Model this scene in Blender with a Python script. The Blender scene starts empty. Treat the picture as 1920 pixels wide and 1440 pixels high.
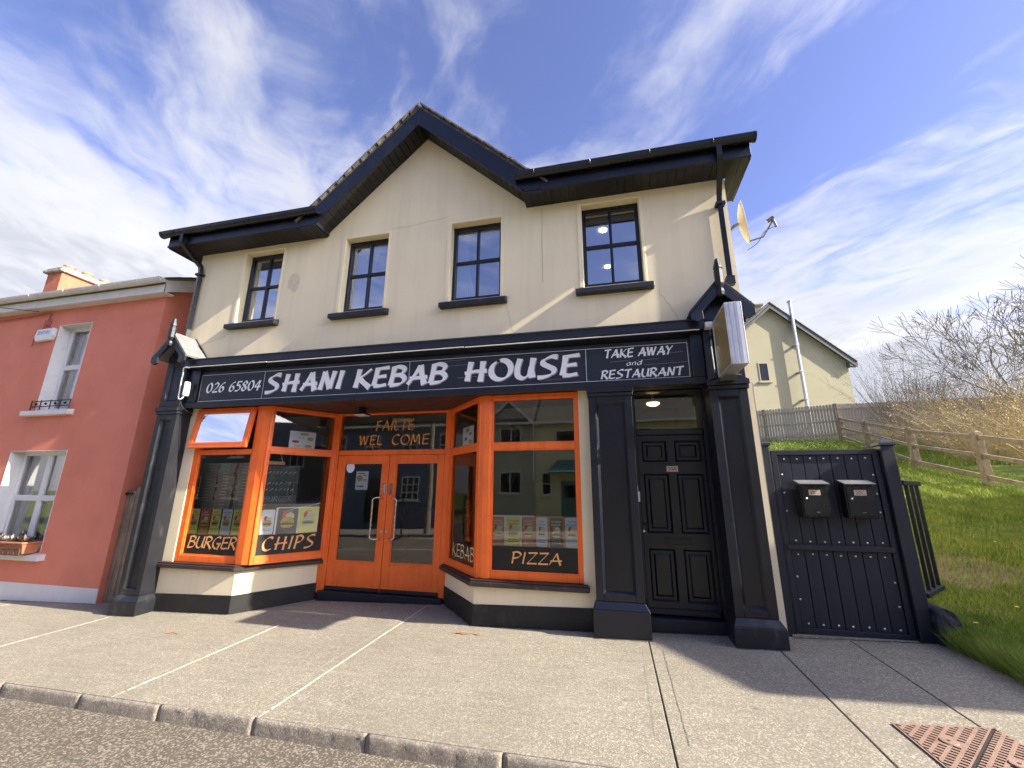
import bpy, bmesh, math, random
import numpy as np
from mathutils import Vector, Matrix
random.seed(11)
RNG = np.random.default_rng(5)
SC = bpy.context.scene
COL = SC.collection

# ------------------------------------------------------------------ camera
def make_camera():
    yaw, pit, rol = 0.232315, 0.251613, 0.0064637
    cy, sy, cp, sp = math.cos(yaw), math.sin(yaw), math.cos(pit), math.sin(pit)
    fw = Vector((-sy * cp, cy * cp, sp)); rt = Vector((cy, sy, 0)); up = rt.cross(fw)
    r2 = rt * math.cos(rol) + up * math.sin(rol); u2 = up * math.cos(rol) - rt * math.sin(rol)
    cam = bpy.data.cameras.new('camera')
    cam.sensor_fit = 'HORIZONTAL'; cam.sensor_width = 36.0
    cam.lens = 778.935 / 1920 * 36.0
    cam.clip_start = 0.05; cam.clip_end = 2000
    o = bpy.data.objects.new('camera', cam); COL.objects.link(o)
    m = Matrix((( r2.x, u2.x, -fw.x, 0.0), (r2.y, u2.y, -fw.y, -5.2), (r2.z, u2.z, -fw.z, 1.5), (0, 0, 0, 1)))
    o.matrix_world = m
    SC.camera = o
make_camera()

# ------------------------------------------------------------------ sun, sky, exposure
SUN = Vector((1.0, -0.10, 0.59)).normalized()
EXPOSURE = 2.5
SUN_STRENGTH = 2.3
SKY_STRENGTH = 0.05
CLOUD_L = 0.215
SC.view_settings.view_transform = 'Standard'
SC.view_settings.look = 'None'
SC.view_settings.exposure = EXPOSURE
SC.view_settings.gamma = 1.0
SC.view_settings.use_curve_mapping = False

sl = bpy.data.lights.new('sun', 'SUN'); sl.energy = SUN_STRENGTH; sl.angle = math.radians(0.53); sl.color = (1.0, 0.92, 0.78)
so = bpy.data.objects.new('sun', sl); COL.objects.link(so)
so.location = SUN * 60
so.rotation_euler = (-SUN).to_track_quat('-Z', 'Y').to_euler()

def make_world():
    w = bpy.data.worlds.new('World'); SC.world = w; w.use_nodes = True
    nt = w.node_tree; N = nt.nodes; L = nt.links; N.clear()
    out = N.new('ShaderNodeOutputWorld'); bg = N.new('ShaderNodeBackground')
    L.new(bg.outputs[0], out.inputs[0])
    sky = N.new('ShaderNodeTexSky'); sky.sky_type = 'NISHITA'; sky.sun_disc = False
    sky.sun_elevation = math.asin(SUN.z); sky.sun_rotation = math.atan2(SUN.x, SUN.y)
    sky.altitude = 50; sky.air_density = 1.0; sky.dust_density = 0.6; sky.ozone_density = 3.0
    tc = N.new('ShaderNodeTexCoord'); sep = N.new('ShaderNodeSeparateXYZ'); L.new(tc.outputs['Generated'], sep.inputs[0])
    def math_(op, a, b=None, c=None, clamp=False):
        n = N.new('ShaderNodeMath'); n.operation = op; n.use_clamp = clamp
        for i, v in enumerate((a, b, c)):
            if v is None: continue
            if isinstance(v, (int, float)): n.inputs[i].default_value = v
            else: L.new(v, n.inputs[i])
        return n.outputs[0]
    x, y, z = sep.outputs
    zz = math_('MAXIMUM', z, 0.10)
    ac = math_('DIVIDE', math_('ADD', math_('MULTIPLY', x, 0.78), math_('MULTIPLY', y, 0.625)), zz)
    al = math_('DIVIDE', math_('ADD', math_('MULTIPLY', x, -0.625), math_('MULTIPLY', y, 0.78)), zz)
    def noise(vec, scale, detail, rough, dist=0.0):
        n = N.new('ShaderNodeTexNoise'); n.inputs['Scale'].default_value = scale; n.inputs['Detail'].default_value = detail
        n.inputs['Roughness'].default_value = rough; n.inputs['Distortion'].default_value = dist
        L.new(vec, n.inputs['Vector']); return n.outputs['Fac']
    def vec(a, b, c=0.0):
        n = N.new('ShaderNodeCombineXYZ')
        for i, v in enumerate((a, b, c)):
            if isinstance(v, (int, float)): n.inputs[i].default_value = v
            else: L.new(v, n.inputs[i])
        return n.outputs[0]
    soft = noise(vec(math_('MULTIPLY', ac, 1.6), math_('MULTIPLY', al, 1.0), 3.1), 1.4, 3, 0.5)
    warp = math_('ADD', ac, math_('MULTIPLY', math_('SUBTRACT', soft, 0.5), 0.5))
    cur = N.new('ShaderNodeFloatCurve')
    cm = cur.mapping.curves[0]
    pts = [(-2.2, .36), (-1.6, .42), (-1.2, .26), (-.95, .28), (-.75, .24), (-.5, .14), (-.25, .38), (-.03, .32), (.18, .28), (.40, .15), (.58, .30), (.72, .54), (.84, .30), (1.05, .12), (1.28, .16), (1.5, .38), (1.8, .46), (2.4, .58), (4.0, .72)]
    for i, (px, py) in enumerate(pts):
        X = (px + 2.2) / 6.2
        if i == 0: cm.points[0].location = (X, py)
        elif i == len(pts) - 1: cm.points[1].location = (X, py)
        else: cm.points.new(X, py)
    cur.mapping.update()
    L.new(math_('DIVIDE', math_('ADD', warp, 2.2), 6.2, clamp=True), cur.inputs['Value'])
    streak = noise(vec(math_('MULTIPLY', warp, 2.7), math_('MULTIPLY', al, 2.0), 0.4), 1.4, 6, 0.54, 0.35)
    fine = noise(vec(math_('MULTIPLY', warp, 7.0), math_('MULTIPLY', al, 3.0), 7.7), 2.0, 6, 0.55, 0.1)
    left = math_('MULTIPLY', math_('SUBTRACT', al, 0.95), 0.60)
    left = math_('MINIMUM', math_('MAXIMUM', left, -0.06), 0.75)
    dens = math_('ADD', cur.outputs[0], left)
    dens = math_('ADD', dens, math_('MULTIPLY', math_('SUBTRACT', streak, 0.5), 1.3))
    dens = math_('ADD', dens, math_('MULTIPLY', math_('SUBTRACT', fine, 0.5), 0.5))
    hz = math_('SUBTRACT', 1.0, math_('DIVIDE', z, 0.42), clamp=True)
    dens = math_('ADD', dens, math_('MULTIPLY', hz, 0.35))
    ss = N.new('ShaderNodeMapRange'); ss.interpolation_type = 'SMOOTHSTEP'
    L.new(dens, ss.inputs['Value']); ss.inputs['From Min'].default_value = 0.10; ss.inputs['From Max'].default_value = 1.0
    cov = math_('MULTIPLY', ss.outputs[0], 0.92)
    # cloud colour: white, greyer in the thick parts
    shade = noise(vec(math_('MULTIPLY', ac, 1.2), math_('MULTIPLY', al, 0.9), 12.0), 1.3, 4, 0.5)
    thick = N.new('ShaderNodeMapRange'); L.new(math_('ADD', dens, math_('MULTIPLY', math_('SUBTRACT', shade, 0.5), 1.2)), thick.inputs['Value'])
    thick.inputs['From Min'].default_value = 0.52; thick.inputs['From Max'].default_value = 1.2
    cc = N.new('ShaderNodeMix'); cc.data_type = 'RGBA'
    L.new(thick.outputs[0], cc.inputs['Factor'])
    cc.inputs['A'].default_value = (CLOUD_L * 1.02, CLOUD_L * 1.0, CLOUD_L * 0.98, 1); cc.inputs['B'].default_value = (CLOUD_L * 0.62, CLOUD_L * 0.63, CLOUD_L * 0.67, 1)
    sc_ = N.new('ShaderNodeVectorMath'); sc_.operation = 'MULTIPLY'; L.new(sky.outputs[0], sc_.inputs[0])
    sc_.inputs[1].default_value = (SKY_STRENGTH * 1.0, SKY_STRENGTH * 0.82, SKY_STRENGTH * 1.02)
    # clouds brighten towards the sun; strong off-frame glow added to light the shaded facade
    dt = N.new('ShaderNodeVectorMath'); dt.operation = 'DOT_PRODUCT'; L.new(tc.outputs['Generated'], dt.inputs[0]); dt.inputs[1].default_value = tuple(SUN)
    fill_glow = math_('ADD', math_('MULTIPLY', math_('POWER', math_('MAXIMUM', dt.outputs['Value'], 0.0), 16.0), 36.0), 1.0)
    cs = N.new('ShaderNodeVectorMath'); cs.operation = 'SCALE'; L.new(cc.outputs['Result'], cs.inputs[0]); L.new(fill_glow, cs.inputs['Scale'])
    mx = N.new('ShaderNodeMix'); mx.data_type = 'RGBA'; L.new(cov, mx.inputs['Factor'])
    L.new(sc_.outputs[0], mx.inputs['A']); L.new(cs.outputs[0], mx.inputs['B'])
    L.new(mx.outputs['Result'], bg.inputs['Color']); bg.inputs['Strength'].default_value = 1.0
make_world()
SC.cycles.max_bounces = 8; SC.cycles.transparent_max_bounces = 12; SC.cycles.glossy_bounces = 3; SC.cycles.transmission_bounces = 4
SC.cycles.caustics_reflective = False; SC.cycles.caustics_refractive = False
SC.cycles.use_denoising = True
SC.cycles.sample_clamp_indirect = 6.0

# ------------------------------------------------------------------ materials
MATS = {}
def M(name, col, rough=0.6, var=0.12, scale=2.5, bump=0.0, bscale=60.0, metal=0.0, spec=0.5, col2=None, c2lo=0.55, c2hi=0.7, c2scale=6.0, c2stretch=(1, 1, 1), fine=0.0, fscale=120.0, rvar=0.08, bdist=0.01):
    m = bpy.data.materials.new(name); m.use_nodes = True; MATS[name] = m
    nt = m.node_tree; N = nt.nodes; L = nt.links
    b = N['Principled BSDF']; b.inputs['Roughness'].default_value = rough; b.inputs['Metallic'].default_value = metal
    b.inputs['Specular IOR Level'].default_value = spec
    tc = N.new('ShaderNodeTexCoord')
    def noise(sc, det=5, ro=0.6, stretch=None, w=0.0):
        n = N.new('ShaderNodeTexNoise'); n.inputs['Scale'].default_value = sc; n.inputs['Detail'].default_value = det; n.inputs['Roughness'].default_value = ro
        if stretch or w:
            mp = N.new('ShaderNodeMapping'); mp.inputs['Scale'].default_value = stretch or (1, 1, 1); mp.inputs['Location'].default_value = (w, w * 1.7, w * .6)
            L.new(tc.outputs['Object'], mp.inputs['Vector']); L.new(mp.outputs[0], n.inputs['Vector'])
        else: L.new(tc.outputs['Object'], n.inputs['Vector'])
        return n.outputs['Fac']
    def mul(a_col, fac, lo, hi):
        mr = N.new('ShaderNodeMapRange'); L.new(fac, mr.inputs['Value']); mr.inputs['From Min'].default_value = 0.28; mr.inputs['From Max'].default_value = 0.72
        mr.inputs['To Min'].default_value = lo; mr.inputs['To Max'].default_value = hi
        v = N.new('ShaderNodeVectorMath'); v.operation = 'SCALE'; L.new(mr.outputs[0], v.inputs['Scale'])
        if isinstance(a_col, tuple): v.inputs[0].default_value = a_col[:3]
        else: L.new(a_col, v.inputs[0])
        return v.outputs[0]
    c = tuple(col)
    if col2:
        f = noise(c2scale, 6, 0.65, c2stretch, 4.3)
        mr = N.new('ShaderNodeMapRange'); L.new(f, mr.inputs['Value']); mr.inputs['From Min'].default_value = c2lo; mr.inputs['From Max'].default_value = c2hi
        mx = N.new('ShaderNodeMix'); mx.data_type = 'RGBA'; L.new(mr.outputs[0], mx.inputs['Factor'])
        mx.inputs['A'].default_value = (*col, 1); mx.inputs['B'].default_value = (*col2, 1); c = mx.outputs['Result']
    c = mul(c, noise(scale), 1 - var, 1 + var)
    if fine: c = mul(c, noise(fscale, 3, 0.7), 1 - fine, 1 + fine)
    L.new(c, b.inputs['Base Color'])
    if rvar:
        mr = N.new('ShaderNodeMapRange'); L.new(noise(scale * 2.3, 6, 0.7, None, 2.0), mr.inputs['Value']); mr.inputs['To Min'].default_value = max(0.02, rough - rvar * 2); mr.inputs['To Max'].default_value = min(1, rough + rvar * 2)
        L.new(mr.outputs[0], b.inputs['Roughness'])
    if bump:
        bp = N.new('ShaderNodeBump'); bp.inputs['Strength'].default_value = bump; bp.inputs['Distance'].default_value = bdist
        L.new(noise(bscale, 4, 0.65), bp.inputs['Height']); L.new(bp.outputs[0], b.inputs['Normal'])
    return m

M('cream', (0.885, 0.765, 0.525), 0.88, 0.05, 0.9, 0.35, 140, spec=0.2, col2=(0.80, 0.69, 0.48), c2lo=.48, c2hi=.72, c2scale=1.5, c2stretch=(2.6, 1, .16), fine=0.05, fscale=220, bdist=.004)
M('patch', (0.72, 0.61, 0.43), .9, .12, 12, .4, 90)
M('cream_trim', (0.90, 0.79, 0.53), 0.8, 0.05, 2, 0.2, 120, spec=.25, bdist=.003)
M('navy', (0.0042, 0.0056, 0.0135), 0.33, 0.25, 3, 0.25, 90, col2=(0.012, 0.012, 0.013), c2lo=.52, c2hi=.72, c2scale=4, c2stretch=(1, 1, .35), bdist=.003, rvar=.06)
M('navy_worn', (0.0105, 0.0115, 0.016), 0.46, 0.3, 3, 0.4, 70, col2=(0.085, 0.083, 0.078), c2lo=.56, c2hi=.86, c2scale=7, c2stretch=(1, 1, .4), bdist=.004)
M('navy_gate', (0.0068, 0.0095, 0.0215), 0.50, 0.25, 2.5, 0.4, 50, col2=(0.017, 0.019, 0.027), c2lo=.5, c2hi=.75, c2scale=5, c2stretch=(3, 1, .3), bdist=.003)
M('black_plinth', (0.014, 0.013, 0.012), 0.72, 0.25, 3, 0.5, 90, col2=(0.05, 0.047, 0.042), c2lo=.55, c2hi=.8, c2scale=4, bdist=.004)
M('black_plastic', (0.006, 0.0063, 0.0085), 0.30, 0.2, 3, 0, col2=(0.028, 0.028, 0.03), c2lo=.5, c2hi=.8, c2scale=3)
M('soffit', (0.010, 0.009, 0.0085), 0.55, 0.25, 4)
M('orange', (0.97, 0.175, 0.024), 0.42, 0.10, 4, 0.25, 70, col2=(0.82, 0.135, 0.02), c2lo=.5, c2hi=.78, c2scale=7, c2stretch=(3, 3, .25), bdist=.002, rvar=.12)
M('threshold', (0.010, 0.011, 0.020), 0.45, 0.3, 4, 0.2, 50)
M('sill_brown', (0.040, 0.024, 0.022), 0.5, 0.3, 6, 0.4, 80, col2=(0.12, 0.10, 0.09), c2lo=.58, c2hi=.8, c2scale=9, bdist=.004)
M('sign_panel', (0.012, 0.0145, 0.024), 0.42, 0.18, 2, 0.1, 40, col2=(0.02, 0.023, 0.033), c2lo=.5, c2hi=.8, c2scale=2.5)
M('white_letter', (0.92, 0.92, 0.93), 0.5, 0.04, 8)
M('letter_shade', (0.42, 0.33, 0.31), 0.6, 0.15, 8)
M('white_line', (0.70, 0.70, 0.70), 0.6, 0.15, 9)
M('orange_letter', (0.92, 0.44, 0.15), 0.6, 0.10, 12)
M('orange_letter2', (0.90, 0.34, 0.07), 0.6, 0.15, 12)
M('cream_letter', (0.72, 0.52, 0.27), 0.6, 0.10, 12)
M('film', (0.007, 0.0065, 0.006), 0.5, 0.4, 6, 0.15, 20)
M('white_pvc', (0.74, 0.74, 0.73), 0.35, 0.05, 3)
M('white_dirty', (0.66, 0.655, 0.63), 0.5, 0.10, 3, 0.1, 40, col2=(0.42, 0.40, 0.36), c2lo=.58, c2hi=.8, c2scale=6)
M('white_wash', (0.74, 0.735, 0.72), 0.8, 0.06, 4, 0.4, 60, col2=(0.55, 0.52, 0.47), c2lo=.6, c2hi=.8, c2scale=6)
M('red_wall', (0.74, 0.255, 0.170), 0.85, 0.05, 1.5, 0.35, 120, col2=(0.66, 0.22, 0.147), c2lo=.45, c2hi=.75, c2scale=1.3, spec=.2, fine=.04, fscale=160, bdist=.004)
M('chimney_orange', (0.50, 0.15, 0.078), 0.85, 0.12, 4, 0.4, 40, col2=(0.30, 0.095, 0.055), c2lo=.55, c2hi=.75, c2scale=5)
M('lichen_stone', (0.33, 0.30, 0.24), 0.9, 0.3, 9, 0.8, 35, col2=(0.50, 0.47, 0.36), c2lo=.5, c2hi=.65, c2scale=14, bdist=.02)
M('terracotta', (0.52, 0.25, 0.15), 0.8, 0.15, 6, 0.3, 40)
M('clay_pot', (0.45, 0.17, 0.08), 0.75, 0.15, 8, 0.3, 40)
M('roof_tile', (0.11, 0.10, 0.085), 0.85, 0.25, 6, 0.6, 60, col2=(0.26, 0.23, 0.17), c2lo=.5, c2hi=.7, c2scale=12, bdist=.01)
M('slate', (0.085, 0.085, 0.09), 0.7, 0.25, 5, 0.3, 40)
M('slate_brown', (0.17, 0.155, 0.13), 0.7, 0.25, 5, 0.3, 40)
M('steel', (0.60, 0.60, 0.59), 0.28, 0.05, 6, 0, metal=1.0)
M('galv', (0.45, 0.46, 0.47), 0.38, 0.12, 6, 0, metal=0.9)
M('aluminium', (0.70, 0.70, 0.70), 0.42, 0.12, 5, 0, metal=0.55, col2=(0.42, 0.40, 0.37), c2lo=.55, c2hi=.8, c2scale=8, c2stretch=(1, 1, .3))
M('lightbox_face', (0.34, 0.26, 0.10), 0.35, 0.15, 2.5, 0, col2=(0.25, 0.19, 0.08), c2lo=.45, c2hi=.7, c2scale=2)
M('lightbox_band', (0.36, 0.37, 0.47), 0.4, 0.1, 5)
M('dish', (0.44, 0.41, 0.34), 0.55, 0.12, 5)
M('grey_metal', (0.20, 0.20, 0.21), 0.5, 0.15, 5, metal=.4)
M('brass', (0.62, 0.50, 0.32), 0.35, 0.1, 5, metal=.7)
M('plate_beige', (0.60, 0.46, 0.32), 0.6, 0.06, 10)
M('ink', (0.012, 0.012, 0.012), 0.6, 0.1, 10)
M('concrete_post', (0.30, 0.28, 0.24), 0.95, 0.2, 8, 0.9, 60, col2=(0.14, 0.13, 0.11), c2lo=.5, c2hi=.65, c2scale=30, bdist=.01)
M('old_timber', (0.27, 0.205, 0.14), 0.9, 0.25, 6, 0.5, 40, col2=(0.11, 0.085, 0.065), c2lo=.45, c2hi=.7, c2scale=8, c2stretch=(4, 4, .3))
M('fence_grey', (0.47, 0.405, 0.34), 0.9, 0.22, 4, 0.4, 40, col2=(0.34, 0.295, 0.25), c2lo=.45, c2hi=.7, c2scale=5, c2stretch=(4, 4, .4))
M('fence_brown', (0.30, 0.235, 0.165), 0.9, 0.2, 4, 0.5, 40, col2=(0.15, 0.11, 0.08), c2lo=.45, c2hi=.72, c2scale=6, c2stretch=(1, 1, 1))
M('house_cream', (0.40, 0.368, 0.255), 0.88, 0.05, .8, .2, 60, spec=.2)
M('cardboard', (0.66, 0.48, 0.32), 0.85, 0.12, 5)
M('cardboard_grey', (0.55, 0.46, 0.37), 0.85, 0.12, 5)
M('room_green', (0.17, 0.20, 0.175), 0.9, 0.12, 1.2)
M('room_floor', (0.09, 0.06, 0.045), 0.5, 0.25, 3)
M('room_red', (0.16, 0.03, 0.02), 0.6, 0.2, 2)
M('room_up', (0.11, 0.12, 0.14), 0.9, 0.1, 1)
M('ceiling_white', (0.50, 0.48, 0.43), 0.9, 0.04, 1)
M('canopy', (0.075, 0.026, 0.018), 0.55, 0.3, 3)
M('curtain', (0.88, 0.88, 0.90), 0.9, 0.05, 5)
M('chalkboard', (0.045, 0.055, 0.055), 0.7, 0.3, 6, 0, col2=(0.12, 0.13, 0.13), c2lo=.5, c2hi=.8, c2scale=7)
M('chalk', (0.33, 0.35, 0.35), 0.9, 0.2, 10)
M('green_note', (0.38, 0.62, 0.45), 0.8, 0.05, 5)
M('paper', (0.90, 0.91, 0.93), 0.7, 0.03, 6)
M('p_yellow', (0.90, 0.83, 0.17), 0.6, 0.05, 6)
M('p_red', (0.62, 0.12, 0.05), 0.6, 0.08, 6)
M('p_blue', (0.76, 0.84, 0.95), 0.6, 0.04, 6)
M('p_black', (0.020, 0.020, 0.019), 0.5, 0.2, 6)
M('p_rust', (0.66, 0.22, 0.08), 0.6, 0.1, 6)
M('bun', (0.66, 0.42, 0.12), 0.7, 0.15, 30)
M('bun_pale', (0.74, 0.66, 0.40), 0.7, 0.12, 30)
M('tomato', (0.55, 0.06, 0.03), 0.6, 0.2, 30)
M('lettuce', (0.32, 0.42, 0.10), 0.7, 0.3, 40)
M('patty', (0.10, 0.05, 0.025), 0.8, 0.2, 30)
M('ink_blue', (0.10, 0.16, 0.42), 0.6, 0.1, 10)
M('ink_red', (0.40, 0.03, 0.03), 0.6, 0.1, 10)
M('yellow_text', (0.80, 0.72, 0.18), 0.6, 0.05, 10)
M('twig', (0.24, 0.20, 0.165), 0.9, 0.25, 3)
M('twig_far', (0.14, 0.115, 0.10), 0.9, 0.2, 3)
M('tan_stem', (0.52, 0.42, 0.26), 0.9, 0.25, 2)
M('tan_leaf', (0.62, 0.49, 0.25), 0.85, 0.3, 3, col2=(0.44, 0.33, 0.16), c2lo=.45, c2hi=.65, c2scale=2)
M('pinkish_leaf', (0.42, 0.33, 0.30), 0.8, 0.3, 20)
M('plant_dark', (0.07, 0.05, 0.03), 0.9, 0.3, 12)
M('dandelion', (0.85, 0.60, 0.05), 0.7, 0.1, 8)
M('paint_mark', (0.50, 0.24, 0.12), 0.9, 0.2, 14, .3, 120)
M('iron_rust', (0.30, 0.19, 0.14), 0.75, 0.14, 9, 0.3, 90, col2=(0.22, 0.132, 0.095), c2lo=.5, c2hi=.7, c2scale=14)
M('iron_dark', (0.035, 0.025, 0.022), 0.9, 0.2, 9)
M('house_green', (0.46, 0.48, 0.37), 0.88, 0.05, 1)
M('house_yellow', (0.76, 0.71, 0.45), 0.88, 0.05, 1)
M('house_blue', (0.12, 0.15, 0.22), 0.85, 0.06, 1)
M('house_dark', (0.075, 0.085, 0.085), 0.88, 0.06, 1)
M('house_brown', (0.13, 0.115, 0.10), 0.88, 0.06, 1)
M('teal', (0.10, 0.22, 0.22), 0.5, 0.1, 3)
M('van_white', (0.75, 0.75, 0.75), 0.3, 0.03, 2)
M('dark_glass', (0.012, 0.014, 0.017), 0.06, 0.2, 2, rvar=0)
M('pole_wood', (0.20, 0.17, 0.13), 0.9, 0.2, 4)
M('cable', (0.02, 0.02, 0.02), 0.6, 0.1, 4)
M('red_cable', (0.36, 0.10, 0.075), 0.6, 0.1, 4)
M('flue', (0.52, 0.53, 0.55), 0.35, 0.08, 5, metal=.8)

def glass_mat(name, refl, tint=(1, 1, 1)):
    m = bpy.data.materials.new(name); m.use_nodes = True; MATS[name] = m
    nt = m.node_tree; N = nt.nodes; L = nt.links; N.clear()
    out = N.new('ShaderNodeOutputMaterial'); mix = N.new('ShaderNodeMixShader'); tr = N.new('ShaderNodeBsdfTransparent'); gl = N.new('ShaderNodeBsdfGlossy')
    tr.inputs[0].default_value = (*tint, 1); gl.inputs['Roughness'].default_value = 0.015
    tc = N.new('ShaderNodeTexCoord'); ns = N.new('ShaderNodeTexNoise'); ns.inputs['Scale'].default_value = 1.6; ns.inputs['Detail'].default_value = 1
    L.new(tc.outputs['Object'], ns.inputs['Vector'])
    bp = N.new('ShaderNodeBump'); bp.inputs['Strength'].default_value = 0.05; bp.inputs['Distance'].default_value = 0.02; L.new(ns.outputs['Fac'], bp.inputs['Height']); L.new(bp.outputs[0], gl.inputs['Normal'])
    lw = N.new('ShaderNodeFresnel'); lw.inputs['IOR'].default_value = 1.5
    ad = N.new('ShaderNodeMath'); ad.operation = 'ADD'; ad.use_clamp = True; ad.inputs[1].default_value = refl; L.new(lw.outputs[0], ad.inputs[0])
    L.new(ad.outputs[0], mix.inputs[0]); L.new(tr.outputs[0], mix.inputs[1]); L.new(gl.outputs[0], mix.inputs[2]); L.new(mix.outputs[0], out.inputs[0])
glass_mat('glass_shop', 0.105, (0.95, 0.98, 0.965))
glass_mat('glass_up', 0.52, (0.85, 0.9, 1.0))
glass_mat('glass_red', 0.22, (0.9, 0.95, 0.95))

def emit_mat(name, col, s):
    m = bpy.data.materials.new(name); m.use_nodes = True; MATS[name] = m
    b = m.node_tree.nodes['Principled BSDF']; b.inputs['Base Color'].default_value = (*col, 1); b.inputs['Emission Color'].default_value = (*col, 1); b.inputs['Emission Strength'].default_value = s
emit_mat('lamp_warm', (1.0, 0.62, 0.28), 1.1)
emit_mat('lamp_white', (1.0, 0.97, 0.9), 6.0)

def nodes_of(m): return m.node_tree.nodes, m.node_tree.links
def ground_mat(name, base, light, dark, speck_scale, road=False):
    m = bpy.data.materials.new(name); m.use_nodes = True; MATS[name] = m
    N, L = nodes_of(m); b = N['Principled BSDF']; b.inputs['Roughness'].default_value = 0.9; b.inputs['Specular IOR Level'].default_value = 0.25
    tc = N.new('ShaderNodeTexCoord')
    def noise(sc, det, ro, loc=0.0, st=(1, 1, 1)):
        mp = N.new('ShaderNodeMapping'); mp.inputs['Location'].default_value = (loc, loc, 0); mp.inputs['Scale'].default_value = st; L.new(tc.outputs['Object'], mp.inputs['Vector'])
        n = N.new('ShaderNodeTexNoise'); n.inputs['Scale'].default_value = sc; n.inputs['Detail'].default_value = det; n.inputs['Roughness'].default_value = ro; L.new(mp.outputs[0], n.inputs['Vector']); return n.outputs['Fac']
    vo = N.new('ShaderNodeTexVoronoi'); vo.inputs['Scale'].default_value = speck_scale; L.new(tc.outputs['Object'], vo.inputs['Vector'])
    sp = N.new('ShaderNodeSeparateColor'); L.new(vo.outputs['Color'], sp.inputs[0])
    def mixc(fac, a, bb):
        mx = N.new('ShaderNodeMix'); mx.data_type = 'RGBA'; L.new(fac, mx.inputs['Factor'])
        for k, v in (('A', a), ('B', bb)):
            if isinstance(v, tuple): mx.inputs[k].default_value = (*v, 1)
            else: L.new(v, mx.inputs[k])
        return mx.outputs['Result']
    def rng(f, lo, hi, a=0.0, c=1.0):
        mr = N.new('ShaderNodeMapRange'); L.new(f, mr.inputs['Value']); mr.inputs['From Min'].default_value = lo; mr.inputs['From Max'].default_value = hi; mr.inputs['To Min'].default_value = a; mr.inputs['To Max'].default_value = c; return mr.outputs[0]
    c = mixc(rng(noise(1.3, 6, .65), .35, .7), base, tuple(v * 0.86 for v in base))
    c = mixc(rng(noise(speck_scale * .8, 3, .7, 3.0), .50, .68), c, dark)
    c = mixc(rng(sp.outputs[0], .74 if not road else .70, .80 if not road else .78), c, light)
    # grime streaks and faint brushing running along the walkway
    c = mixc(rng(noise(3.0, 5, .7, 8.0), .60, .80, 0, .35), c, tuple(v * .55 for v in base))
    if not road:
        v2 = N.new('ShaderNodeTexVoronoi'); v2.inputs['Scale'].default_value = 3.2; v2.inputs['Randomness'].default_value = 1.0; L.new(tc.outputs['Object'], v2.inputs['Vector'])
        c = mixc(rng(v2.outputs['Distance'], .045, .075, .55, 0.0), c, tuple(v * .45 for v in base))
        c = mixc(rng(noise(.55, 5, .7, 5.0), .42, .72, 0, .45), c, tuple(v * .66 for v in base))
    br = N.new('ShaderNodeVectorMath'); br.operation = 'SCALE'; L.new(c, br.inputs[0])
    L.new(rng(noise(14, 3, .6, 1.0, (.15, 1, 1)), .3, .7, .93, 1.07), br.inputs['Scale'])
    L.new(br.outputs[0], b.inputs['Base Color'])
    bp = N.new('ShaderNodeBump'); bp.inputs['Strength'].default_value = 0.55 if not road else 0.9; bp.inputs['Distance'].default_value = 0.006 if not road else 0.012
    hh = N.new('ShaderNodeMath'); hh.operation = 'ADD'; L.new(sp.outputs[0], hh.inputs[0]); L.new(noise(speck_scale * 1.6, 3, .6), hh.inputs[1])
    L.new(hh.outputs[0], bp.inputs['Height']); L.new(bp.outputs[0], b.inputs['Normal'])
    return m
ground_mat('pavement', (0.30, 0.27, 0.21), (0.42, 0.38, 0.30), (0.16, 0.138, 0.102), 115)
ground_mat('kerb', (0.29, 0.25, 0.205), (0.40, 0.355, 0.29), (0.15, 0.125, 0.10), 120)
ground_mat('road', (0.165, 0.138, 0.105), (0.33, 0.29, 0.23), (0.075, 0.062, 0.048), 85, True)
M('joint_light', (0.46, 0.43, 0.36), 0.9, 0.25, 14)
M('dirt', (0.075, 0.064, 0.048), 0.95, 0.4, 18)
M('joint_mid', (0.17, 0.155, 0.125), 0.95, 0.3, 14)
M('joint_dark', (0.07, 0.07, 0.055), 0.95, 0.3, 14)

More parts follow.
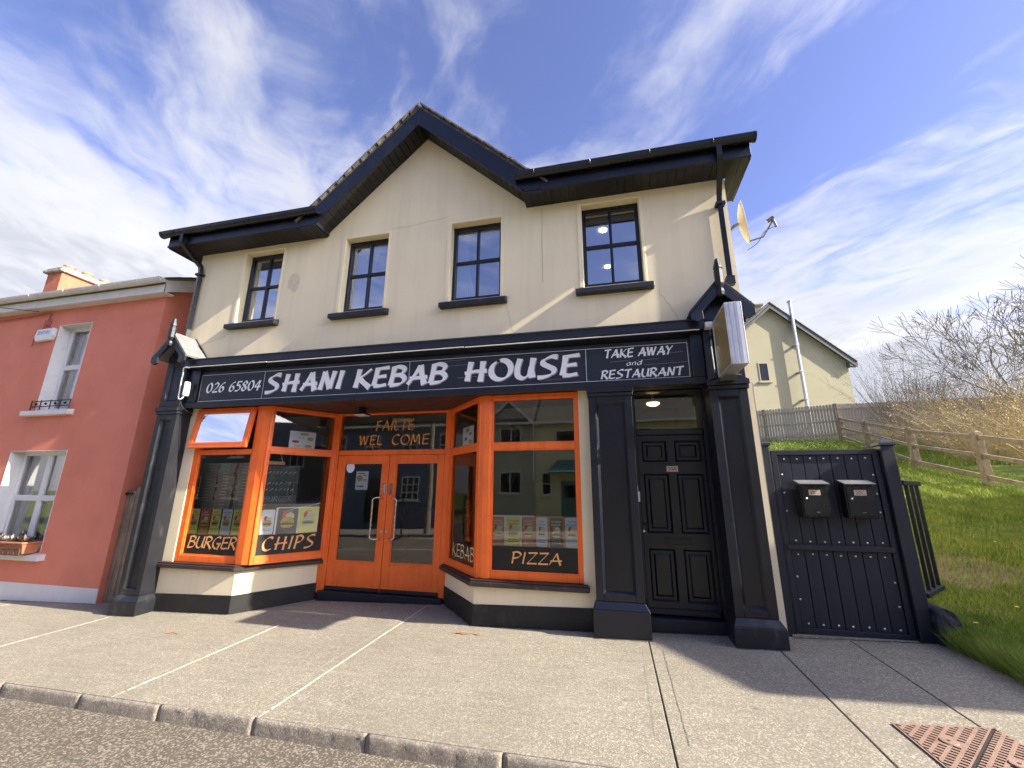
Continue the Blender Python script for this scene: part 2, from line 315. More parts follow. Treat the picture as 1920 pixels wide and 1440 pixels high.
def lawn_mat():
    m = bpy.data.materials.new('lawn'); m.use_nodes = True; MATS['lawn'] = m
    N, L = nodes_of(m); b = N['Principled BSDF']; b.inputs['Roughness'].default_value = 0.95; b.inputs['Specular IOR Level'].default_value = 0.1
    tc = N.new('ShaderNodeTexCoord')
    n1 = N.new('ShaderNodeTexNoise'); n1.inputs['Scale'].default_value = 3; n1.inputs['Detail'].default_value = 8; L.new(tc.outputs['Object'], n1.inputs['Vector'])
    r = N.new('ShaderNodeValToRGB'); r.color_ramp.elements[0].position = .3; r.color_ramp.elements[0].color = (.06, .10, .022, 1); r.color_ramp.elements[1].position = .7; r.color_ramp.elements[1].color = (.22, .26, .06, 1)
    L.new(n1.outputs['Fac'], r.inputs[0])
    # bare soil patch
    sp = N.new('ShaderNodeVectorMath'); sp.operation = 'SUBTRACT'; L.new(tc.outputs['Object'], sp.inputs[0]); sp.inputs[1].default_value = (4.75, 1.95, 0.5)
    sc = N.new('ShaderNodeVectorMath'); sc.operation = 'MULTIPLY'; L.new(sp.outputs[0], sc.inputs[0]); sc.inputs[1].default_value = (1.0, .95, 0)
    ln = N.new('ShaderNodeVectorMath'); ln.operation = 'LENGTH'; L.new(sc.outputs[0], ln.inputs[0])
    n2 = N.new('ShaderNodeTexNoise'); n2.inputs['Scale'].default_value = 4; n2.inputs['Detail'].default_value = 6; L.new(tc.outputs['Object'], n2.inputs['Vector'])
    ad = N.new('ShaderNodeMath'); ad.operation = 'MULTIPLY_ADD'; L.new(n2.outputs['Fac'], ad.inputs[0]); ad.inputs[1].default_value = 1.6; L.new(ln.outputs['Value'], ad.inputs[2])
    mr = N.new('ShaderNodeMapRange'); L.new(ad.outputs[0], mr.inputs['Value']); mr.inputs['From Min'].default_value = 1.35; mr.inputs['From Max'].default_value = 2.2; mr.inputs['To Min'].default_value = 1; mr.inputs['To Max'].default_value = 0
    mx = N.new('ShaderNodeMix'); mx.data_type = 'RGBA'; L.new(mr.outputs[0], mx.inputs['Factor']); L.new(r.outputs[0], mx.inputs['A']); mx.inputs['B'].default_value = (.27, .20, .115, 1)
    L.new(mx.outputs['Result'], b.inputs['Base Color'])
    bp = N.new('ShaderNodeBump'); bp.inputs['Strength'].default_value = .8; bp.inputs['Distance'].default_value = .05
    n3 = N.new('ShaderNodeTexNoise'); n3.inputs['Scale'].default_value = 25; n3.inputs['Detail'].default_value = 6; L.new(tc.outputs['Object'], n3.inputs['Vector'])
    L.new(n3.outputs['Fac'], bp.inputs['Height']); L.new(bp.outputs[0], b.inputs['Normal'])
lawn_mat()
def blade_mat():
    m = bpy.data.materials.new('grass_blade'); m.use_nodes = True; MATS['grass_blade'] = m
    N, L = nodes_of(m); b = N['Principled BSDF']; b.inputs['Roughness'].default_value = 0.7; b.inputs['Specular IOR Level'].default_value = 0.25
    tc = N.new('ShaderNodeTexCoord')
    n1 = N.new('ShaderNodeTexNoise'); n1.inputs['Scale'].default_value = 2.2; n1.inputs['Detail'].default_value = 9; n1.inputs['Roughness'].default_value = .7; L.new(tc.outputs['Object'], n1.inputs['Vector'])
    r = N.new('ShaderNodeValToRGB'); e = r.color_ramp.elements
    e[0].position = .3; e[0].color = (.10, .19, .022, 1); e[1].position = .72; e[1].color = (.42, .43, .10, 1); k = e.new(.5); k.color = (.25, .34, .048, 1)
    L.new(n1.outputs['Fac'], r.inputs[0])
    n4 = N.new('ShaderNodeTexNoise'); n4.inputs['Scale'].default_value = 45; n4.inputs['Detail'].default_value = 3; L.new(tc.outputs['Object'], n4.inputs['Vector'])
    m4 = N.new('ShaderNodeMapRange'); L.new(n4.outputs['Fac'], m4.inputs['Value']); m4.inputs['From Min'].default_value = .58; m4.inputs['From Max'].default_value = .66; m4.inputs['To Max'].default_value = .75
    x4 = N.new('ShaderNodeMix'); x4.data_type = 'RGBA'; L.new(m4.outputs[0], x4.inputs['Factor']); L.new(r.outputs[0], x4.inputs['A']); x4.inputs['B'].default_value = (.46, .40, .17, 1)
    L.new(x4.outputs['Result'], b.inputs['Base Color'])
    b.inputs['Subsurface Weight'].default_value = 0.0
blade_mat()

# ------------------------------------------------------------------ mesh helpers
class MB:
    def __init__(s): s.v = []; s.f = []
    def add(s, vs, fs):
        n = len(s.v); s.v += [tuple(v) for v in vs]; s.f += [tuple(i + n for i in f) for f in fs]; return s
    def box(s, x0, x1, y0, y1, z0, z1):
        return s.add([(x0, y0, z0), (x1, y0, z0), (x1, y1, z0), (x0, y1, z0), (x0, y0, z1), (x1, y0, z1), (x1, y1, z1), (x0, y1, z1)],
                     [(0, 3, 2, 1), (4, 5, 6, 7), (0, 1, 5, 4), (1, 2, 6, 5), (2, 3, 7, 6), (3, 0, 4, 7)])
    def frustum(s, a, b):   # a,b = (x0,x1,y0,y1,z)
        va = [(a[0], a[2], a[4]), (a[1], a[2], a[4]), (a[1], a[3], a[4]), (a[0], a[3], a[4])]
        vb = [(b[0], b[2], b[4]), (b[1], b[2], b[4]), (b[1], b[3], b[4]), (b[0], b[3], b[4])]
        return s.add(va + vb, [(0, 3, 2, 1), (4, 5, 6, 7), (0, 1, 5, 4), (1, 2, 6, 5), (2, 3, 7, 6), (3, 0, 4, 7)])
    def quad(s, *p): return s.add(p, [tuple(range(len(p)))])
    def obox(s, fr, s0, s1, n0, n1, z0, z1):   # box in a plan frame fr = (p0, dir, normal)
        p, d, n = fr
        P = lambda a, b, c: (p[0] + d[0] * a + n[0] * b, p[1] + d[1] * a + n[1] * b, c)
        return s.add([P(s0, n0, z0), P(s1, n0, z0), P(s1, n1, z0), P(s0, n1, z0), P(s0, n0, z1), P(s1, n0, z1), P(s1, n1, z1), P(s0, n1, z1)],
                     [(0, 3, 2, 1), (4, 5, 6, 7), (0, 1, 5, 4), (1, 2, 6, 5), (2, 3, 7, 6), (3, 0, 4, 7)])
    def prism(s, poly, z0, z1):   # plan polygon, z0/z1 numbers or functions of (x,y)
        g = lambda z, x, y: z(x, y) if callable(z) else z
        n = len(poly)
        vs = [(x, y, g(z0, x, y)) for x, y in poly] + [(x, y, g(z1, x, y)) for x, y in poly]
        return s.add(vs, [tuple(range(n))[::-1], tuple(range(n, 2 * n))] + [(i, (i + 1) % n, n + (i + 1) % n, n + i) for i in range(n)])
    def xprism(s, poly, x0, x1):  # (y,z) polygon extruded along x
        n = len(poly); vs = [(x0, y, z) for y, z in poly] + [(x1, y, z) for y, z in poly]
        return s.add(vs, [tuple(range(n)), tuple(range(n, 2 * n))[::-1]] + [(i, n + i, n + (i + 1) % n, (i + 1) % n) for i in range(n)])
    def yprism(s, poly, y0, y1):  # (x,z) polygon extruded along y
        n = len(poly); vs = [(x, y0, z) for x, z in poly] + [(x, y1, z) for x, z in poly]
        return s.add(vs, [tuple(range(n)), tuple(range(n, 2 * n))[::-1]] + [(i, n + i, n + (i + 1) % n, (i + 1) % n) for i in range(n)])
    def tube(s, pts, r, k=8, cap=True):
        pts = [Vector(p) for p in pts]; rs = r if isinstance(r, (list, tuple)) else [r] * len(pts)
        n0 = len(s.v); prev = None
        for i, p in enumerate(pts):
            t = (pts[min(i + 1, len(pts) - 1)] - pts[max(i - 1, 0)]).normalized()
            if prev is None:
                a = t.orthogonal().normalized()
            else:
                a = (prev - t * prev.dot(t)); a = a.normalized() if a.length > 1e-6 else t.orthogonal().normalized()
            prev = a; b = t.cross(a)
            for j in range(k):
                q = 2 * math.pi * j / k; s.v.append(tuple(p + (a * math.cos(q) + b * math.sin(q)) * rs[i]))
        for i in range(len(pts) - 1):
            for j in range(k):
                s.f.append((n0 + i * k + j, n0 + i * k + (j + 1) % k, n0 + (i + 1) * k + (j + 1) % k, n0 + (i + 1) * k + j))
        if cap:
            s.f.append(tuple(n0 + j for j in range(k))[::-1]); s.f.append(tuple(n0 + (len(pts) - 1) * k + j for j in range(k)))
        return s
    def lathe(s, c, prof, k=12):   # prof [(r,z)], axis z
        n0 = len(s.v)
        for r, z in prof:
            for j in range(k): s.v.append((c[0] + r * math.cos(2 * math.pi * j / k), c[1] + r * math.sin(2 * math.pi * j / k), c[2] + z))
        for i in range(len(prof) - 1):
            for j in range(k): s.f.append((n0 + i * k + j, n0 + i * k + (j + 1) % k, n0 + (i + 1) * k + (j + 1) % k, n0 + (i + 1) * k + j))
        s.f.append(tuple(n0 + j for j in range(k))[::-1]); s.f.append(tuple(n0 + (len(prof) - 1) * k + j for j in range(k)))
        return s
    def wall(s, x0, x1, z0, z1, y, holes, depth):   # facade sheet at y with rectangular openings and reveals
        xs = sorted({x0, x1} | {h[0] for h in holes} | {h[1] for h in holes}); zs = sorted({z0, z1} | {h[2] for h in holes} | {h[3] for h in holes})
        for i in range(len(xs) - 1):
            for j in range(len(zs) - 1):
                cx, cz = (xs[i] + xs[i + 1]) / 2, (zs[j] + zs[j + 1]) / 2
                if any(h[0] < cx < h[1] and h[2] < cz < h[3] for h in holes): continue
                s.quad((xs[i], y, zs[j]), (xs[i + 1], y, zs[j]), (xs[i + 1], y, zs[j + 1]), (xs[i], y, zs[j + 1]))
        for a, b, c, d in holes:
            s.quad((a, y, c), (a, y, d), (a, y + depth, d), (a, y + depth, c)); s.quad((b, y, c), (b, y + depth, c), (b, y + depth, d), (b, y, d))
            s.quad((a, y, d), (b, y, d), (b, y + depth, d), (a, y + depth, d)); s.quad((a, y, c), (a, y + depth, c), (b, y + depth, c), (b, y, c))
        return s
    def panel(s, x0, x1, z0, z1, y, rec, ch):   # recessed panel in a front (facing -y): chamfer and field
        o = [(x0, y, z0), (x1, y, z0), (x1, y, z1), (x0, y, z1)]; i = [(x0 + ch, y + rec, z0 + ch), (x1 - ch, y + rec, z0 + ch), (x1 - ch, y + rec, z1 - ch), (x0 + ch, y + rec, z1 - ch)]
        return s.add(o + i, [(4, 5, 6, 7), (0, 1, 5, 4), (1, 2, 6, 5), (2, 3, 7, 6), (3, 0, 4, 7)])
    def mesh(s, name):
        me = bpy.data.meshes.new(name); me.from_pydata(s.v, [], s.f); me.update(); return me

WL = {}    # object -> world location (all things are unrotated)
def wloc(o): return WL.get(o.name, Vector((0, 0, 0)))
def attach(o, parent):
    o.parent = parent; o.matrix_parent_inverse = Matrix.Translation(-wloc(parent))
def put(name, me, mat, parent=None, loc=(0, 0, 0), bev=0.0, smooth=False, rot=None, segs=1):
    o = bpy.data.objects.new(name, me); COL.objects.link(o); o.location = loc
    if rot: o.rotation_euler = rot
    if mat and not me.materials: me.materials.append(MATS[mat])
    if bev:
        b = o.modifiers.new('bevel', 'BEVEL'); b.width = bev; b.segments = segs; b.limit_method = 'ANGLE'; b.angle_limit = math.radians(35)
    if smooth:
        for p in me.polygons: p.use_smooth = True
    if parent is not None: attach(o, parent); WL[o.name] = Vector((0, 0, 0)) if tuple(loc) == (0, 0, 0) else Vector(loc)
    else: WL[o.name] = Vector(loc)
    return o
def part(mb, name, mat, parent, bev=0.0, label=None, smooth=False, stuff=False):
    me = mb.mesh(name)
    o = put(name, me, mat, parent, bev=bev, smooth=smooth)
    if label: o['label'] = label
    if stuff: o['kind'] = 'stuff'
    return o
def recentre(mb):
    a = np.array(mb.v); lo, hi = a.min(0), a.max(0); c = np.array([(lo[0] + hi[0]) / 2, (lo[1] + hi[1]) / 2, lo[2]]); mb.v = [tuple(p - c) for p in a]; return tuple(float(q) for q in c)
def tag(o, label, cat, group=None):
    o['label'] = label; o['category'] = cat
    if group: o['group'] = group
    return o
def solo(mb, name, mat, label, cat, group=None, bev=0.0, smooth=False):    # a thing that is one mesh
    c = recentre(mb); return tag(put(name, mb.mesh(name), mat, None, c, bev, smooth), label, cat, group)
def thing(name, label, cat, loc, group=None):
    o = bpy.data.objects.new(name, None); o.empty_display_size = .2; COL.objects.link(o); o.location = loc; WL[o.name] = Vector(loc); return tag(o, label, cat, group)
def struct(mb, name, mat, stuff=False, **k):
    o = put(name, mb.mesh(name), mat, None, **k); o['kind'] = 'stuff' if stuff else 'structure'; return o
def frame2(p0, p1):
    d = Vector((p1[0] - p0[0], p1[1] - p0[1])); L_ = d.length; d.normalize(); return (p0, (d.x, d.y), (d.y, -d.x)), L_   # normal to the right of the direction (towards -y for +x)

def zg(x, y): return 0.01 + 0.031 * x + 0.02 * y                     # pavement plane
def kerb_y(x): return -2.09 - 0.04 * (x + 5.4)
def T(x, y): return 0.10 + 0.02 * (x - 3) + 0.19 * max(y, 0) + 0.02 * min(y, 0)   # lawn

# ------------------------------------------------------------------ ground
def build_ground():
    mb = MB()   # one earth sheet to the horizon, under everything
    xs = [-400, -60, -12, 3.05, 3.06, 12, 60, 400]; ys = [-400, -60, -22, -2.4, 22, 60, 400]
    h = lambda x, y: 0.031 * max(-12, min(x, 20)) - 0.42 + 0.02 * max(-10, min(0, y)) + 0.19 * max(0, min(y, 26)) * (1 if x > 3.055 else 0.0)
    for i in range(7):
        for j in range(6):
            a, b, c, d = xs[i], xs[i + 1], ys[j], ys[j + 1]
            mb.quad((a, c, h(a, c)), (b, c, h(b, c)), (b, d, h(b, d)), (a, d, h(a, d)))
    struct(mb, 'ground', 'lawn')
    # road
    mb = MB(); xs = np.linspace(-60, 60, 61)
    for i in range(60):
        a, b = xs[i], xs[i + 1]
        r = lambda x, y: zg(x, kerb_y(x)) - 0.10 + (0.02 * min(1.0, (kerb_y(x) - y) / 3)) * 1.0
        for y0, y1 in ((-9.6, -6.0), (-6.0, None)):
            f0 = lambda x: y0; f1 = (lambda x: y1) if y1 is not None else (lambda x: kerb_y(x) + 0.05)
            mb.quad((a, f0(a), r(a, f0(a))), (b, f0(b), r(b, f0(b))), (b, f1(b), r(b, f1(b))), (a, f1(a), r(a, f1(a))))
    struct(mb, 'road', 'road')
    # far footway and painted road line (seen in the window glass)
    mb = MB()
    mb.prism([(-40, -12.5), (30, -12.5), (30, -9.6), (-40, -9.6)], lambda x, y: zg(x, -2.2) - .4, lambda x, y: zg(x, -2.2) + 0.02)
    struct(mb, 'far_pavement', 'pavement')
    mb = MB()
    for x0, x1, yy in ((-40, 30, -9.2), (-40, 30, -5.9)):
        mb.quad((x0, yy, zg(x0, -2.2) - .076), (x1, yy, zg(x1, -2.2) - .076), (x1, yy + .1, zg(x1, -2.2) - .076), (x0, yy + .1, zg(x0, -2.2) - .076))
    struct(mb, 'road_marking', 'white_line')
    # pavement: poured concrete bays with recessed joints
    root = thing('pavement', '', '', (0, -1, zg(0, -1)))
    for k in ('label', 'category'): del root[k]
    root['kind'] = 'structure'
    base = MB(); base.prism([(-30, kerb_y(-30) + .025), (12, kerb_y(12) + .025), (12, 0.2), (3.05, .2), (3.05, 1.2), (-30, 1.2)], lambda x, y: zg(x, y) - .3, lambda x, y: zg(x, y) - .016)
    part(base, 'joint_bed', 'joint_dark', root)
    joints = [-30, -13.4, -11.6, -9.35, -6.785, -4.09, -2.60, 0.28, 1.47, 2.22, 3.05]
    g = 0.006
    for i in range(len(joints) - 1):
        a, b = joints[i] + g, joints[i + 1] - g
        back = 1.15
        poly = [(a, kerb_y(a) + .031), (b, kerb_y(b) + .031), (b, back), (a, back)]
        m = MB(); m.prism(poly, lambda x, y: zg(x, y) - .14, zg)
        part(m, 'concrete_bay', 'pavement', root, bev=.003)
    m = MB(); a, b = 3.05 + g, 12
    m.prism([(a, kerb_y(a) + .031), (b, kerb_y(b) + .031), (b, -1.0), (a, -1.0)], lambda x, y: zg(x, y) - .14, zg); part(m, 'concrete_bay', 'pavement', root, bev=.003)
    # pale pointing laid in the joints, a thin worn edge strip beside one of them
    for x, y0, y1, w, mt in ((-6.785, -2.0, -.35, .012, 'joint_light'), (-4.09, -2.0, -.3, .013, 'joint_light'), (-2.60, -2.06, 1.0, .017, 'joint_light'), (-9.35, -1.9, 0, .012, 'joint_light')):
        m = MB(); n = 14
        for k in range(n):
            ya, yb = y0 + (y1 - y0) * k / n, y0 + (y1 - y0) * (k + 1) / n
            j1 = x + random.uniform(-.004, .004)
            m.prism([(j1 - w / 2, ya), (j1 + w / 2, ya), (j1 + w / 2, yb), (j1 - w / 2, yb)], lambda X, Y: zg(X, Y) - .02, lambda X, Y: zg(X, Y) + .0025)
        part(m, 'joint_pointing', mt, root)
    # hairline cracks: one long beside the right joint, one forked near the kerb
    def crack(pts, w, name='crack', mt='joint_dark'):
        m = MB()
        for i in range(len(pts) - 1):
            p, q = Vector(pts[i]), Vector(pts[i + 1]); d = (q - p).normalized(); nrm = Vector((-d.y, d.x)) * w / 2
            c = [p - nrm, p + nrm, q + nrm, q - nrm]
            m.quad(*[(v.x, v.y, zg(v.x, v.y) + .003) for v in c])
        part(m, name, mt, root)
    def wig(p, q, n, a): return [(p[0] + (q[0] - p[0]) * i / n + random.uniform(-a, a), p[1] + (q[1] - p[1]) * i / n + random.uniform(-a, a)) for i in range(n + 1)]
    crack(wig((.395, -.45), (.382, -2.0), 16, .003), .0045, mt='joint_mid')
    crack(wig((.20, -.45), (.18, -2.0), 12, .002), .002, mt='joint_mid')
    crack(wig((-2.68, -.1), (-2.74, -2.0), 12, .006), .004, mt='joint_light')
    crack(wig((-4.2, -.35), (-4.17, -1.9), 12, .006), .004, mt='joint_light')
    crack([(-.30, -2.05), (-.12, -1.86), (-.02, -1.86), (.10, -1.72), (.22, -1.70)], .003, mt='joint_mid'); crack([(-.02, -1.86), (.10, -1.90)], .003, mt='joint_mid')
    crack(wig((1.0, -.55), (1.3, -1.3), 10, .015), .0025, mt='joint_mid')
    def dirt(p, q, inward):
        m = MB(); n = max(4, int(math.hypot(q[0] - p[0], q[1] - p[1]) / .05)); vs = []
        for k in range(n + 1):
            x, y = p[0] + (q[0] - p[0]) * k / n, p[1] + (q[1] - p[1]) * k / n; w = random.uniform(.006, .032)
            for a in (0, w): vs.append((x + inward[0] * a, y + inward[1] * a, zg(x, y) + .0025))
        m.add(vs, [(2 * k, 2 * k + 1, 2 * k + 3, 2 * k + 2) for k in range(n)]); part(m, 'wall_foot_dirt', 'dirt', root)
    for p, q, inw in (((-6.45, -.014), (-5.17, -.014), (0, -1)), ((-5.17, -.014), (-4.43, .90), (.79, -.61)), ((-2.45, .9), (-1.69, -.014), (-.77, -.64)), ((-1.69, -.014), (-.28, -.014), (0, -1)), ((-.28, -.212), (.33, -.212), (0, -1)), ((1.09, -.292), (1.57, -.292), (0, -1)), ((.33, .055), (1.09, .055), (0, -1)), ((-6.93, -.272), (-6.44, -.272), (0, -1)), ((-4.43, .79), (-2.42, .79), (0, -1)), ((-13, .186), (-7.87, .186), (0, -1)), ((1.72, .098), (2.83, .098), (0, -1))): dirt(p, q, inw)
    # orange paint spills
    for cx, cy, n, sx, sy in ((-5.2, -.74, 10, .085, .035), (-1.70, -.28, 16, .17, .035)):
        m = MB()
        for k in range(n):
            x, y = cx + random.gauss(0, sx * .55), cy + random.gauss(0, sy * .5); r = random.uniform(.012, .04)
            pl = [(x + r * random.uniform(.7, 1.6) * math.cos(t), y + r * .45 * random.uniform(.6, 1.2) * math.sin(t)) for t in np.linspace(0, 6.28, 9)[:-1]]
            m.quad(*[(p[0], p[1], zg(*p) + .003 + .0006 * k) for p in pl])
        part(m, 'paint_spill', 'paint_mark', root)
    # kerb stones, each worn differently
    kr = thing('kerb', '', '', (0, kerb_y(0), zg(0, kerb_y(0)) - .11))
    for k in ('label', 'category'): del kr[k]
    kr['kind'] = 'structure'
    ks = [-13.6, -12.6, -11.6, -10.6, -9.6, -8.5, -7.45, -6.42, -5.42, -4.42, -3.54, -2.63, -1.69, -.74, .2, 1.14, 2.1, 3.05, 4.0, 5.0, 6, 7, 8]
    for i in range(len(ks) - 1):
        a, b = ks[i] + .004, ks[i + 1] - .004
        near = -6.5 < a < 2
        nx = 26 if near else 4
        prof = [(.03, -.2), (.03, 0), (.02, 0), (.010, -.002), (.002, -.009), (-.002, -.026), (-.005, -.07), (-.012, -.16)]
        dy = random.uniform(-.008, .008); dz = random.uniform(-.006, .004); dm = MB(); vs = []
        chips = [(random.uniform(a, b), random.uniform(.02, .06), random.uniform(.002, .011)) for _ in range(6)] if near else []
        for k in range(nx + 1):
            x = a + (b - a) * k / nx
            for q, (py, pz) in enumerate(prof):
                wob = random.gauss(0, .0016) if near and q >= 2 else 0
                ch = sum(c[2] * math.exp(-((x - c[0]) / c[1]) ** 2) for c in chips) if q in (3, 4, 5) else 0
                e = .005 if k in (0, nx) and q in (4, 5, 6) else 0
                yy = kerb_y(x) + py + dy + wob + ch * .8 + e
                vs.append((x, yy, zg(x, max(yy, kerb_y(x))) + pz + dz - .002 + wob * .7 - ch * .9))
        P = len(prof); fs = [(k * P + q, (k + 1) * P + q, (k + 1) * P + q + 1, k * P + q + 1) for k in range(nx) for q in range(P - 1)]
        fs += [tuple(range(P)), tuple(nx * P + q for q in range(P))[::-1]]
        dm.add(vs, fs); part(dm, 'kerb_stone', 'kerb', kr, smooth=True)
build_ground()

# ------------------------------------------------------------------ lettering: broad-nib strokes
def arc(cx, cy, rx, ry, a0, a1, n=14): return [(cx + rx * math.cos(math.radians(a0 + (a1 - a0) * i / n)), cy + ry * math.sin(math.radians(a0 + (a1 - a0) * i / n))) for i in range(n + 1)]
def cr(pts, n=6):
    P = [pts[0]] + list(pts) + [pts[-1]]; out = []
    for i in range(1, len(P) - 2):
        p0, p1, p2, p3 = P[i - 1], P[i], P[i + 1], P[i + 2]
        for k in range(n):
            t = k / n
            out.append(tuple(.5 * (2 * p1[j] + (p2[j] - p0[j]) * t + (2 * p0[j] - 5 * p1[j] + 4 * p2[j] - p3[j]) * t * t + (3 * p1[j] - p0[j] - 3 * p2[j] + p3[j]) * t ** 3) for j in (0, 1)))
    return out + [tuple(pts[-1])]
GL = {
 'S': (.66, [cr([(.66, .97), (.44, 1.0), (.20, .86), (.17, .68), (.36, .52), (.55, .36), (.50, .15), (.26, .03), (0, .0)])]),
 'H': (.80, [[(.20, 1), (.12, .02)], [(.66, 1), (.62, -.04)], [(.0, .42), (.40, .50), (.82, .50)]]),
 'A': (.72, [[(.42, .98), (.24, .5), (.0, .02)], [(.42, 1), (.52, .5), (.66, -.02)], [(.06, .33), (.74, .37)]]),
 'N': (.66, [[(.16, 1), (.04, .0)], [(.14, .98), (.50, .04)], [(.50, .04), (.62, 1)]]),
 'I': (.22, [[(.16, 1), (.06, 0)]]),
 'K': (.62, [[(.13, 1), (.05, .0)], [(.62, .98), (.34, .66), (.14, .52)], [(.14, .52), (.38, .24), (.64, -.03)]]),
 'E': (.56, [[(.13, .96), (.06, .05)], [(.04, .93), (.28, .97), (.60, 1.0)], [(.10, .50), (.30, .53), (.52, .55)], [(.06, .05), (.30, .03), (.56, .08)]]),
 'B': (.60, [[(.12, .98), (.05, .02)], cr([(.02, .94), (.30, 1.0), (.52, .88), (.44, .64), (.12, .54)]), cr([(.12, .54), (.42, .54), (.58, .32), (.42, .08), (.02, .02)])]),
 'O': (.78, [arc(.40, .5, .36, .48, 100, 480, 30)]),
 'U': (.66, [cr([(.14, 1), (.07, .55), (.10, .16), (.30, .02), (.50, .18), (.58, .55)]), [(.62, 1), (.57, .45), (.62, .02)]]),
 'T': (.62, [[(.0, .93), (.34, .97), (.66, 1.0)], [(.36, .97), (.28, .0)]]),
 'W': (.88, [[(.04, 1), (.20, .02)], [(.20, .02), (.42, .95)], [(.42, .95), (.58, .02)], [(.58, .02), (.84, 1)]]),
 'Y': (.60, [[(.04, 1), (.30, .50)], [(.62, 1), (.30, .50), (.16, .0)]]),
 'R': (.60, [[(.12, .98), (.05, .0)], cr([(.02, .93), (.34, 1.0), (.54, .80), (.40, .58), (.12, .50)]), [(.20, .50), (.40, .26), (.60, -.04)]]),
 'F': (.52, [[(.12, .96), (.06, .0)], [(.02, .93), (.28, .97), (.56, 1.0)], [(.10, .50), (.44, .54)]]),
 'L': (.50, [[(.12, 1), (.05, .06)], [(.05, .05), (.26, .03), (.48, .08)]]),
 'C': (.64, [cr([(.62, .90), (.44, 1.0), (.18, .84), (.06, .50), (.14, .16), (.36, .02), (.62, .12)])]),
 'M': (.84, [[(.14, 1), (.04, .0)], [(.14, 1), (.38, .2)], [(.38, .2), (.64, 1)], [(.66, 1), (.76, .0)]]),
 'G': (.68, [cr([(.62, .90), (.44, 1.0), (.18, .84), (.06, .50), (.14, .16), (.36, .02), (.56, .16), (.58, .40)]), [(.36, .42), (.70, .44)], [(.58, .42), (.52, -.1)]]),
 'P': (.56, [[(.12, .98), (.05, -.02)], cr([(.02, .93), (.34, 1.0), (.54, .80), (.40, .54), (.10, .44)])]),
 'Z': (.60, [[(.08, .94), (.62, .97)], [(.60, .97), (.04, .05)], [(.02, .04), (.60, .05)]]),
 '0': (.58, [arc(.29, .5, .24, .48, 100, 480, 24)]),
 '2': (.54, [cr([(.08, .80), (.26, 1.0), (.48, .80), (.34, .44), (.02, .04)]), [(.02, .04), (.26, .03), (.54, .06)]]),
 '6': (.54, [cr([(.50, 1.0), (.26, .86), (.08, .50), (.10, .14), (.28, .02), (.46, .20), (.42, .46), (.24, .52), (.10, .36)])]),
 '5': (.54, [[(.16, .98), (.12, .58)], [(.14, .96), (.54, .99)], cr([(.12, .58), (.34, .60), (.48, .36), (.36, .08), (.04, .02)])]),
 '8': (.54, [cr([(.28, .54), (.10, .74), (.26, .98), (.46, .80), (.30, .54), (.08, .26), (.22, .02), (.46, .18), (.28, .54)])]),
 '4': (.58, [[(.38, 1), (.02, .34)], [(.02, .33), (.58, .36)], [(.42, 1), (.34, -.05)]]),
 'a': (.56, [cr([(.46, .58), (.26, .66), (.06, .40), (.12, .06), (.30, .04), (.46, .36)]), [(.50, .64), (.46, .06)]]),
 'n': (.54, [[(.10, .64), (.05, .02)], cr([(.08, .44), (.28, .66), (.44, .56), (.42, .02)])]),
 'd': (.56, [cr([(.46, .58), (.26, .66), (.06, .40), (.12, .06), (.30, .04), (.46, .36)]), [(.56, 1.05), (.46, .04)]]),
}
def text_width(txt, gap): return sum((GL[c][0] + gap) if c != ' ' else .42 for c in txt) - gap
def letter_mb(txt, s0, s1, z0, z1, place, nib=.15, ang=32, gap=.10, slant=0.06, mb=None, layer=0.0, minw=.13):
    """strokes between s0..s1, z0..z1; place(s, z, k) gives the point, k lifts each stroke a hair"""
    mb = mb or MB(); w = text_width(txt, gap); sx = (s1 - s0) / w; sz = z1 - z0; x = 0; k = 0
    asp = sz / sx
    nx, nz = nib / 2 * math.cos(math.radians(ang)) * asp, nib / 2 * math.sin(math.radians(ang))
    for c in txt:
        if c == ' ': x += .42; continue
        wd, strokes = GL[c]
        for st in strokes:
            q = []
            n = len(st)
            # densify so strokes can swell towards their ends like a brush
            pts = []
            for i in range(n - 1):
                m = max(1, int(6 / max(1, n - 1)))
                for j in range(m): pts.append((st[i][0] + (st[i + 1][0] - st[i][0]) * j / m, st[i][1] + (st[i + 1][1] - st[i][1]) * j / m))
            pts.append(st[-1]); vs = []
            for i, (px, pz) in enumerate(pts):
                t = i / (len(pts) - 1); sw = .86 + .28 * abs(2 * t - 1) ** 1.5
                u = x + px + slant * pz
                qa, qb = pts[max(0, i - 1)], pts[min(len(pts) - 1, i + 1)]
                tx, tz = (qb[0] - qa[0]) / asp, qb[1] - qa[1]; tl = math.hypot(tx, tz) or 1; mx_, mz_ = -tz / tl, tx / tl
                c_ = abs((nx / asp) * mx_ + nz * mz_) * sw + nib * minw
                ox, oz = mx_ * c_ * asp, mz_ * c_
                vs.append(place(s0 + (u - ox) * sx, z0 + (pz - oz) * sz, layer + k * .00003)); vs.append(place(s0 + (u + ox) * sx, z0 + (pz + oz) * sz, layer + k * .00003))
            mb.add(vs, [(2 * i, 2 * i + 1, 2 * i + 3, 2 * i + 2) for i in range(len(pts) - 1)]); k += 1
        x += wd + gap
    return mb
def front(y): return lambda s, z, k: (s, y - k, z)
def onplan(fr, n): return lambda s, z, k: (fr[0][0] + fr[1][0] * s + fr[2][0] * (n + k), fr[0][1] + fr[1][1] * s + fr[2][1] * (n + k), z)
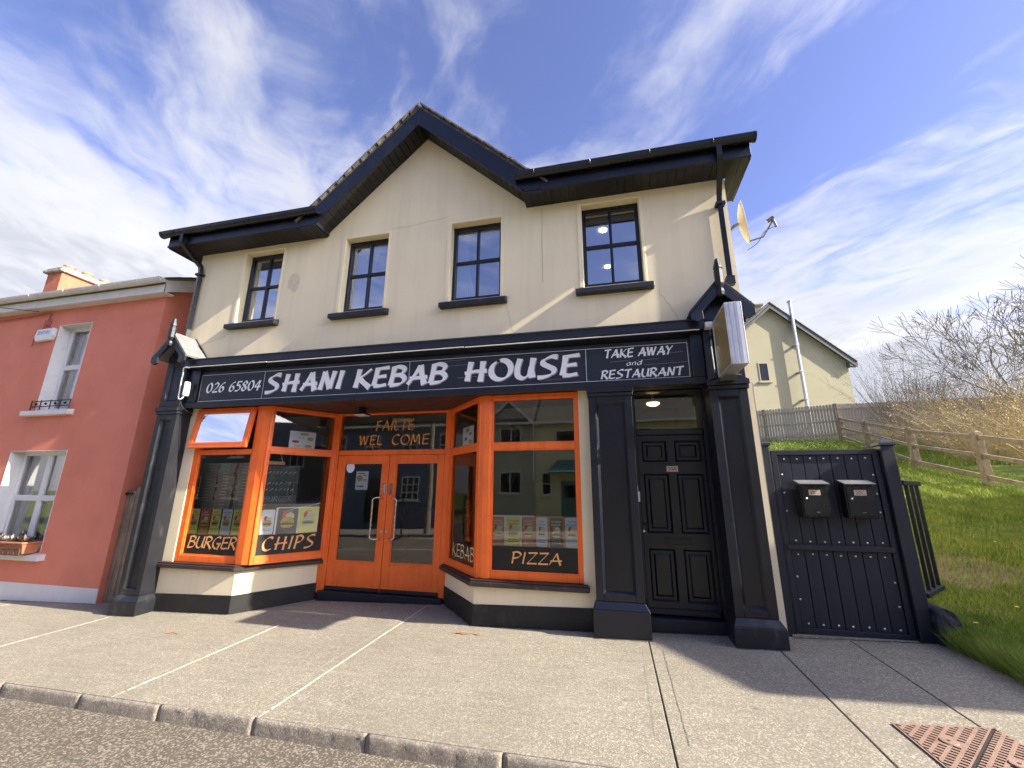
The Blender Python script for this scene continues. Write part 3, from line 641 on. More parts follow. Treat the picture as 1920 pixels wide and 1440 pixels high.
def text_mesh(txt, place, s0, s1, zc, h, align='C'):
    """small print in the built-in font, as flat mesh"""
    cu = bpy.data.curves.new('t', 'FONT'); cu.body = txt; cu.size = 1.0; cu.align_x = 'LEFT'; cu.resolution_u = 2
    ob = bpy.data.objects.new('t', cu); COL.objects.link(ob); dg = bpy.context.evaluated_depsgraph_get(); dg.update()
    me = bpy.data.meshes.new_from_object(ob.evaluated_get(dg)); bpy.data.objects.remove(ob)
    v = np.array([tuple(p.co) for p in me.vertices]); mb = MB()
    if len(v) == 0: return mb
    lo, hi = v.min(0), v.max(0); w = hi[0] - lo[0]; sc = h / max(.3, (hi[1] - lo[1])); sx = min(sc, (s1 - s0) / w)
    off = (s0 + s1) / 2 - w * sx / 2
    mb.add([place(off + (p[0] - lo[0]) * sx, zc + (p[1] - (lo[1] + hi[1]) / 2) * sc, 0) for p in v], [tuple(f.vertices) for f in me.polygons])
    bpy.data.meshes.remove(me); bpy.data.curves.remove(cu); return mb

# ------------------------------------------------------------------ the shop
shop = thing('shop_building', 'cream two-storey takeaway with navy fascia, orange bay shopfront and central gable', 'shop', (-2.65, 0.3, -0.08))
WX = [(-5.97, -5.20), (-4.02, -3.25), (-2.20, -1.41), (-.24, .55)]
WZ0, WZ1 = 4.17, 5.46
XL, XR, ZS, PX, PZ = -6.94, 1.65, 5.55, -2.69, 7.16
GL0, GR0 = -4.45, -0.95
def build_walls():
    mb = MB(); mb.wall(XL, XR, 2.74, ZS, 0.0, [(a, b, WZ0, WZ1) for a, b in WX], 0.13)
    mb.quad((GL0, 0, ZS), (GR0, 0, ZS), (PX, 0, PZ))
    mb.quad((GL0 - .6, 0.0, ZS), (GL0, 0, ZS), (GL0, 0, ZS + .1), (GL0 - .6, 0, ZS + .1))
    # ground-floor piers beside the bays and at the right corner
    mb.box(-6.55, -6.30, 0.004, .14, -.2, 2.739); mb.box(-.37, -.20, 0.004, .14, -.05, 2.739); mb.box(1.45, 1.648, 0.001, .2, -.02, 2.739)
    # sides and back
    mb.quad((XR, 0, -.3), (XR, 7, -.3), (XR, 7, ZS), (XR, 0, ZS)); mb.quad((XL, 0, -.4), (XL, 0, ZS), (XL, 7, ZS), (XL, 7, -.4)); mb.quad((XL, 7, -.4), (XL, 7, ZS), (XR, 7, ZS), (XR, 7, -.3))
    mb.quad((XR, 0, ZS), (XR, 7, ZS), (XR, 3.5, 8.0)); mb.quad((XL, 0, ZS), (XL, 3.5, 8.0), (XL, 7, ZS))
    w = part(mb, 'wall', 'cream', shop)
    # smooth plaster band round each opening
    for a, b in WX:
        m = MB()
        m.box(a - .055, a + .002, -.008, .0, WZ0, WZ1 + .04); m.box(b - .002, b + .035, -.008, .0, WZ0, WZ1 + .04); m.box(a + .002, b - .002, -.008, 0, WZ1 - .002, WZ1 + .04)
        m.box(a - .002, a + .006, 0.001, .12, WZ0, WZ1 - .006); m.box(b - .006, b + .002, 0.001, .12, WZ0, WZ1 - .006); m.box(a, b, 0.001, .12, WZ1 - .006, WZ1 + .001)
        part(m, 'plaster_band', 'cream_trim', w, bev=.003)
    m = MB(); rr_ = random.Random(3); m.quad(*[(-4.915 + .12 * math.cos(q) * rr_.uniform(.8, 1.15), -.0022, 4.79 + .17 * math.sin(q) * rr_.uniform(.8, 1.12)) for q in np.linspace(0, 6.28, 19)[:-1]]); part(m, 'repair_patch', 'patch', w)
    def seam(pts, wd=.006):
        m = MB()
        for i in range(len(pts) - 1):
            p, q = Vector(pts[i]), Vector(pts[i + 1]); d = (q - p).normalized(); n = Vector((-d.y, d.x)) * wd / 2
            m.quad(*[(v.x, -.0025, v.y) for v in (p - n, p + n, q + n, q - n)])
        part(m, 'hairline_crack', 'crackline', w)
    M('crackline', (0.52, 0.43, 0.32), .9, .2, 20)
    def wig(p, q, n, a): return [(p[0] + (q[0] - p[0]) * i / n + random.uniform(-a, a), p[1] + (q[1] - p[1]) * i / n + random.uniform(-a, a)) for i in range(n + 1)]
    seam(wig((-3.2, 5.52), (-2.26, 5.58), 9, .012)); seam(wig((-1.33, 4.05), (-1.22, 3.6), 7, .012), .005)
    seam(wig((.70, 4.05), (.95, 3.55), 8, .02), .005); seam(wig((-6.8, 3.75), (-6.1, 3.95), 8, .012), .005); seam(wig((-.80, 5.50), (-.80, 4.3), 8, .004), .006)
build_walls()

def build_upper_windows():
    for i, (a, b) in enumerate(WX):
        names = ['leftmost', 'second from left', 'third from left', 'rightmost']
        y0, y1 = .12, .19; cx = (a + b) / 2; zm = 4.845
        m = MB(); fw = .055
        m.box(a, a + fw, y0, y1, WZ0, WZ1); m.box(b - fw, b, y0, y1, WZ0, WZ1); m.box(a + fw, b - fw, y0, y1, WZ1 - .075, WZ1); m.box(a + fw, b - fw, y0, y1, WZ0, WZ0 + .10)
        win = part(m, 'window', 'navy', shop, bev=.006)
        m = MB(); m.box(cx - .019, cx + .019, y0 + .004, y1 - .01, WZ0 + .10, WZ1 - .075); part(m, 'glazing_bar', 'navy', win, bev=.004)
        m = MB(); m.box(a + fw, b - fw, y0 + .006, y1 - .012, zm - .022, zm + .022); part(m, 'glazing_bar', 'navy', win, bev=.004)
        m = MB(); m.box(cx - .17, cx + .17, y0 - .008, y0, WZ1 - .045, WZ1 - .025); part(m, 'trickle_vent', 'black_plastic', win)
        for (pa, pb) in ((a + fw, cx - .019), (cx + .019, b - fw)):
            for (qa, qb) in ((WZ0 + .10, zm - .022), (zm + .022, WZ1 - .075)):
                m = MB(); m.quad((pa, .155, qa), (pb, .155, qa), (pb, .155, qb), (pa, .155, qb)); part(m, 'pane', 'glass_up', win)
                m = MB(); t = .009
                m.box(pa, pa + t, .158, .170, qa, qb); m.box(pb - t, pb, .158, .170, qa, qb); m.box(pa + t, pb - t, .158, .170, qb - t, qb); m.box(pa + t, pb - t, .158, .170, qa, qa + t)
                part(m, 'spacer_bar', 'white_pvc', win)
        m = MB(); m.xprism([(-.10, 4.045), (.14, 4.045), (.14, 4.165), (.0, 4.155), (-.10, 4.115)], a - .105, b + .105)
        part(m, 'sill', 'navy_worn', win, bev=.006)
        # the room behind
        m = MB(); x0, x1, zb, zt, yb = a - .6, b + .6, 3.4, 5.52, 2.6
        m.quad((x0, yb, zb), (x1, yb, zb), (x1, yb, zt), (x0, yb, zt)); m.quad((x0, .2, zb), (x0, yb, zb), (x0, yb, zt), (x0, .2, zt)); m.quad((x1, .2, zb), (x1, .2, zt), (x1, yb, zt), (x1, yb, zb)); m.quad((x0, .2, zb), (x1, .2, zb), (x1, yb, zb), (x0, yb, zb))
        part(m, 'room_wall', 'room_up', win)
        m = MB(); m.quad((x0, .2, zt), (x0, yb, zt), (x1, yb, zt), (x1, .2, zt)); part(m, 'room_ceiling', 'ceiling_white', win)
        m = MB(); m.box(a + .03, b - .03, .24, .26, WZ1 - .17, WZ1 - .08); part(m, 'blind_rail', 'white_pvc', win)
        if i == 3:
            for (lx, ly) in ((.06, .75), (.12, 1.9)):
                m = MB(); m.lathe((lx, ly, zt - .012), [(.055, 0), (.055, .01)], 14); part(m, 'ceiling_spot', 'lamp_white', win)
    def drape(name, pts, label, n=26):   # pts: list of (z, x_left, x_right)
        mb = MB(); rows = []
        pts = sorted(pts, reverse=True)
        for k in range(13):
            z = pts[0][0] + (pts[-1][0] - pts[0][0]) * k / 12
            for j in range(len(pts) - 1):
                if pts[j][0] >= z >= pts[j + 1][0]:
                    t = (pts[j][0] - z) / max(1e-6, pts[j][0] - pts[j + 1][0]); xa = pts[j][1] + (pts[j + 1][1] - pts[j][1]) * t; xb = pts[j][2] + (pts[j + 1][2] - pts[j][2]) * t
            rows.append([(xa + (xb - xa) * q / n, .29 + .022 * math.sin(q * 1.9 + k * .1) + .008 * math.sin(q * 4.1), z) for q in range(n + 1)])
        vs = [p for r in rows for p in r]; W = n + 1
        mb.add(vs, [(r * W + c, r * W + c + 1, (r + 1) * W + c + 1, (r + 1) * W + c) for r in range(12) for c in range(n)])
        solo(mb, name, 'curtain', label, 'curtain', 'white curtains upstairs', smooth=True)
    drape('net_curtain', [(5.42, -5.97, -5.45), (4.7, -5.97, -5.66), (4.18, -5.97, -5.8)], 'white curtain behind the leftmost upstairs window, drawn to its left')
    drape('net_curtain', [(5.42, -4.02, -3.55), (4.75, -4.02, -3.68), (4.18, -4.02, -3.82)], 'white curtain tied left in the upstairs window below the gable slope')
    drape('net_curtain', [(5.42, -3.46, -3.25), (4.9, -3.36, -3.25), (4.5, -3.30, -3.25)], 'narrow white curtain at the right of the second upstairs window')
    drape('net_curtain', [(5.3, -2.20, -2.02), (4.7, -2.20, -1.96), (4.18, -2.20, -1.84)], 'pale curtain in the left corner of the third upstairs window')
build_upper_windows()

def build_roof():
    yf = -.33
    # main roof slopes behind the eaves, with the cross gable running back
    mb = MB(); ex0, ex1 = XL - .38, XR + .26
    for qa, qb in ((ex0, GL0 - .1), (GR0 + .1, ex1)):
        mb.quad((qa, yf - .02, 5.80), (qb, yf - .02, 5.80), (qb, 3.5, 8.15), (qa, 3.5, 8.15)); mb.quad((qa, yf - .02, 5.76), (qa, 3.5, 8.1), (qb, 3.5, 8.1), (qb, yf - .02, 5.76))
    mb.quad((ex0, 3.5, 8.15), (ex1, 3.5, 8.15), (ex1, 7.3, 5.80), (ex0, 7.3, 5.80)); mb.quad((GL0 - .1, 1.6, 6.95), (GR0 + .1, 1.6, 6.95), (GR0 + .1, 3.5, 8.15), (GL0 - .1, 3.5, 8.15))
    roof = part(mb, 'roof', 'roof_tile', shop)
    # gable roof slabs
    sl_ = (PZ - ZS) / (PX - GL0)
    zt = PZ + .31
    for sgn in (-1, 1):
        mb = MB(); xe = PX + sgn * 2.02; ze = zt - 2.02 * sl_
        mb.add([(PX, yf - .01, zt), (xe, yf - .01, ze), (xe, 3.2, ze), (PX, 3.2, zt), (PX, yf - .01, zt - .05), (xe, yf - .01, ze - .05), (xe, 3.2, ze - .05), (PX, 3.2, zt - .05)],
               [(0, 1, 2, 3), (7, 6, 5, 4), (0, 4, 5, 1), (1, 5, 6, 2), (2, 6, 7, 3)])
        part(mb, 'gable_slope', 'roof_tile', roof)
        # verge tiles, one by one
        L_ = math.hypot(2.0, 2.0 * sl_); n = 15; ux, uz = sgn * 2.0 / L_, -2.0 * sl_ / L_; nx_, nz_ = -uz * sgn, abs(ux)
        for k in range(n):
            a = L_ * k / n; b = a + L_ / n * 1.10; lift = random.uniform(0, .012); h0 = .0 + lift * .6; h1 = .016 + lift * .6
            P = lambda s, h: (PX + ux * s + sgn * nz_ * 0 + (uz * -sgn) * 0 - uz * h * sgn * sgn * 0 + (abs(uz) * h * sgn), zt + uz * s + abs(ux) * h)
            q = [P(a, h0 + .014), P(b, h0), P(b, h0 + .026), P(a, h1 + .014)]
            m = MB(); y0 = yf - .05 - random.uniform(0, .012); m.yprism(q, y0, y0 + .34); part(m, 'verge_tile', 'roof_tile', roof)
        # bargeboard
        m = MB(); yb0, yb1 = yf - .022, yf
        top0 = zt - .045; bot = PZ - .07
        xt = PX + sgn * 1.93; xb = PX + sgn * 1.72
        poly = [(PX, top0), (xt, top0 - 1.93 * sl_), (xt, top0 - 1.93 * sl_ - .16), (xb, bot - 1.72 * sl_), (PX, bot)]
        m.yprism(poly, yb0, yb1); part(m, 'bargeboard', 'navy', shop, bev=.004)
        m = MB(); m.yprism([(PX, bot + .035), (PX + sgn * 1.70, bot + .035 - 1.70 * sl_), (PX + sgn * 1.70, bot - .002 - 1.70 * sl_), (PX, bot - .002)], yb0 - .010, yb0 - .001); part(m, 'barge_moulding', 'navy', shop)
        m = MB(); xa_, xb_ = sorted((PX + sgn * 1.66, PX + sgn * 2.06)); m.yprism([(xa_, ZS + .012), (xb_, ZS + .012), (xb_, zt - 2.06 * sl_ - .05), (xa_, zt - 1.66 * sl_ - .06)] if sgn > 0 else [(xa_, ZS + .012), (xb_, ZS + .012), (xb_, zt - 1.66 * sl_ - .06), (xa_, zt - 2.06 * sl_ - .05)], yf + .001, -.01); part(m, 'gable_foot', 'navy', shop)
        # sloping soffit boards
        n = 20
        for k in range(n):
            a = 1.76 * k / n + .004; b = 1.76 * (k + 1) / n - .004
            m = MB(); z_ = lambda d: PZ - .012 - d * sl_
            m.yprism([(PX + sgn * a, z_(a)), (PX + sgn * b, z_(b)), (PX + sgn * b, z_(b) + .02), (PX + sgn * a, z_(a) + .02)], yf + .002, -.004)
            part(m, 'soffit_board', 'soffit', shop)
        m = MB(); m.yprism([(PX, PZ + .012), (PX + sgn * 1.76, PZ + .012 - 1.76 * sl_), (PX + sgn * 1.76, PZ + .03 - 1.76 * sl_), (PX, PZ + .03)], yf + .002, -.004); part(m, 'soffit_backing', 'soffit', shop)
    # eaves left and right of the gable: soffit boards, fascia, gutter with brackets
    for (x0, x1, tag_) in ((XL - .36, GL0 + .08, 'l'), (GR0 - .08, XR + .24, 'r')):
        n = int((x1 - x0) / .105)
        for k in range(n):
            a = x0 + (x1 - x0) * k / n + .003; b = x0 + (x1 - x0) * (k + 1) / n - .003
            m = MB(); m.box(a, b, yf + .002, -.003 if XL < (a + b) / 2 < XR else .5, ZS - .004, ZS + .014); part(m, 'soffit_board', 'soffit', shop)
        m = MB(); m.box(x0, x1, yf + .002, -.003, ZS + .016, ZS + .03); part(m, 'soffit_backing', 'soffit', shop)
        m = MB(); m.box(x0, x1, yf - .018, yf - .001, ZS - .01, ZS + .22); m.box(x0, x1, yf - .032, yf - .018, ZS - .008, ZS + .028); part(m, 'fascia_board', 'navy', shop, bev=.004)
        ga, gb = (XL - .44, GL0 + .16) if tag_ == 'l' else (GR0 - .16, XR + .28)
        m = MB(); c = (yf - .078, ZS + .225); prof = []
        for q in range(13):
            t = math.radians(180 + 180 * q / 12); prof.append((c[0] + .06 * math.cos(t), c[1] + .072 * math.sin(t)))
        prof = [(c[0] - .066, c[1] + .020), (c[0] - .066, c[1] + .004)] + prof + [(c[0] + .052, c[1])] + [(c[0] + .052 * math.cos(math.radians(360 - 180 * q / 8)), c[1] + .062 * math.sin(math.radians(360 - 180 * q / 8))) for q in range(1, 9)] + [(c[0] - .052, c[1] + .020)]
        m.xprism(prof, ga, gb)
        gut = part(m, 'gutter', 'black_plastic', shop)
        for xe in ((ga,) if tag_ == 'l' else (gb,)):
            m = MB(); m.xprism([(c[0] + .074 * math.cos(math.radians(180 + 180 * q / 10)), c[1] + .010 + .086 * math.sin(math.radians(180 + 180 * q / 10))) for q in range(11)], xe - .012, xe + .012); part(m, 'gutter_end_cap', 'black_plastic', gut)
        nb = 4
        for k in range(nb):
            xb_ = ga + (gb - ga) * (k + .35) / nb
            m = MB(); m.xprism([(c[0] + .076 * math.cos(math.radians(180 + 180 * q / 10)), c[1] + .012 + .086 * math.sin(math.radians(180 + 180 * q / 10))) for q in range(11)], xb_ - .014, xb_ + .014); part(m, 'gutter_bracket', 'black_plastic', gut, bev=.002)
        # boxed eave end (return) beyond the wall corner
        ex = (XL - .36, XL) if tag_ == 'l' else (XR, XR + .24)
        m = MB(); m.box(ex[0] if tag_ == 'l' else ex[1] - .02, ex[0] + .02 if tag_ == 'l' else ex[1], yf, .5, ZS - .02, ZS + .22); part(m, 'eave_end_board', 'black_plastic', shop, bev=.003)
    # downpipes
    for (xg, xw, zend, nm) in ((XL + .02, XL + .09, 3.85, 'l'), (XR - .14, XR - .10, 4.0, 'r')):
        s = .035
        m = MB(); path = [(xg, yf - .08, ZS + .17), (xg, yf - .08, ZS + .02), (xg + (xw - xg) * .2, yf - .05, ZS - .03), (xw, -.07, ZS - .27), (xw, -.05, ZS - .36), (xw, -.05, zend)]
        m.tube(path, s * 1.25, 4, True); dp = part(m, 'downpipe', 'black_plastic', shop)
        m = MB(); m.box(xw - .06, xw + .06, -.10, -.003, ZS - .44, ZS - .40); part(m, 'pipe_bracket', 'black_plastic', dp, bev=.004)
        m = MB(); m.box(xw - .05, xw + .05, -.09, -.003, zend - .02, zend + .09); part(m, 'pipe_collar', 'black_plastic', dp, bev=.004)
build_roof()

def ipanel(m, x0, x1, z0, z1, px0, px1, pz0, pz1, yf, yb, rec=.03, ch=.03):
    """solid front with a recessed panel"""
    m.box(x0, px0, yf, yb, z0, z1); m.box(px1, x1, yf, yb, z0, z1); m.box(px0, px1, yf, yb, z0, pz0); m.box(px0, px1, yf, yb, pz1, z1)
def build_pilasters():
    def pil(x0, x1, yf, zbase, ztop_base, ztop, hood, mat, lab):
        ground = lambda x, y: zg(x, y) - .03
        m = MB(); bx0, bx1, by = x0 - .035, x1 + .045, yf - .05
        m.prism([(bx0, by), (bx1, by), (bx1, .1), (bx0, .1)], ground, ztop_base - .075); m.frustum((bx0, bx1, by, .1, ztop_base - .075), (x0, x1, yf, .1, ztop_base))
        p = MB(); w = x1 - x0; e = .085
        ipanel(p, x0, x1, ztop_base, ztop - .12, x0 + e, x1 - e, ztop_base + .07, ztop - .20, yf, .1)
        pi = part(p, 'pilaster', mat, shop, bev=.004, label=lab)
        part(m, 'pilaster_base', 'navy_worn' if hood else 'navy', pi, bev=.006)
        q = MB(); q.panel(x0 + e, x1 - e, ztop_base + .07, ztop - .20, yf + .004, .035, .030); part(q, 'pilaster_panel', mat, pi)
        q = MB(); q.box(x0 - .012, x1 + .016, yf - .022, .1, ztop - .12, ztop - .075); q.box(x0 - .02, x1 + .024, yf - .034, .1, ztop - .072, ztop - .012); q.box(x0 - .008, x1 + .012, yf - .012, .1, ztop - .012, ztop + .004)
        part(q, 'capital', mat, pi, bev=.006)
        if not hood: return
        zt = 3.46
        q = MB(); ipanel(q, x0, x1, ztop + .004, zt, x0 + .075, x1 - .075, ztop + .09, zt - .05, yf, .1); part(q, 'console_block', mat, pi, bev=.004)
        q = MB(); q.panel(x0 + .075, x1 - .075, ztop + .09, zt - .05, yf + .003, .025, .018); part(q, 'console_panel', mat, pi)
        # little gabled hood with bargeboards, slate slopes and a turned finial
        cx = (x0 + x1) / 2; hy = yf - .17; ap = 3.88; ev = 3.50; hw = .335
        q = MB(); q.yprism([(cx - .19, zt), (cx + .19, zt), (cx + .19, zt + .07), (cx, ap - .06), (cx - .19, zt + .07)], yf - .01, .02); part(q, 'hood_core', mat, pi)
        sl2 = (ap - ev) / hw
        for sg in (-1, 1):
            q = MB(); q.yprism([(cx, ap), (cx + sg * hw, ev), (cx + sg * (hw + .012), ev + .03), (cx, ap + .045)], hy, .0); part(q, 'hood_slope', 'slate_pale' if hood == 'L' else 'navy_worn', pi, bev=.003)
            q = MB(); q.yprism([(cx, ap - .002), (cx + sg * hw, ev - .002), (cx + sg * hw, ev - .075), (cx + sg * (hw - .07), ev - .115), (cx + sg * (hw - .13), ev - .085), (cx + sg * (hw - .125), ev + .015), (cx, ap - .155)], hy - .004, hy + .032); part(q, 'hood_bargeboard', mat, pi, bev=.005)
            q = MB(); q.yprism([(cx, ap + .06), (cx + sg * (hw + .015), ev + .035), (cx + sg * (hw + .02), ev - .035), (cx, ap - .02)], -.03, .0); part(q, 'hood_back_trim', mat, pi, bev=.004)
        q = MB(); q.lathe((cx, hy - .018, 0), [(.036, ap - .20), (.044, ap - .16), (.036, ap - .125), (.022, ap - .11), (.030, ap - .095), (.048, ap - .06), (.050, ap + .10), (.044, ap + .115), (.044, ap + .125), (.052, ap + .135), (.048, ap + .16), (.022, ap + .255), (.006, ap + .27)], 8)
        part(q, 'finial', 'navy_worn', pi)
    M('slate_pale', (0.19, 0.19, 0.19), 0.7, 0.2, 8, 0.3, 50)
    pil(-6.89, -6.49, -.22, 0, .05, 2.74, 'L', 'navy_worn', 'weathered charcoal pilaster with gabled slate hood')
    pil(-.235, .275, -.16, 0, .35, 2.735, None, 'navy', 'plain flat pilaster between the bay and the front door')
    pil(1.125, 1.515, -.24, 0, .30, 2.74, 'R', 'navy', 'navy pilaster with gabled hood under the projecting sign')
build_pilasters()

def build_fascia():
    x0, x1 = -6.49, 1.125
    m = MB(); m.box(x0, x1, -.115, .05, 2.74, 3.40)      # backing
    fa = part(m, 'shop_fascia', 'navy', shop)
    m = MB(); m.box(x0, x1, -.175, -.116, 2.715, 2.80); part(m, 'fascia_bottom_rail', 'navy', fa, bev=.006)
    m = MB(); m.xprism([(-.116, 3.30), (-.20, 3.33), (-.27, 3.345), (-.285, 3.36), (-.285, 3.455), (-.27, 3.47), (0.0, 3.575), (0.0, 3.40), (-.116, 3.40)], x0 + .02, x1 + .02); part(m, 'cornice', 'navy', fa, bev=.005)
    m = MB(); m.xprism([(-.295, 3.452), (-.295, 3.47), (-.27, 3.482), (-.0, 3.588), (-.0, 3.577), (-.27, 3.472), (-.287, 3.465), (-.287, 3.452)], x0 + .02, x1 + .02); part(m, 'lead_flashing', 'black_plinth', fa)
    m = MB(); m.box(.985, x1, -.165, -.116, 2.80, 3.33); part(m, 'fascia_end_rail', 'navy', fa, bev=.006)
    m = MB(); m.box(x0, -6.27, -.165, -.116, 2.80, 3.33); part(m, 'fascia_end_rail', 'navy', fa, bev=.006)
    # signboard
    sx0, sx1, sz0, sz1 = -6.27, .985, 2.80, 3.295
    m = MB(); m.box(sx0, sx1, -.130, -.1165, sz0, sz1); sg = part(m, 'signboard', 'sign_panel', fa, label='long navy signboard with white hand-painted lettering')
    Y = -.1318
    m = MB()
    def ln(a, b, c, d): m.quad((a, Y, c), (b, Y, c), (b, Y, d), (a, Y, d))
    t = .007; a, b, c, d = -6.25, .96, 2.815, 3.245
    ln(a, b, c, c + t); ln(a, b, d - t, d); ln(a, a + t, c + t, d - t); ln(b - t, b, c + t, d - t)
    for xx in (-5.065, -2.665, -.245): ln(xx - t / 2, xx + t / 2, c + t, d - t)
    part(m, 'border_line', 'white_line', sg)
    M('screw', (.45, .45, .46), .5, .1, 5)
    m = MB()
    for xx in np.linspace(-6.2, .9, 22):
        m.lathe((xx, 0, 0), [(.005, 0), (.005, .002)], 6)
    m.v = [(x, Y - .001 - z, 2.822 + y + (.42 if int(i / 12) % 2 else 0)) for i, (x, y, z) in enumerate(m.v)]
    part(m, 'panel_screw', 'screw', sg)
    # faint scratches in the paint
    m = MB()
    for (xa, xb, zz) in ((-4.2, -3.95, 3.09), (-2.25, -1.85, 3.20), (-2.35, -1.75, 3.13), (-1.95, -1.5, 2.96), (.05, .28, 3.05), (.36, .62, 3.05), (.45, .95, 2.99), (.70, .90, 3.12), (-.08, .10, 2.94), (-.75, -.5, 2.86)):
        m.quad((xa, Y - .0002, zz), (xb, Y - .0002, zz + .012), (xb, Y - .0002, zz + .0145), (xa, Y - .0002, zz + .003))
    part(m, 'scratch', 'letter_shade', sg)
    def words(txt, s0, s1, z0, z1, shade=True, **k):
        if shade:
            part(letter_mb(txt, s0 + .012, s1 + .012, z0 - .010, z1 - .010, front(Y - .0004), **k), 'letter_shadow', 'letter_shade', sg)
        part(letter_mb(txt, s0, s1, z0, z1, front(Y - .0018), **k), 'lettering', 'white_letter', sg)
    words('SHANI', -5.02, -3.72, 2.905, 3.175, nib=.255, ang=30, gap=.16)
    words('KEBAB', -3.51, -2.13, 2.905, 3.175, nib=.255, ang=30, gap=.13)
    words('HOUSE', -1.86, -.36, 2.905, 3.175, nib=.255, ang=30, gap=.15)
    words('026 65804', -6.13, -5.12, 2.955, 3.105, False, nib=.19, ang=38, gap=.08, slant=.12)
    words('TAKE AWAY', -.02, .78, 3.105, 3.215, False, nib=.21, ang=38, slant=.1)
    words('and', .24, .42, 2.995, 3.055, False, nib=.19, ang=35, slant=.1)
    words('RESTAURANT', -.07, .88, 2.84, 2.945, False, nib=.21, ang=38, slant=.1)
    # white conduit under the cornice, feeding a transformer by the left pilaster
    m = MB()
    m.tube([(-6.40, -.30, 3.335), (-4.9, -.30, 3.332)], .007, 6); m.tube([(-4.88, -.30, 3.325), (-1.82, -.30, 3.332)], .007, 6); m.tube([(-1.80, -.30, 3.325), (1.08, -.30, 3.332)], .007, 6)
    part(m, 'conduit', 'white_dirty', fa)
    t = thing('sign_transformer', 'white cylindrical box with looped cable at the left end of the signboard', 'electrical box', (-6.40, -.26, 2.86))
    m = MB(); m.lathe((-6.375, -.245, 0), [(.038, 2.89), (.045, 2.90), (.045, 3.10), (.035, 3.115)], 12); part(m, 'casing', 'white_pvc', t, smooth=False)
    m = MB(); m.tube(cr3([(-6.36, -.29, 3.335), (-6.46, -.285, 3.34), (-6.475, -.275, 3.25), (-6.475, -.27, 2.95), (-6.46, -.275, 2.86), (-6.41, -.28, 2.835), (-6.375, -.26, 2.89)]), .010, 6); part(m, 'cable', 'white_pvc', t)
    m = MB(); m.tube(cr3([(-6.44, -.27, 2.86), (-6.43, -.25, 2.78), (-6.40, -.2, 2.70), (-6.33, -.12, 2.62)]), .004, 5); part(m, 'thin_cable', 'cable', t)
def cr3(pts, n=6):
    P = [Vector(p) for p in pts]; P = [P[0]] + P + [P[-1]]; out = []
    for i in range(1, len(P) - 2):
        for k in range(n):
            t = k / n; out.append(.5 * (2 * P[i] + (P[i + 1] - P[i - 1]) * t + (2 * P[i - 1] - 5 * P[i] + 4 * P[i + 1] - P[i + 2]) * t * t + (3 * P[i] - P[i - 1] - 3 * P[i + 1] + P[i + 2]) * t ** 3))
    return out + [P[-2]]
build_fascia()

# ------------------------------------------------------------------ shopfront bays
LP = [(-6.50, 0.0), (-5.165, 0.0), (-4.44, .93)]      # plan of the left stall riser
RP = [(-.22, 0.0), (-1.685, 0.0), (-2.46, .93)]
FRL, LRL = frame2((-5.0, .03), (-4.42, .9))           # left return (normal faces the street)
FRR, LRR = frame2((-2.42, .9), (-1.64, .03))          # right return
BAYS = {}
def offset_path(P, d):
    out = []; n = len(P)
    ns = []
    for i in range(n - 1):
        v = Vector((P[i + 1][0] - P[i][0], P[i + 1][1] - P[i][1])).normalized(); nn = Vector((v.y, -v.x))
        if nn.y > 0: nn = -nn
        ns.append(nn)
    for i in range(n):
        if i == 0: o = ns[0] * d
        elif i == n - 1: o = ns[-1] * d
        else:
            a, b = ns[i - 1], ns[i]; s = (a + b).normalized(); o = s * (d / s.dot(a))
        out.append((P[i][0] + o.x, P[i][1] + o.y))
    return out
def build_bay(P, side, label):
    back = .95
    closed = lambda Q: Q + [(Q[0][0], back)] if True else Q
    m = MB(); m.prism(closed(P) if side == 'L' else closed(P), lambda x, y: zg(x, y) + .23, .40)
    bay = part(m, 'bay', 'cream', shop, label=label)
    BAYS[side] = bay
    Q = offset_path(P, .012); Q[-1] = (Q[-1][0], Q[-1][1])
    m = MB(); m.prism(closed(Q), lambda x, y: zg(x, y) - .05, lambda x, y: zg(x, y) + .232); part(m, 'plinth', 'black_plinth', bay, bev=.004)
    Q = offset_path(P, .07)
    if side == 'R': Q[0] = (-.31, Q[0][1])
    m = MB(); m.prism(closed(Q), .395, .45); part(m, 'sill', 'sill_brown', bay, bev=.008)
    Q = offset_path(P, .055)
    if side == 'R': Q[0] = (-.325, Q[0][1])
    m = MB(); m.prism(closed(Q), .4505, .472); part(m, 'sill_top', 'sill_brown', bay, bev=.006)
    return bay
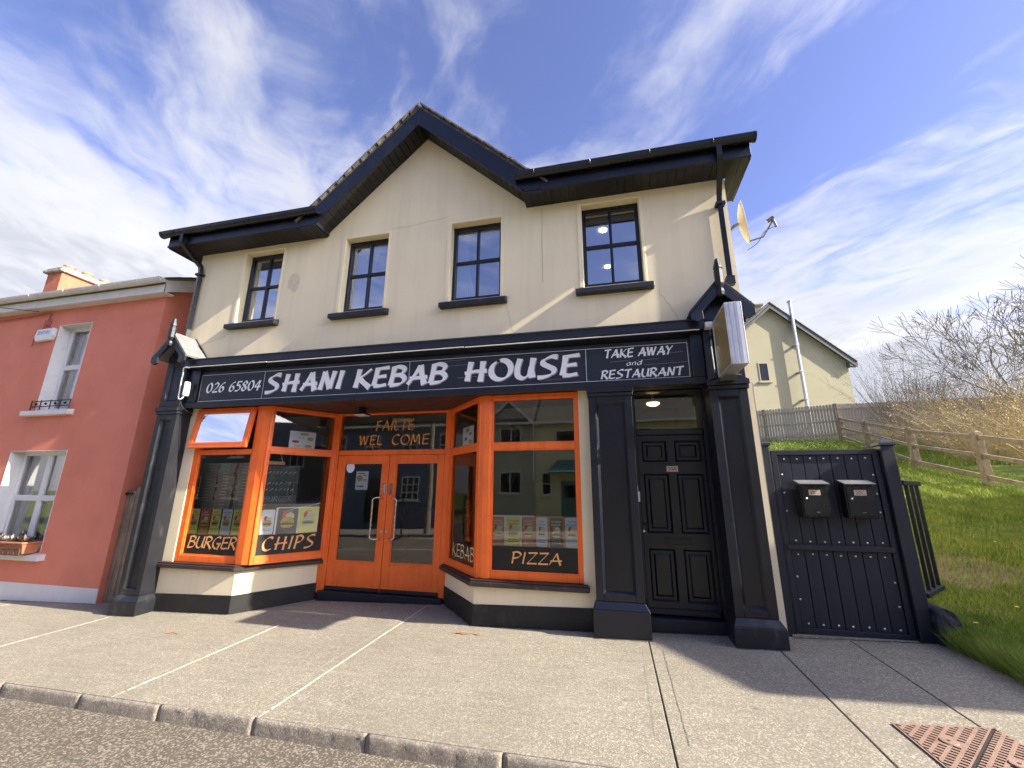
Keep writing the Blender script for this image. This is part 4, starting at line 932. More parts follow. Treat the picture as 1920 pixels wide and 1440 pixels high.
def framed(bay, fr, s0, s1, z0, z1, zm0, zm1, jl, jr, top, bot, n0=-.035, n1=.035, vent=False):
    m = MB()
    m.obox(fr, s0, s0 + jl, n0, n1, z0, z1); m.obox(fr, s1 - jr, s1, n0, n1, z0, z1); m.obox(fr, s0 + jl, s1 - jr, n0, n1, z0, z0 + bot); m.obox(fr, s0 + jl, s1 - jr, n0, n1, z1 - top, z1); m.obox(fr, s0 + jl, s1 - jr, n0, n1, zm0, zm1)
    f = part(m, 'window_frame', 'orange', bay, bev=.006)
    # glazing beads
    m = MB(); t = .014; pl = onplan(fr, 0)
    lights = [(z0 + bot, zm0)] + ([] if vent else [(zm1, z1 - top)])
    for a, b in lights:
        m.obox(fr, s0 + jl, s0 + jl + t, .004, n1 - .012, a, b); m.obox(fr, s1 - jr - t, s1 - jr, .004, n1 - .012, a, b); m.obox(fr, s0 + jl + t, s1 - jr - t, .004, n1 - .012, a, a + t); m.obox(fr, s0 + jl + t, s1 - jr - t, .004, n1 - .012, b - t, b)
    part(m, 'glazing_bead', 'orange', f)
    for a, b in lights:
        g = MB(); P = onplan(fr, .002); g.quad(P(s0 + jl, a, 0), P(s1 - jr, a, 0), P(s1 - jr, b, 0), P(s0 + jl, b, 0)); part(g, 'pane', 'glass_shop', f)
    return f
def build_bays():
    bl = build_bay(LP, 'L', 'left bay of the shopfront, wording BURGER and CHIPS')
    br = build_bay(RP, 'R', 'right bay of the shopfront, wording KEBAB and PIZZA')
    fl = ((0, .05), (1, 0), (0, -1))          # front planes: s = world x, normal to the street
    f1 = framed(bl, fl, -6.31, -5.16, .473, 2.735, 2.02, 2.085, .11, .075, .05, .095, vent=True)
    f2 = framed(br, fl, -1.60, -.355, .473, 2.735, 2.015, 2.095, .11, .065, .065, .085)
    f3 = framed(bl, FRL, 0.0, LRL + .02, .473, 2.735, 2.03, 2.11, .045, .10, .06, .10)
    f4 = framed(br, FRR, 0.06, LRR, .473, 2.735, 2.02, 2.105, .10, .085, .06, .085)
    for b, poly in ((bl, [(-5.235, .015), (-5.19, -.005), (-5.08, -.008), (-5.00, .018), (-4.955, .085), (-5.04, .13), (-5.20, .12)]), (br, [(-1.50, .015), (-1.53, -.005), (-1.60, -.010), (-1.665, .018), (-1.70, .075), (-1.64, .14), (-1.52, .12)])):
        m = MB(); m.prism(poly, .473, 2.735); part(m, 'corner_post', 'orange', b, bev=.008)
    # top-hung vent of the left bay, pushed open at the foot
    xs0, xs1, zt, zb = -6.325, -5.245, 2.72, 2.095; tilt = math.radians(7.5)
    def VP(x, d, n): return (x, .005 - math.sin(tilt) * d - math.cos(tilt) * n, zt - math.cos(tilt) * d + math.sin(tilt) * n * 0 + math.sin(tilt) * n)
    H = zt - zb
    def vbox(m, x0, x1, d0, d1, n0, n1):
        m.add([VP(x0, d0, n0), VP(x1, d0, n0), VP(x1, d0, n1), VP(x0, d0, n1), VP(x0, d1, n0), VP(x1, d1, n0), VP(x1, d1, n1), VP(x0, d1, n1)], [(0, 3, 2, 1), (4, 5, 6, 7), (0, 1, 5, 4), (1, 2, 6, 5), (2, 3, 7, 6), (3, 0, 4, 7)])
    m = MB(); w = .085
    vbox(m, xs0, xs0 + w, 0, H, -.02, .03); vbox(m, xs1 - w, xs1, 0, H, -.02, .03); vbox(m, xs0 + w, xs1 - w, 0, w, -.02, .03); vbox(m, xs0 + w, xs1 - w, H - w, H, -.02, .03)
    v = part(m, 'vent_sash', 'orange', bl, bev=.006)
    m = MB(); m.quad(VP(xs0 + w, w, .008), VP(xs1 - w, w, .008), VP(xs1 - w, H - w, .008), VP(xs0 + w, H - w, .008)); part(m, 'pane', 'glass_up', v)
    # black film along the foot of each lower pane, lettered
    def film(bay, fr, s0, s1, z0, z1, txt, a, b, c, d, mt, **k):
        P = onplan(fr, .005); m = MB(); m.quad(P(s0, z0, 0), P(s1, z0, 0), P(s1, z1, 0), P(s0, z1, 0)); fm = part(m, 'window_film', 'film', bay)
        part(letter_mb(txt, a, b, c, d, onplan(fr, .0062), **k), 'lettering', mt, fm)
    film(bl, fl, -6.20, -5.235, .568, .845, 'BURGER', -6.13, -5.28, .665, .825, 'orange_letter', nib=.16, ang=40, gap=.06, slant=.10)
    film(bl, FRL, .045, .97, .573, .86, 'CHIPS', .13, .84, .645, .825, 'orange_letter', nib=.15, ang=40, gap=.16, slant=.08)
    film(br, fl, -1.49, -.42, .558, .845, 'PIZZA', -1.235, -.63, .655, .785, 'orange_letter', nib=.15, ang=42, gap=.07, slant=.05)
    P = onplan(FRR, .0042); part(letter_mb('KEBAB', .27, 1.03, .625, .79, P, nib=.13, ang=45, gap=.12, slant=0), 'lettering', 'cream_letter', br)
    # canopy ceiling over the recessed entrance, bays floored inside
    m = MB(); m.quad((-6.45, -.12, 2.738), (-.25, -.12, 2.738), (-.25, .97, 2.738), (-6.45, .97, 2.738)); part(m, 'canopy_ceiling', 'canopy', shop)
build_bays()

def build_entrance():
    y0, y1 = .865, .935
    # frame posts, fanlight
    m = MB(); m.box(-4.555, -4.36, .85, .96, -.02, 2.736); m.box(-2.49, -2.385, .85, .96, -.0, 2.736); m.box(-4.36, -2.49, y0, .96, 2.045, 2.125); m.box(-4.36, -2.49, y0, .96, 2.70, 2.736)
    ent = part(m, 'entrance_frame', 'orange', shop, bev=.007)
    m = MB(); m.quad((-4.36, .90, 2.125), (-2.49, .90, 2.125), (-2.49, .90, 2.70), (-4.36, .90, 2.70)); fan = part(m, 'fanlight_pane', 'glass_shop', ent)
    part(letter_mb('FAILTE', -3.73, -3.06, 2.44, 2.60, front(.897), nib=.12, ang=40, gap=.13, slant=.02), 'lettering', 'orange_letter2', fan)
    part(letter_mb('WEL', -4.02, -3.60, 2.205, 2.365, front(.897), nib=.13, ang=40, gap=.13, slant=.02), 'lettering', 'orange_letter2', fan)
    part(letter_mb('COME', -3.43, -2.79, 2.205, 2.365, front(.897), nib=.13, ang=40, gap=.13, slant=.02), 'lettering', 'orange_letter2', fan)
    for sgn, xa, xb in ((-1, -4.352, -3.432), (1, -3.422, -2.498)):
        ga, gb, gz0, gz1 = (-4.235, -3.545, .435, 1.92) if sgn < 0 else (-3.305, -2.60, .435, 1.92)
        zb, zt = .028, 2.040
        m = MB(); m.box(xa, ga, y0 + .008, y1, zb, zt); m.box(gb, xb, y0 + .008, y1, zb, zt); m.box(ga, gb, y0 + .008, y1, zb, gz0); m.box(ga, gb, y0 + .008, y1, gz1, zt)
        d = part(m, 'door', 'orange', shop, bev=.005, label='orange glazed %s leaf of the double doors' % ('left' if sgn < 0 else 'right'))
        m = MB(); t = .016
        m.box(ga, ga + t, y0 + .02, y0 + .034, gz0, gz1); m.box(gb - t, gb, y0 + .02, y0 + .034, gz0, gz1); m.box(ga + t, gb - t, y0 + .02, y0 + .034, gz0, gz0 + t); m.box(ga + t, gb - t, y0 + .02, y0 + .034, gz1 - t, gz1); part(m, 'glazing_bead', 'orange', d)
        m = MB(); m.quad((ga, .90, gz0), (gb, .90, gz0), (gb, .90, gz1), (ga, .90, gz1)); part(m, 'pane', 'glass_shop', d)
        m = MB(); m.box(ga + .02, gb - .02, y0 + .005, y0 + .009, .12, .40); part(m, 'kick_panel', 'orange', d, bev=.002)
        xh, xr = (-3.615, -3.50) if sgn < 0 else (-3.215, -3.345)
        m = MB(); m.tube(cr3([(xr, .87, 1.38), (xr + (xh - xr) * .55, .80, 1.385), (xh, .79, 1.35), (xh, .79, 1.25), (xh, .79, .92), (xh, .79, .81), (xr + (xh - xr) * .55, .80, .775), (xr, .87, .78)], 5), .0135, 8); part(m, 'handle', 'steel', d, smooth=True)
        xl = -3.49 if sgn < 0 else -3.37
        m = MB(); m.box(xl - .025, xl + .025, y0 - .006, y0 + .008, 1.43, 1.60); part(m, 'push_plate', 'steel' if sgn < 0 else 'grey_metal', d, bev=.003)
        m = MB(); m.lathe((0, 0, 0), [(.022, 0), (.022, .008), (.018, .010)], 14); m.v = [(xl + .02 * sgn * -1 + x, y0 + .006 - z, .885 + y) for x, y, z in m.v]; part(m, 'lock_cylinder', 'brass', d)
        xk = xa - .002 if sgn < 0 else xb + .002
        for zk in (.30, .95, 1.72):
            m = MB(); m.lathe((xk, y0 + .002, zk), [(.009, 0), (.009, .085)], 8); part(m, 'hinge', 'orange', d)
        m = MB(); m.box(xa + .004, xb - .004, y0 - .012, y0 + .007, .034, .085); part(m, 'weather_bar', 'threshold', d, bev=.006)
    m = MB(); m.prism([(-4.43, .80), (-2.42, .80), (-2.42, .96), (-4.43, .96)], lambda x, y: zg(x, y) - .03, .024); part(m, 'threshold', 'threshold', ent, bev=.008)
    # interior
    m = MB()
    X0, X1, Yb, Zc = -6.9, .25, 6.0, 2.742
    m.quad((X0, Yb, 0), (X1, Yb, 0), (X1, Yb, Zc), (X0, Yb, Zc)); m.quad((X0, .1, 0), (X0, Yb, 0), (X0, Yb, Zc), (X0, .1, Zc)); m.quad((X1, .22, 0), (X1, .22, Zc), (X1, Yb, Zc), (X1, Yb, 0))
    m.quad((-6.5, .0, 2.7415), (X0, .0, 2.7415), (X0, .0, 0), (-6.5, .0, 0))
    part(m, 'interior_wall', 'room_green', shop)
    m = MB(); m.quad((X0, .97, Zc), (X0, Yb, Zc), (X1, Yb, Zc), (X1, .97, Zc)); part(m, 'interior_ceiling', 'ceiling_white', shop)
    m = MB(); m.quad((X0, .96, .02), (X1, .96, .02), (X1, Yb, .02), (X0, Yb, .02)); part(m, 'interior_floor', 'room_floor', shop)
    m = MB(); m.box(-4.2, -2.6, 3.2, 3.8, .02, 1.05); m.box(-4.25, -2.55, 3.15, 3.85, 1.05, 1.10)
    solo(m, 'serving_counter', 'room_red', 'dark red serving counter inside, behind the double doors', 'counter', bev=.01)
    # entrance camera and light under the canopy
    t = thing('canopy_lamp', 'small black lamp hanging under the fascia above the doors', 'lamp', (-3.72, .45, 2.60))
    m = MB(); m.box(-3.76, -3.68, .40, .50, 2.64, 2.735); part(m, 'mount', 'black_plastic', t, bev=.006)
    m = MB(); m.box(-3.80, -3.60, .33, .50, 2.615, 2.638); part(m, 'lamp_head', 'black_plastic', t, bev=.006)
    m = MB(); m.box(-3.79, -3.61, .335, .49, 2.605, 2.6145); part(m, 'diffuser', 'white_pvc', t)
    t = thing('exit_light', 'pale emergency light box seen through the fanlight above FAILTE', 'light', (-3.45, 1.25, 2.62))
    m = MB(); m.box(-3.62, -3.24, 1.2, 1.28, 2.60, 2.70); part(m, 'housing', 'ceiling_white', t, bev=.01)
    m = MB(); m.box(-3.60, -3.26, 1.19, 1.199, 2.615, 2.685); part(m, 'cover', 'white_pvc', t)
build_entrance()

def build_house_door():
    y = .20; x0, x1 = .285, 1.125
    fr = MB(); fr.box(x0 - .012, x0 + .035, .10, .27, .0, 2.735); fr.box(x1 - .035, x1 + .012, .10, .27, .0, 2.735); fr.box(x0 + .035, x1 - .035, .165, .27, 2.175, 2.245); fr.box(x0 + .035, x1 - .035, .14, .27, 2.715, 2.74)
    fo = part(fr, 'door_frame', 'navy', shop, bev=.006)
    m = MB(); m.quad((x0, .21, 2.245), (x1, .21, 2.245), (x1, .21, 2.715), (x0, .21, 2.715)); part(m, 'transom_pane', 'glass_shop', fo)
    # leaf with six sunk panels
    X = [x0 + .037, .375, .665, .755, 1.055, x1 - .037]; Z = [.165, .30, .86, 1.03, 1.71, 1.85, 2.105, 2.172]
    m = MB(); yb = .26
    for i in range(5):
        for j in range(7):
            if i in (1, 3) and j in (1, 3, 5): continue
            m.box(X[i], X[i + 1], y, yb, Z[j], Z[j + 1])
    d = part(m, 'front_door', 'navy', shop, label='navy six-panelled front door numbered 20A')
    for i in (1, 3):
        for j in (1, 3, 5):
            m = MB(); m.panel(X[i], X[i + 1], Z[j], Z[j + 1], y, .024, .022); a, b, c, e = X[i] + .05, X[i + 1] - .05, Z[j] + .05, Z[j + 1] - .05
            m.frustum((a, b, c, e, 0), (a + .02, b - .02, c + .02, e - .02, .014)); k = len(m.v) - 8
            m.v[k:] = [(px, y + .0238 - pz, py) for px, py, pz in m.v[k:]]
            part(m, 'door_panel', 'navy', d)
    m = MB(); m.box(.645, .775, y - .006, y, 1.735, 1.80); pl = part(m, 'number_plate', 'plate_beige', d)
    part(text_mesh('20A', front(y - .0068), .655, .765, 1.768, .042), 'number', 'ink', pl)
    m = MB(); m.box(.56, .86, y - .012, y, .915, .985); lp = part(m, 'letter_plate', 'navy', d, bev=.004)
    m = MB(); m.box(.58, .84, y - .018, y - .0125, .93, .97); part(m, 'letter_flap', 'navy', lp, bev=.003)
    m = MB(); m.tube([(.335, y, 1.13), (.335, y - .05, 1.13), (.43, y - .055, 1.125)], .010, 8); m.box(.318, .352, y - .006, y, 1.02, 1.20); part(m, 'handle', 'black_plastic', d)
    m = MB(); m.lathe((0, 0, 0), [(.014, 0), (.014, .01)], 10); m.v = [(.335 + a, y - .006 - c, 1.05 + b) for a, b, c in m.v]; part(m, 'keyhole', 'steel', d)
    m = MB(); m.box(x0 + .04, x1 - .04, y - .03, y, .17, .235); part(m, 'weather_bar', 'navy', d, bev=.01)
    m = MB(); m.prism([(x0 - .01, .06), (x1 + .01, .06), (x1 + .01, .30), (x0 - .01, .30)], lambda a, b: zg(a, b) - .02, .162); part(m, 'door_step', 'threshold', shop, bev=.008)
    # dark returns of the opening and hallway behind the transom
    m = MB(); m.box(.24, x0 - .013, -.02, .28, .0, 2.74); m.box(x1 + .013, 1.20, -.02, .28, .0, 2.74); part(m, 'door_return', 'navy', shop)
    m = MB(); m.quad((.28, 2.4, 2.2), (1.14, 2.4, 2.2), (1.14, 2.4, 2.9), (.28, 2.4, 2.9)); m.quad((.28, .28, 2.2), (.28, 2.4, 2.2), (.28, 2.4, 2.9), (.28, .28, 2.9)); m.quad((1.14, .28, 2.2), (1.14, .28, 2.9), (1.14, 2.4, 2.9), (1.14, 2.4, 2.2)); m.quad((.28, .28, 2.9), (.28, 2.4, 2.9), (1.14, 2.4, 2.9), (1.14, .28, 2.9)); part(m, 'hall_wall', 'room_green', shop)
    t = thing('hall_lamp', 'lit amber ceiling lamp glowing behind the pane above door 20A', 'lamp', (.62, .75, 2.60))
    m = MB(); m.lathe((.60, .70, 2.635), [(.002, 0), (.05, .008), (.085, .03), (.09, .045)], 16); part(m, 'glass_shade', 'lamp_warm', t, smooth=True)
    m = MB(); m.lathe((.60, .70, 2.682), [(.07, 0), (.07, .02), (.02, .03), (.02, .22)], 12); part(m, 'ceiling_rose', 'brass', t)
    t = thing('door_bell', 'slim white bell push on the left edge of door 20A', 'door bell', (.295, .09, 1.38))
    m = MB(); m.frustum((.283, .307, .082, .10, 1.385), (.278, .312, .078, .10, 1.50)); part(m, 'casing', 'white_pvc', t)
    m = MB(); m.box(.285, .293, .084, .10, 1.5005, 1.565); part(m, 'cover', 'white_pvc', t)
build_house_door()

# ------------------------------------------------------------------ things on the shop
def build_fixtures():
    # projecting light box sign
    t = thing('projecting_sign', 'blank yellowed light-box sign with aluminium striped edge beside the right pilaster', 'sign', (1.29, -.6, 2.72))
    x0, x1, y0, y1, z0, z1 = 1.215, 1.365, -.88, -.33, 2.73, 3.39
    m = MB(); fr = .022
    m.box(x0, x1, y0, y0 + .012, z0, z1); m.box(x0, x1, y1 - .012, y1, z0, z1); m.box(x0, x1, y0 + .012, y1 - .012, z0, z0 + .014); m.box(x0, x1, y0 + .012, y1 - .012, z1 - .014, z1)
    for xx in (x0 - .004, x1 - .008):
        m.box(xx, xx + .012, y0, y0 + fr, z0, z1); m.box(xx, xx + .012, y1 - fr, y1, z0, z1); m.box(xx, xx + .012, y0 + fr, y1 - fr, z0, z0 + fr); m.box(xx, xx + .012, y0 + fr, y1 - fr, z1 - fr, z1)
    part(m, 'sign_case', 'aluminium', t, bev=.002)
    for xx in (x0 + .002, x1 - .006):
        m = MB(); m.box(xx, xx + .004, y0 + fr, y1 - fr, z0 + fr, z1 - fr); part(m, 'face_panel', 'lightbox_face', t)
    for a, b in ((.037, .064), (.086, .113)):
        m = MB(); m.box(x0 + a, x0 + b, y0 - .0035, y0 - .0005, z0 + .012, z1 - .006); part(m, 'edge_stripe', 'lightbox_band', t)
    for zz in (2.80, 3.28):
        m = MB(); m.tube([(1.29, -.335, zz), (1.29, -.20, zz)], .018, 8); part(m, 'bracket', 'galv', t)
    m = MB(); m.tube([(1.19, -.29, 2.85), (1.185, -.285, 3.12)], .006, 6); part(m, 'feed_cable', 'white_pvc', t)
    m = MB(); m.box(1.14, 1.215, -.33, -.245, 3.34, 3.41); part(m, 'junction_box', 'white_pvc', t, bev=.004)
    m = MB(); m.box(1.24, 1.40, -.50, -.26, 2.742, 2.752); m.v = [(a, b, c - .03) for a, b, c in m.v]; part(m, 'support_plate', 'grey_metal', t)
    # satellite dish on the side wall
    t = thing('satellite_dish', 'pale oval satellite dish on the right side wall under the eave', 'satellite dish', (1.68, .32, 4.5))
    c = Vector((1.93, .30, 5.05)); ax = Vector((1.0, -.30, .08)).normalized(); u = Vector((0, 0, 1)) - ax * ax.z; u.normalize(); v = ax.cross(u)
    m = MB(); vs = []; K, R_ = 24, 6
    for s in (0, 1):
        for r in range(R_ + 1):
            rr = r / R_
            for k in range(K):
                q = 2 * math.pi * k / K; vs.append(c + u * (.31 * rr * math.sin(q)) + v * (.26 * rr * math.cos(q)) + ax * (.07 * rr * rr - .07 - s * .008))
    W = (R_ + 1) * K; fs = []
    for s in (0, 1):
        for r in range(R_):
            for k in range(K):
                f = (s * W + r * K + k, s * W + r * K + (k + 1) % K, s * W + (r + 1) * K + (k + 1) % K, s * W + (r + 1) * K + k); fs.append(f if s == 0 else f[::-1])
    for k in range(K): fs.append((R_ * K + k, R_ * K + (k + 1) % K, W + R_ * K + (k + 1) % K, W + R_ * K + k))
    m.add(vs, fs); part(m, 'reflector', 'dish', t, smooth=True)
    a0 = c - u * .30; tip = c + ax * .31 - u * .10
    m = MB(); m.tube([a0, a0 + ax * .16 - u * .0, tip], .011, 6); part(m, 'arm', 'grey_metal', t)
    m = MB(); m.tube([tip - ax * .07 + u * .0, tip + ax * .01 + u * .035], .026, 10); m.tube([tip + u * .02, tip + ax * .015 - u * .11], .016, 6); part(m, 'receiver', 'grey_metal', t)
    m = MB(); m.tube(cr3([tip - u * .10, tip - ax * .12 - u * .13, a0 + ax * .08 - u * .06, a0 - ax * .05 - u * .12]), .004, 5); part(m, 'cable', 'cable', t)
    m = MB(); m.tube([c - ax * .075, c - ax * .12, (1.655, .34, 4.9)], .02, 8); part(m, 'wall_bracket', 'grey_metal', t)
build_fixtures()

# ------------------------------------------------------------------ posters and goods in the windows
def burger(pl, s, z, w, parent, bun='bun', k=.0016):
    """flat printed picture: bun, filling, drink cup"""
    def blob(cx, cz, rx, rz, a0, a1, mt, kk):
        m = MB(); m.quad(*[pl(cx + rx * math.cos(math.radians(a)), cz + rz * math.sin(math.radians(a)), kk) for a in np.linspace(a0, a1, 12)]); part(m, 'print', mt, parent)
    blob(s - .16 * w, z + .40 * w, .12 * w, .22 * w, 0, 340, 'tomato', k)
    blob(s + .10 * w, z + .34 * w, .22 * w, .20 * w, 0, 340, 'bun_pale', k + .0002)
    blob(s, z + .05 * w, .34 * w, .26 * w, 0, 180, bun, k + .0004)
    blob(s, z + .03 * w, .36 * w, .07 * w, 0, 340, 'lettuce', k + .0006)
    blob(s, z - .04 * w, .33 * w, .06 * w, 0, 340, 'patty', k + .0008)
    blob(s, z - .08 * w, .33 * w, .16 * w, 180, 360, bun, k + .001)
def poster(name, label, fr, n, s0, s1, z0, z1, mat, head, hcol, foot, fcol, group, bun='bun', round_=True, pic=True):
    """thin card behind the glass; k>0 goes towards the street"""
    pl = lambda s, z, k: onplan(fr, n)(s, z, k)
    t = thing(name, label, 'poster', pl((s0 + s1) / 2, z0, 0), group)
    r = .016 if round_ else .002; pts = []
    for cx, cz, a in ((s1 - r, z1 - r, 0), (s0 + r, z1 - r, 90), (s0 + r, z0 + r, 180), (s1 - r, z0 + r, 270)):
        for q in range(4): pts.append((cx + r * math.cos(math.radians(a + 30 * q)), cz + r * math.sin(math.radians(a + 30 * q))))
    m = MB(); N_ = len(pts); m.add([pl(a, b, 0) for a, b in pts] + [pl(a, b, -.0015) for a, b in pts], [tuple(range(N_)), tuple(range(N_, 2 * N_))[::-1]] + [(i, (i + 1) % N_, N_ + (i + 1) % N_, N_ + i) for i in range(N_)])
    card = part(m, 'card', mat, t)
    w, h = s1 - s0, z1 - z0
    for i, ln in enumerate(head):
        part(text_mesh(ln, lambda s, z, k: pl(s, z, .001 + k), s0 + .04 * w + .006, s1 - .04 * w - .006, z1 - .055 * h - .030 - i * .030 * 1.15, .021), 'heading', hcol, t)
    for i, ln in enumerate(foot):
        m = MB(); q = s0 + .14 * w; zz = z0 + .075 - i * .022
        while q < s1 - .2 * w:
            e_ = min(s1 - .14 * w, q + random.uniform(.010, .026)); m.quad(pl(q, zz - .003, .001), pl(e_, zz - .003, .001), pl(e_, zz + .003, .001), pl(q, zz + .003, .001)); q = e_ + .006
        part(m, 'small_print', fcol, t, stuff=True)
    if pic: burger(pl, (s0 + s1) / 2, z0 + .43 * h, w * 1.0, t, bun)
    return t
def build_posters():
    F = ((0, .05), (1, 0), (0, -1)); n = -.012
    G1, G2 = 'menu posters in the left bay', 'menu posters in the right bay'
    A = [('p_yellow', ['MINI', 'BURGER MEAL'], 'ink', 'yellow burger meal poster at the left end above BURGER'), ('p_red', ['KIDS', 'CHICKEN MEAL'], 'paper', 'dark red meal poster above BURGER'), ('p_yellow', ['KIDS', 'NUGGET MEAL'], 'ink', 'yellow nugget meal poster between the red and the pale blue one'), ('p_blue', ['CHICKEN', 'FILLET', 'BURGER MEAL'], 'ink_red', 'pale blue meal poster above BURGER'), ('p_yellow', ['CHICKEN', 'KEBAB', 'WRAP MEAL'], 'ink', 'yellow wrap meal poster at the right end above BURGER')]
    xs = [(-6.20, -6.03), (-6.005, -5.83), (-5.81, -5.64), (-5.615, -5.44), (-5.42, -5.245)]
    for (mt, hd, hc, lb), (a, b) in zip(A, xs): poster('poster', lb, F, n, a, b, .86, 1.21, mt, hd, hc, ['Served with', 'chips & can'], hc if hc != 'paper' else 'yellow_text', G1)
    poster('poster', 'narrow white meal poster at the left of the CHIPS window', FRL, n, .078, .253, .865, 1.21, 'paper', [], 'ink_red', ['With chips', 'and drink'], 'ink_blue', G1)
    t = thing('poster_board', 'white backing board behind the munchy box and spice bag posters', 'board', onplan(FRL, n - .004)(.57, .85, 0))
    m = MB(); m.obox(FRL, .266, .88, n - .008, n - .004, .85, 1.238); part(m, 'sheet', 'paper', t)
    poster('poster', 'black MUNCHY BOX poster in the CHIPS window', FRL, n, .292, .575, .852, 1.225, 'p_black', ['MUNCHY', 'BOX'], 'yellow_text', [], 'paper', G1)
    poster('poster', 'yellow SPICE BAG poster in the CHIPS window', FRL, n, .595, .862, .852, 1.228, 'p_yellow', ['SPICE', 'BAG'], 'ink', [], 'ink', G1, bun='bun_pale')
    B = [('p_rust', ['DOUBLE', '1/4 POUNDER', 'BURGER MEAL'], 'paper', 'rust red quarter pounder poster at the left end above PIZZA'), ('p_yellow', ['1/4 POUNDER', 'BURGER', 'MEAL'], 'ink', 'yellow quarter pounder poster above PIZZA'), ('p_rust', ['DOUBLE', 'CHEESE', 'BURGER MEAL'], 'paper', 'rust red cheese burger poster right of the yellow one'), ('p_blue', ['FISH', 'BURGER', 'MEAL'], 'ink_blue', 'pale blue fish burger poster beside the black one'), ('p_black', ['CHICKEN', 'BURGER', 'MEAL'], 'paper', 'black chicken burger poster above PIZZA'), ('p_blue', ['VEGGIE', 'BURGER', 'MEAL'], 'ink_blue', 'pale blue veggie burger poster at the right end above PIZZA')]
    xs = [(-1.49, -1.335), (-1.305, -1.135), (-1.11, -.945), (-.93, -.795), (-.765, -.61), (-.575, -.422)]
    t = thing('poster_board', 'white backing board behind the left posters above PIZZA', 'board', (-1.2, .07, .85)); m = MB(); m.box(-1.495, -.955, .066, .070, .85, 1.205); part(m, 'sheet', 'paper', t)
    t = thing('poster_board', 'rust coloured backing board behind the right posters above PIZZA', 'board', (-.7, .07, .85)); m = MB(); m.box(-.945, -.42, .066, .070, .85, 1.20); part(m, 'sheet', 'p_rust', t)
    for (mt, hd, hc, lb), (a, b) in zip(B, xs): poster('poster', lb, F, n, a, b, .848, 1.188, mt, hd, hc, ['Served with', 'chips & can'], hc, G2, bun='bun_pale')
    def flyer(lb, fr, s0, s1, z0, z1, lines, pics, nn=n):
        pl = onplan(fr, nn); t = thing('flyer', lb, 'flyer', pl((s0 + s1) / 2, z0, 0)); m = MB(); m.obox(fr, s0, s1, nn - .0015, nn, z0, z1); part(m, 'sheet', 'paper', t)
        for (txt, a, b, zc, h, mt) in lines: part(text_mesh(txt, lambda s, z, k: pl(s, z, .001), s0 + (s1 - s0) * a, s0 + (s1 - s0) * b, z0 + (z1 - z0) * zc, h), 'print', mt, t)
        for (cx, cz, rx, rz, mt) in pics:
            m = MB(); m.quad(*[pl(s0 + (s1 - s0) * cx + rx * math.cos(q), z0 + (z1 - z0) * cz + rz * math.sin(q), .0012) for q in np.linspace(0, 6.28, 13)[:-1]]); part(m, 'picture', mt, t)
    flyer('white flyer with orange food pictures high in the CHIPS window', FRL, .305, .69, 2.125, 2.39, [('pizza', .30, .62, .62, .035, 'ink_blue'), ('burger', .12, .55, .14, .03, 'ink_red')], [(.55, .84, .07, .022, 'bun'), (.80, .58, .05, .032, 'bun'), (.24, .38, .055, .022, 'tomato'), (.74, .14, .055, .025, 'bun')])
    flyer('white flyer with burger pictures in the small pane above KEBAB', FRR, .47, .87, 2.115, 2.385, [], [(.45, .82, .07, .03, 'bun'), (.30, .38, .05, .028, 'tomato'), (.70, .60, .05, .025, 'bun'), (.72, .20, .055, .028, 'bun')])
    D = ((0, .9), (1, 0), (0, -1))
    flyer('white notice with a small picture on the left glazed door', D, -4.02, -3.80, 1.50, 1.79, [], [(.32, .62, .055, .05, 'bun'), (.45, .88, .06, .006, 'ink'), (.72, .78, .03, .006, 'ink'), (.75, .55, .035, .004, 'ink'), (.75, .48, .035, .004, 'ink'), (.5, .18, .05, .012, 'ink_blue'), (.2, .2, .02, .012, 'ink_blue')], nn=-.008)
    t = thing('round_sticker', 'round pale sticker on the left glazed door near its top', 'sticker', (-4.13, .892, 1.77)); m = MB(); m.quad(*[(-4.13 + .075 * math.cos(q), .8965, 1.85 + .085 * math.sin(q)) for q in np.linspace(0, 6.28, 21)[:-1]]); part(m, 'disc', 'p_blue', t)
    t = thing('paper_note', 'small green note stuck on the pizza boxes', 'note', (-5.73, .066, 1.76)); m = MB(); m.add([(-5.80, .064, 1.875), (-5.665, .064, 1.87), (-5.665, .066, 1.77), (-5.72, .060, 1.768), (-5.795, .064, 1.775)], [(0, 1, 2, 3, 4)]); part(m, 'sheet', 'green_note', t)
    # pizza boxes stacked in the left bay
    bx = MB(); bx.box(-.155, .155, 0, .31, .001, .046); me = bx.mesh('pizza_box'); me.materials.append(MATS['cardboard'])
    fl = MB(); fl.box(-.157, .157, -.0035, .02, .016, .044); mf = fl.mesh('flap'); mf.materials.append(MATS['cardboard_grey'])
    st = MB(); st.box(-.055, .055, -.0065, -.0036, .026, .036); ms = st.mesh('brand_strip'); ms.materials.append(MATS['white_letter'])
    sh = thing('window_shelf', 'dark shelf under the pizza boxes behind the BURGER window', 'shelf', (-5.95, .5, .473))
    m = MB(); m.box(-6.48, -5.40, .30, .68, 1.165, 1.19); part(m, 'shelf_board', 'room_floor', sh)
    for xx in (-6.46, -5.44):
        for yy in (.32, .64): m = MB(); m.box(xx, xx + .03, yy, yy + .03, .4725, 1.165); part(m, 'leg', 'room_floor', sh)
    ORD = ['topmost', 'second', 'third', 'fourth', 'fifth', 'sixth', 'seventh', 'eighth', 'ninth', 'tenth', 'eleventh', 'twelfth', 'thirteenth', 'fourteenth', 'lowest']
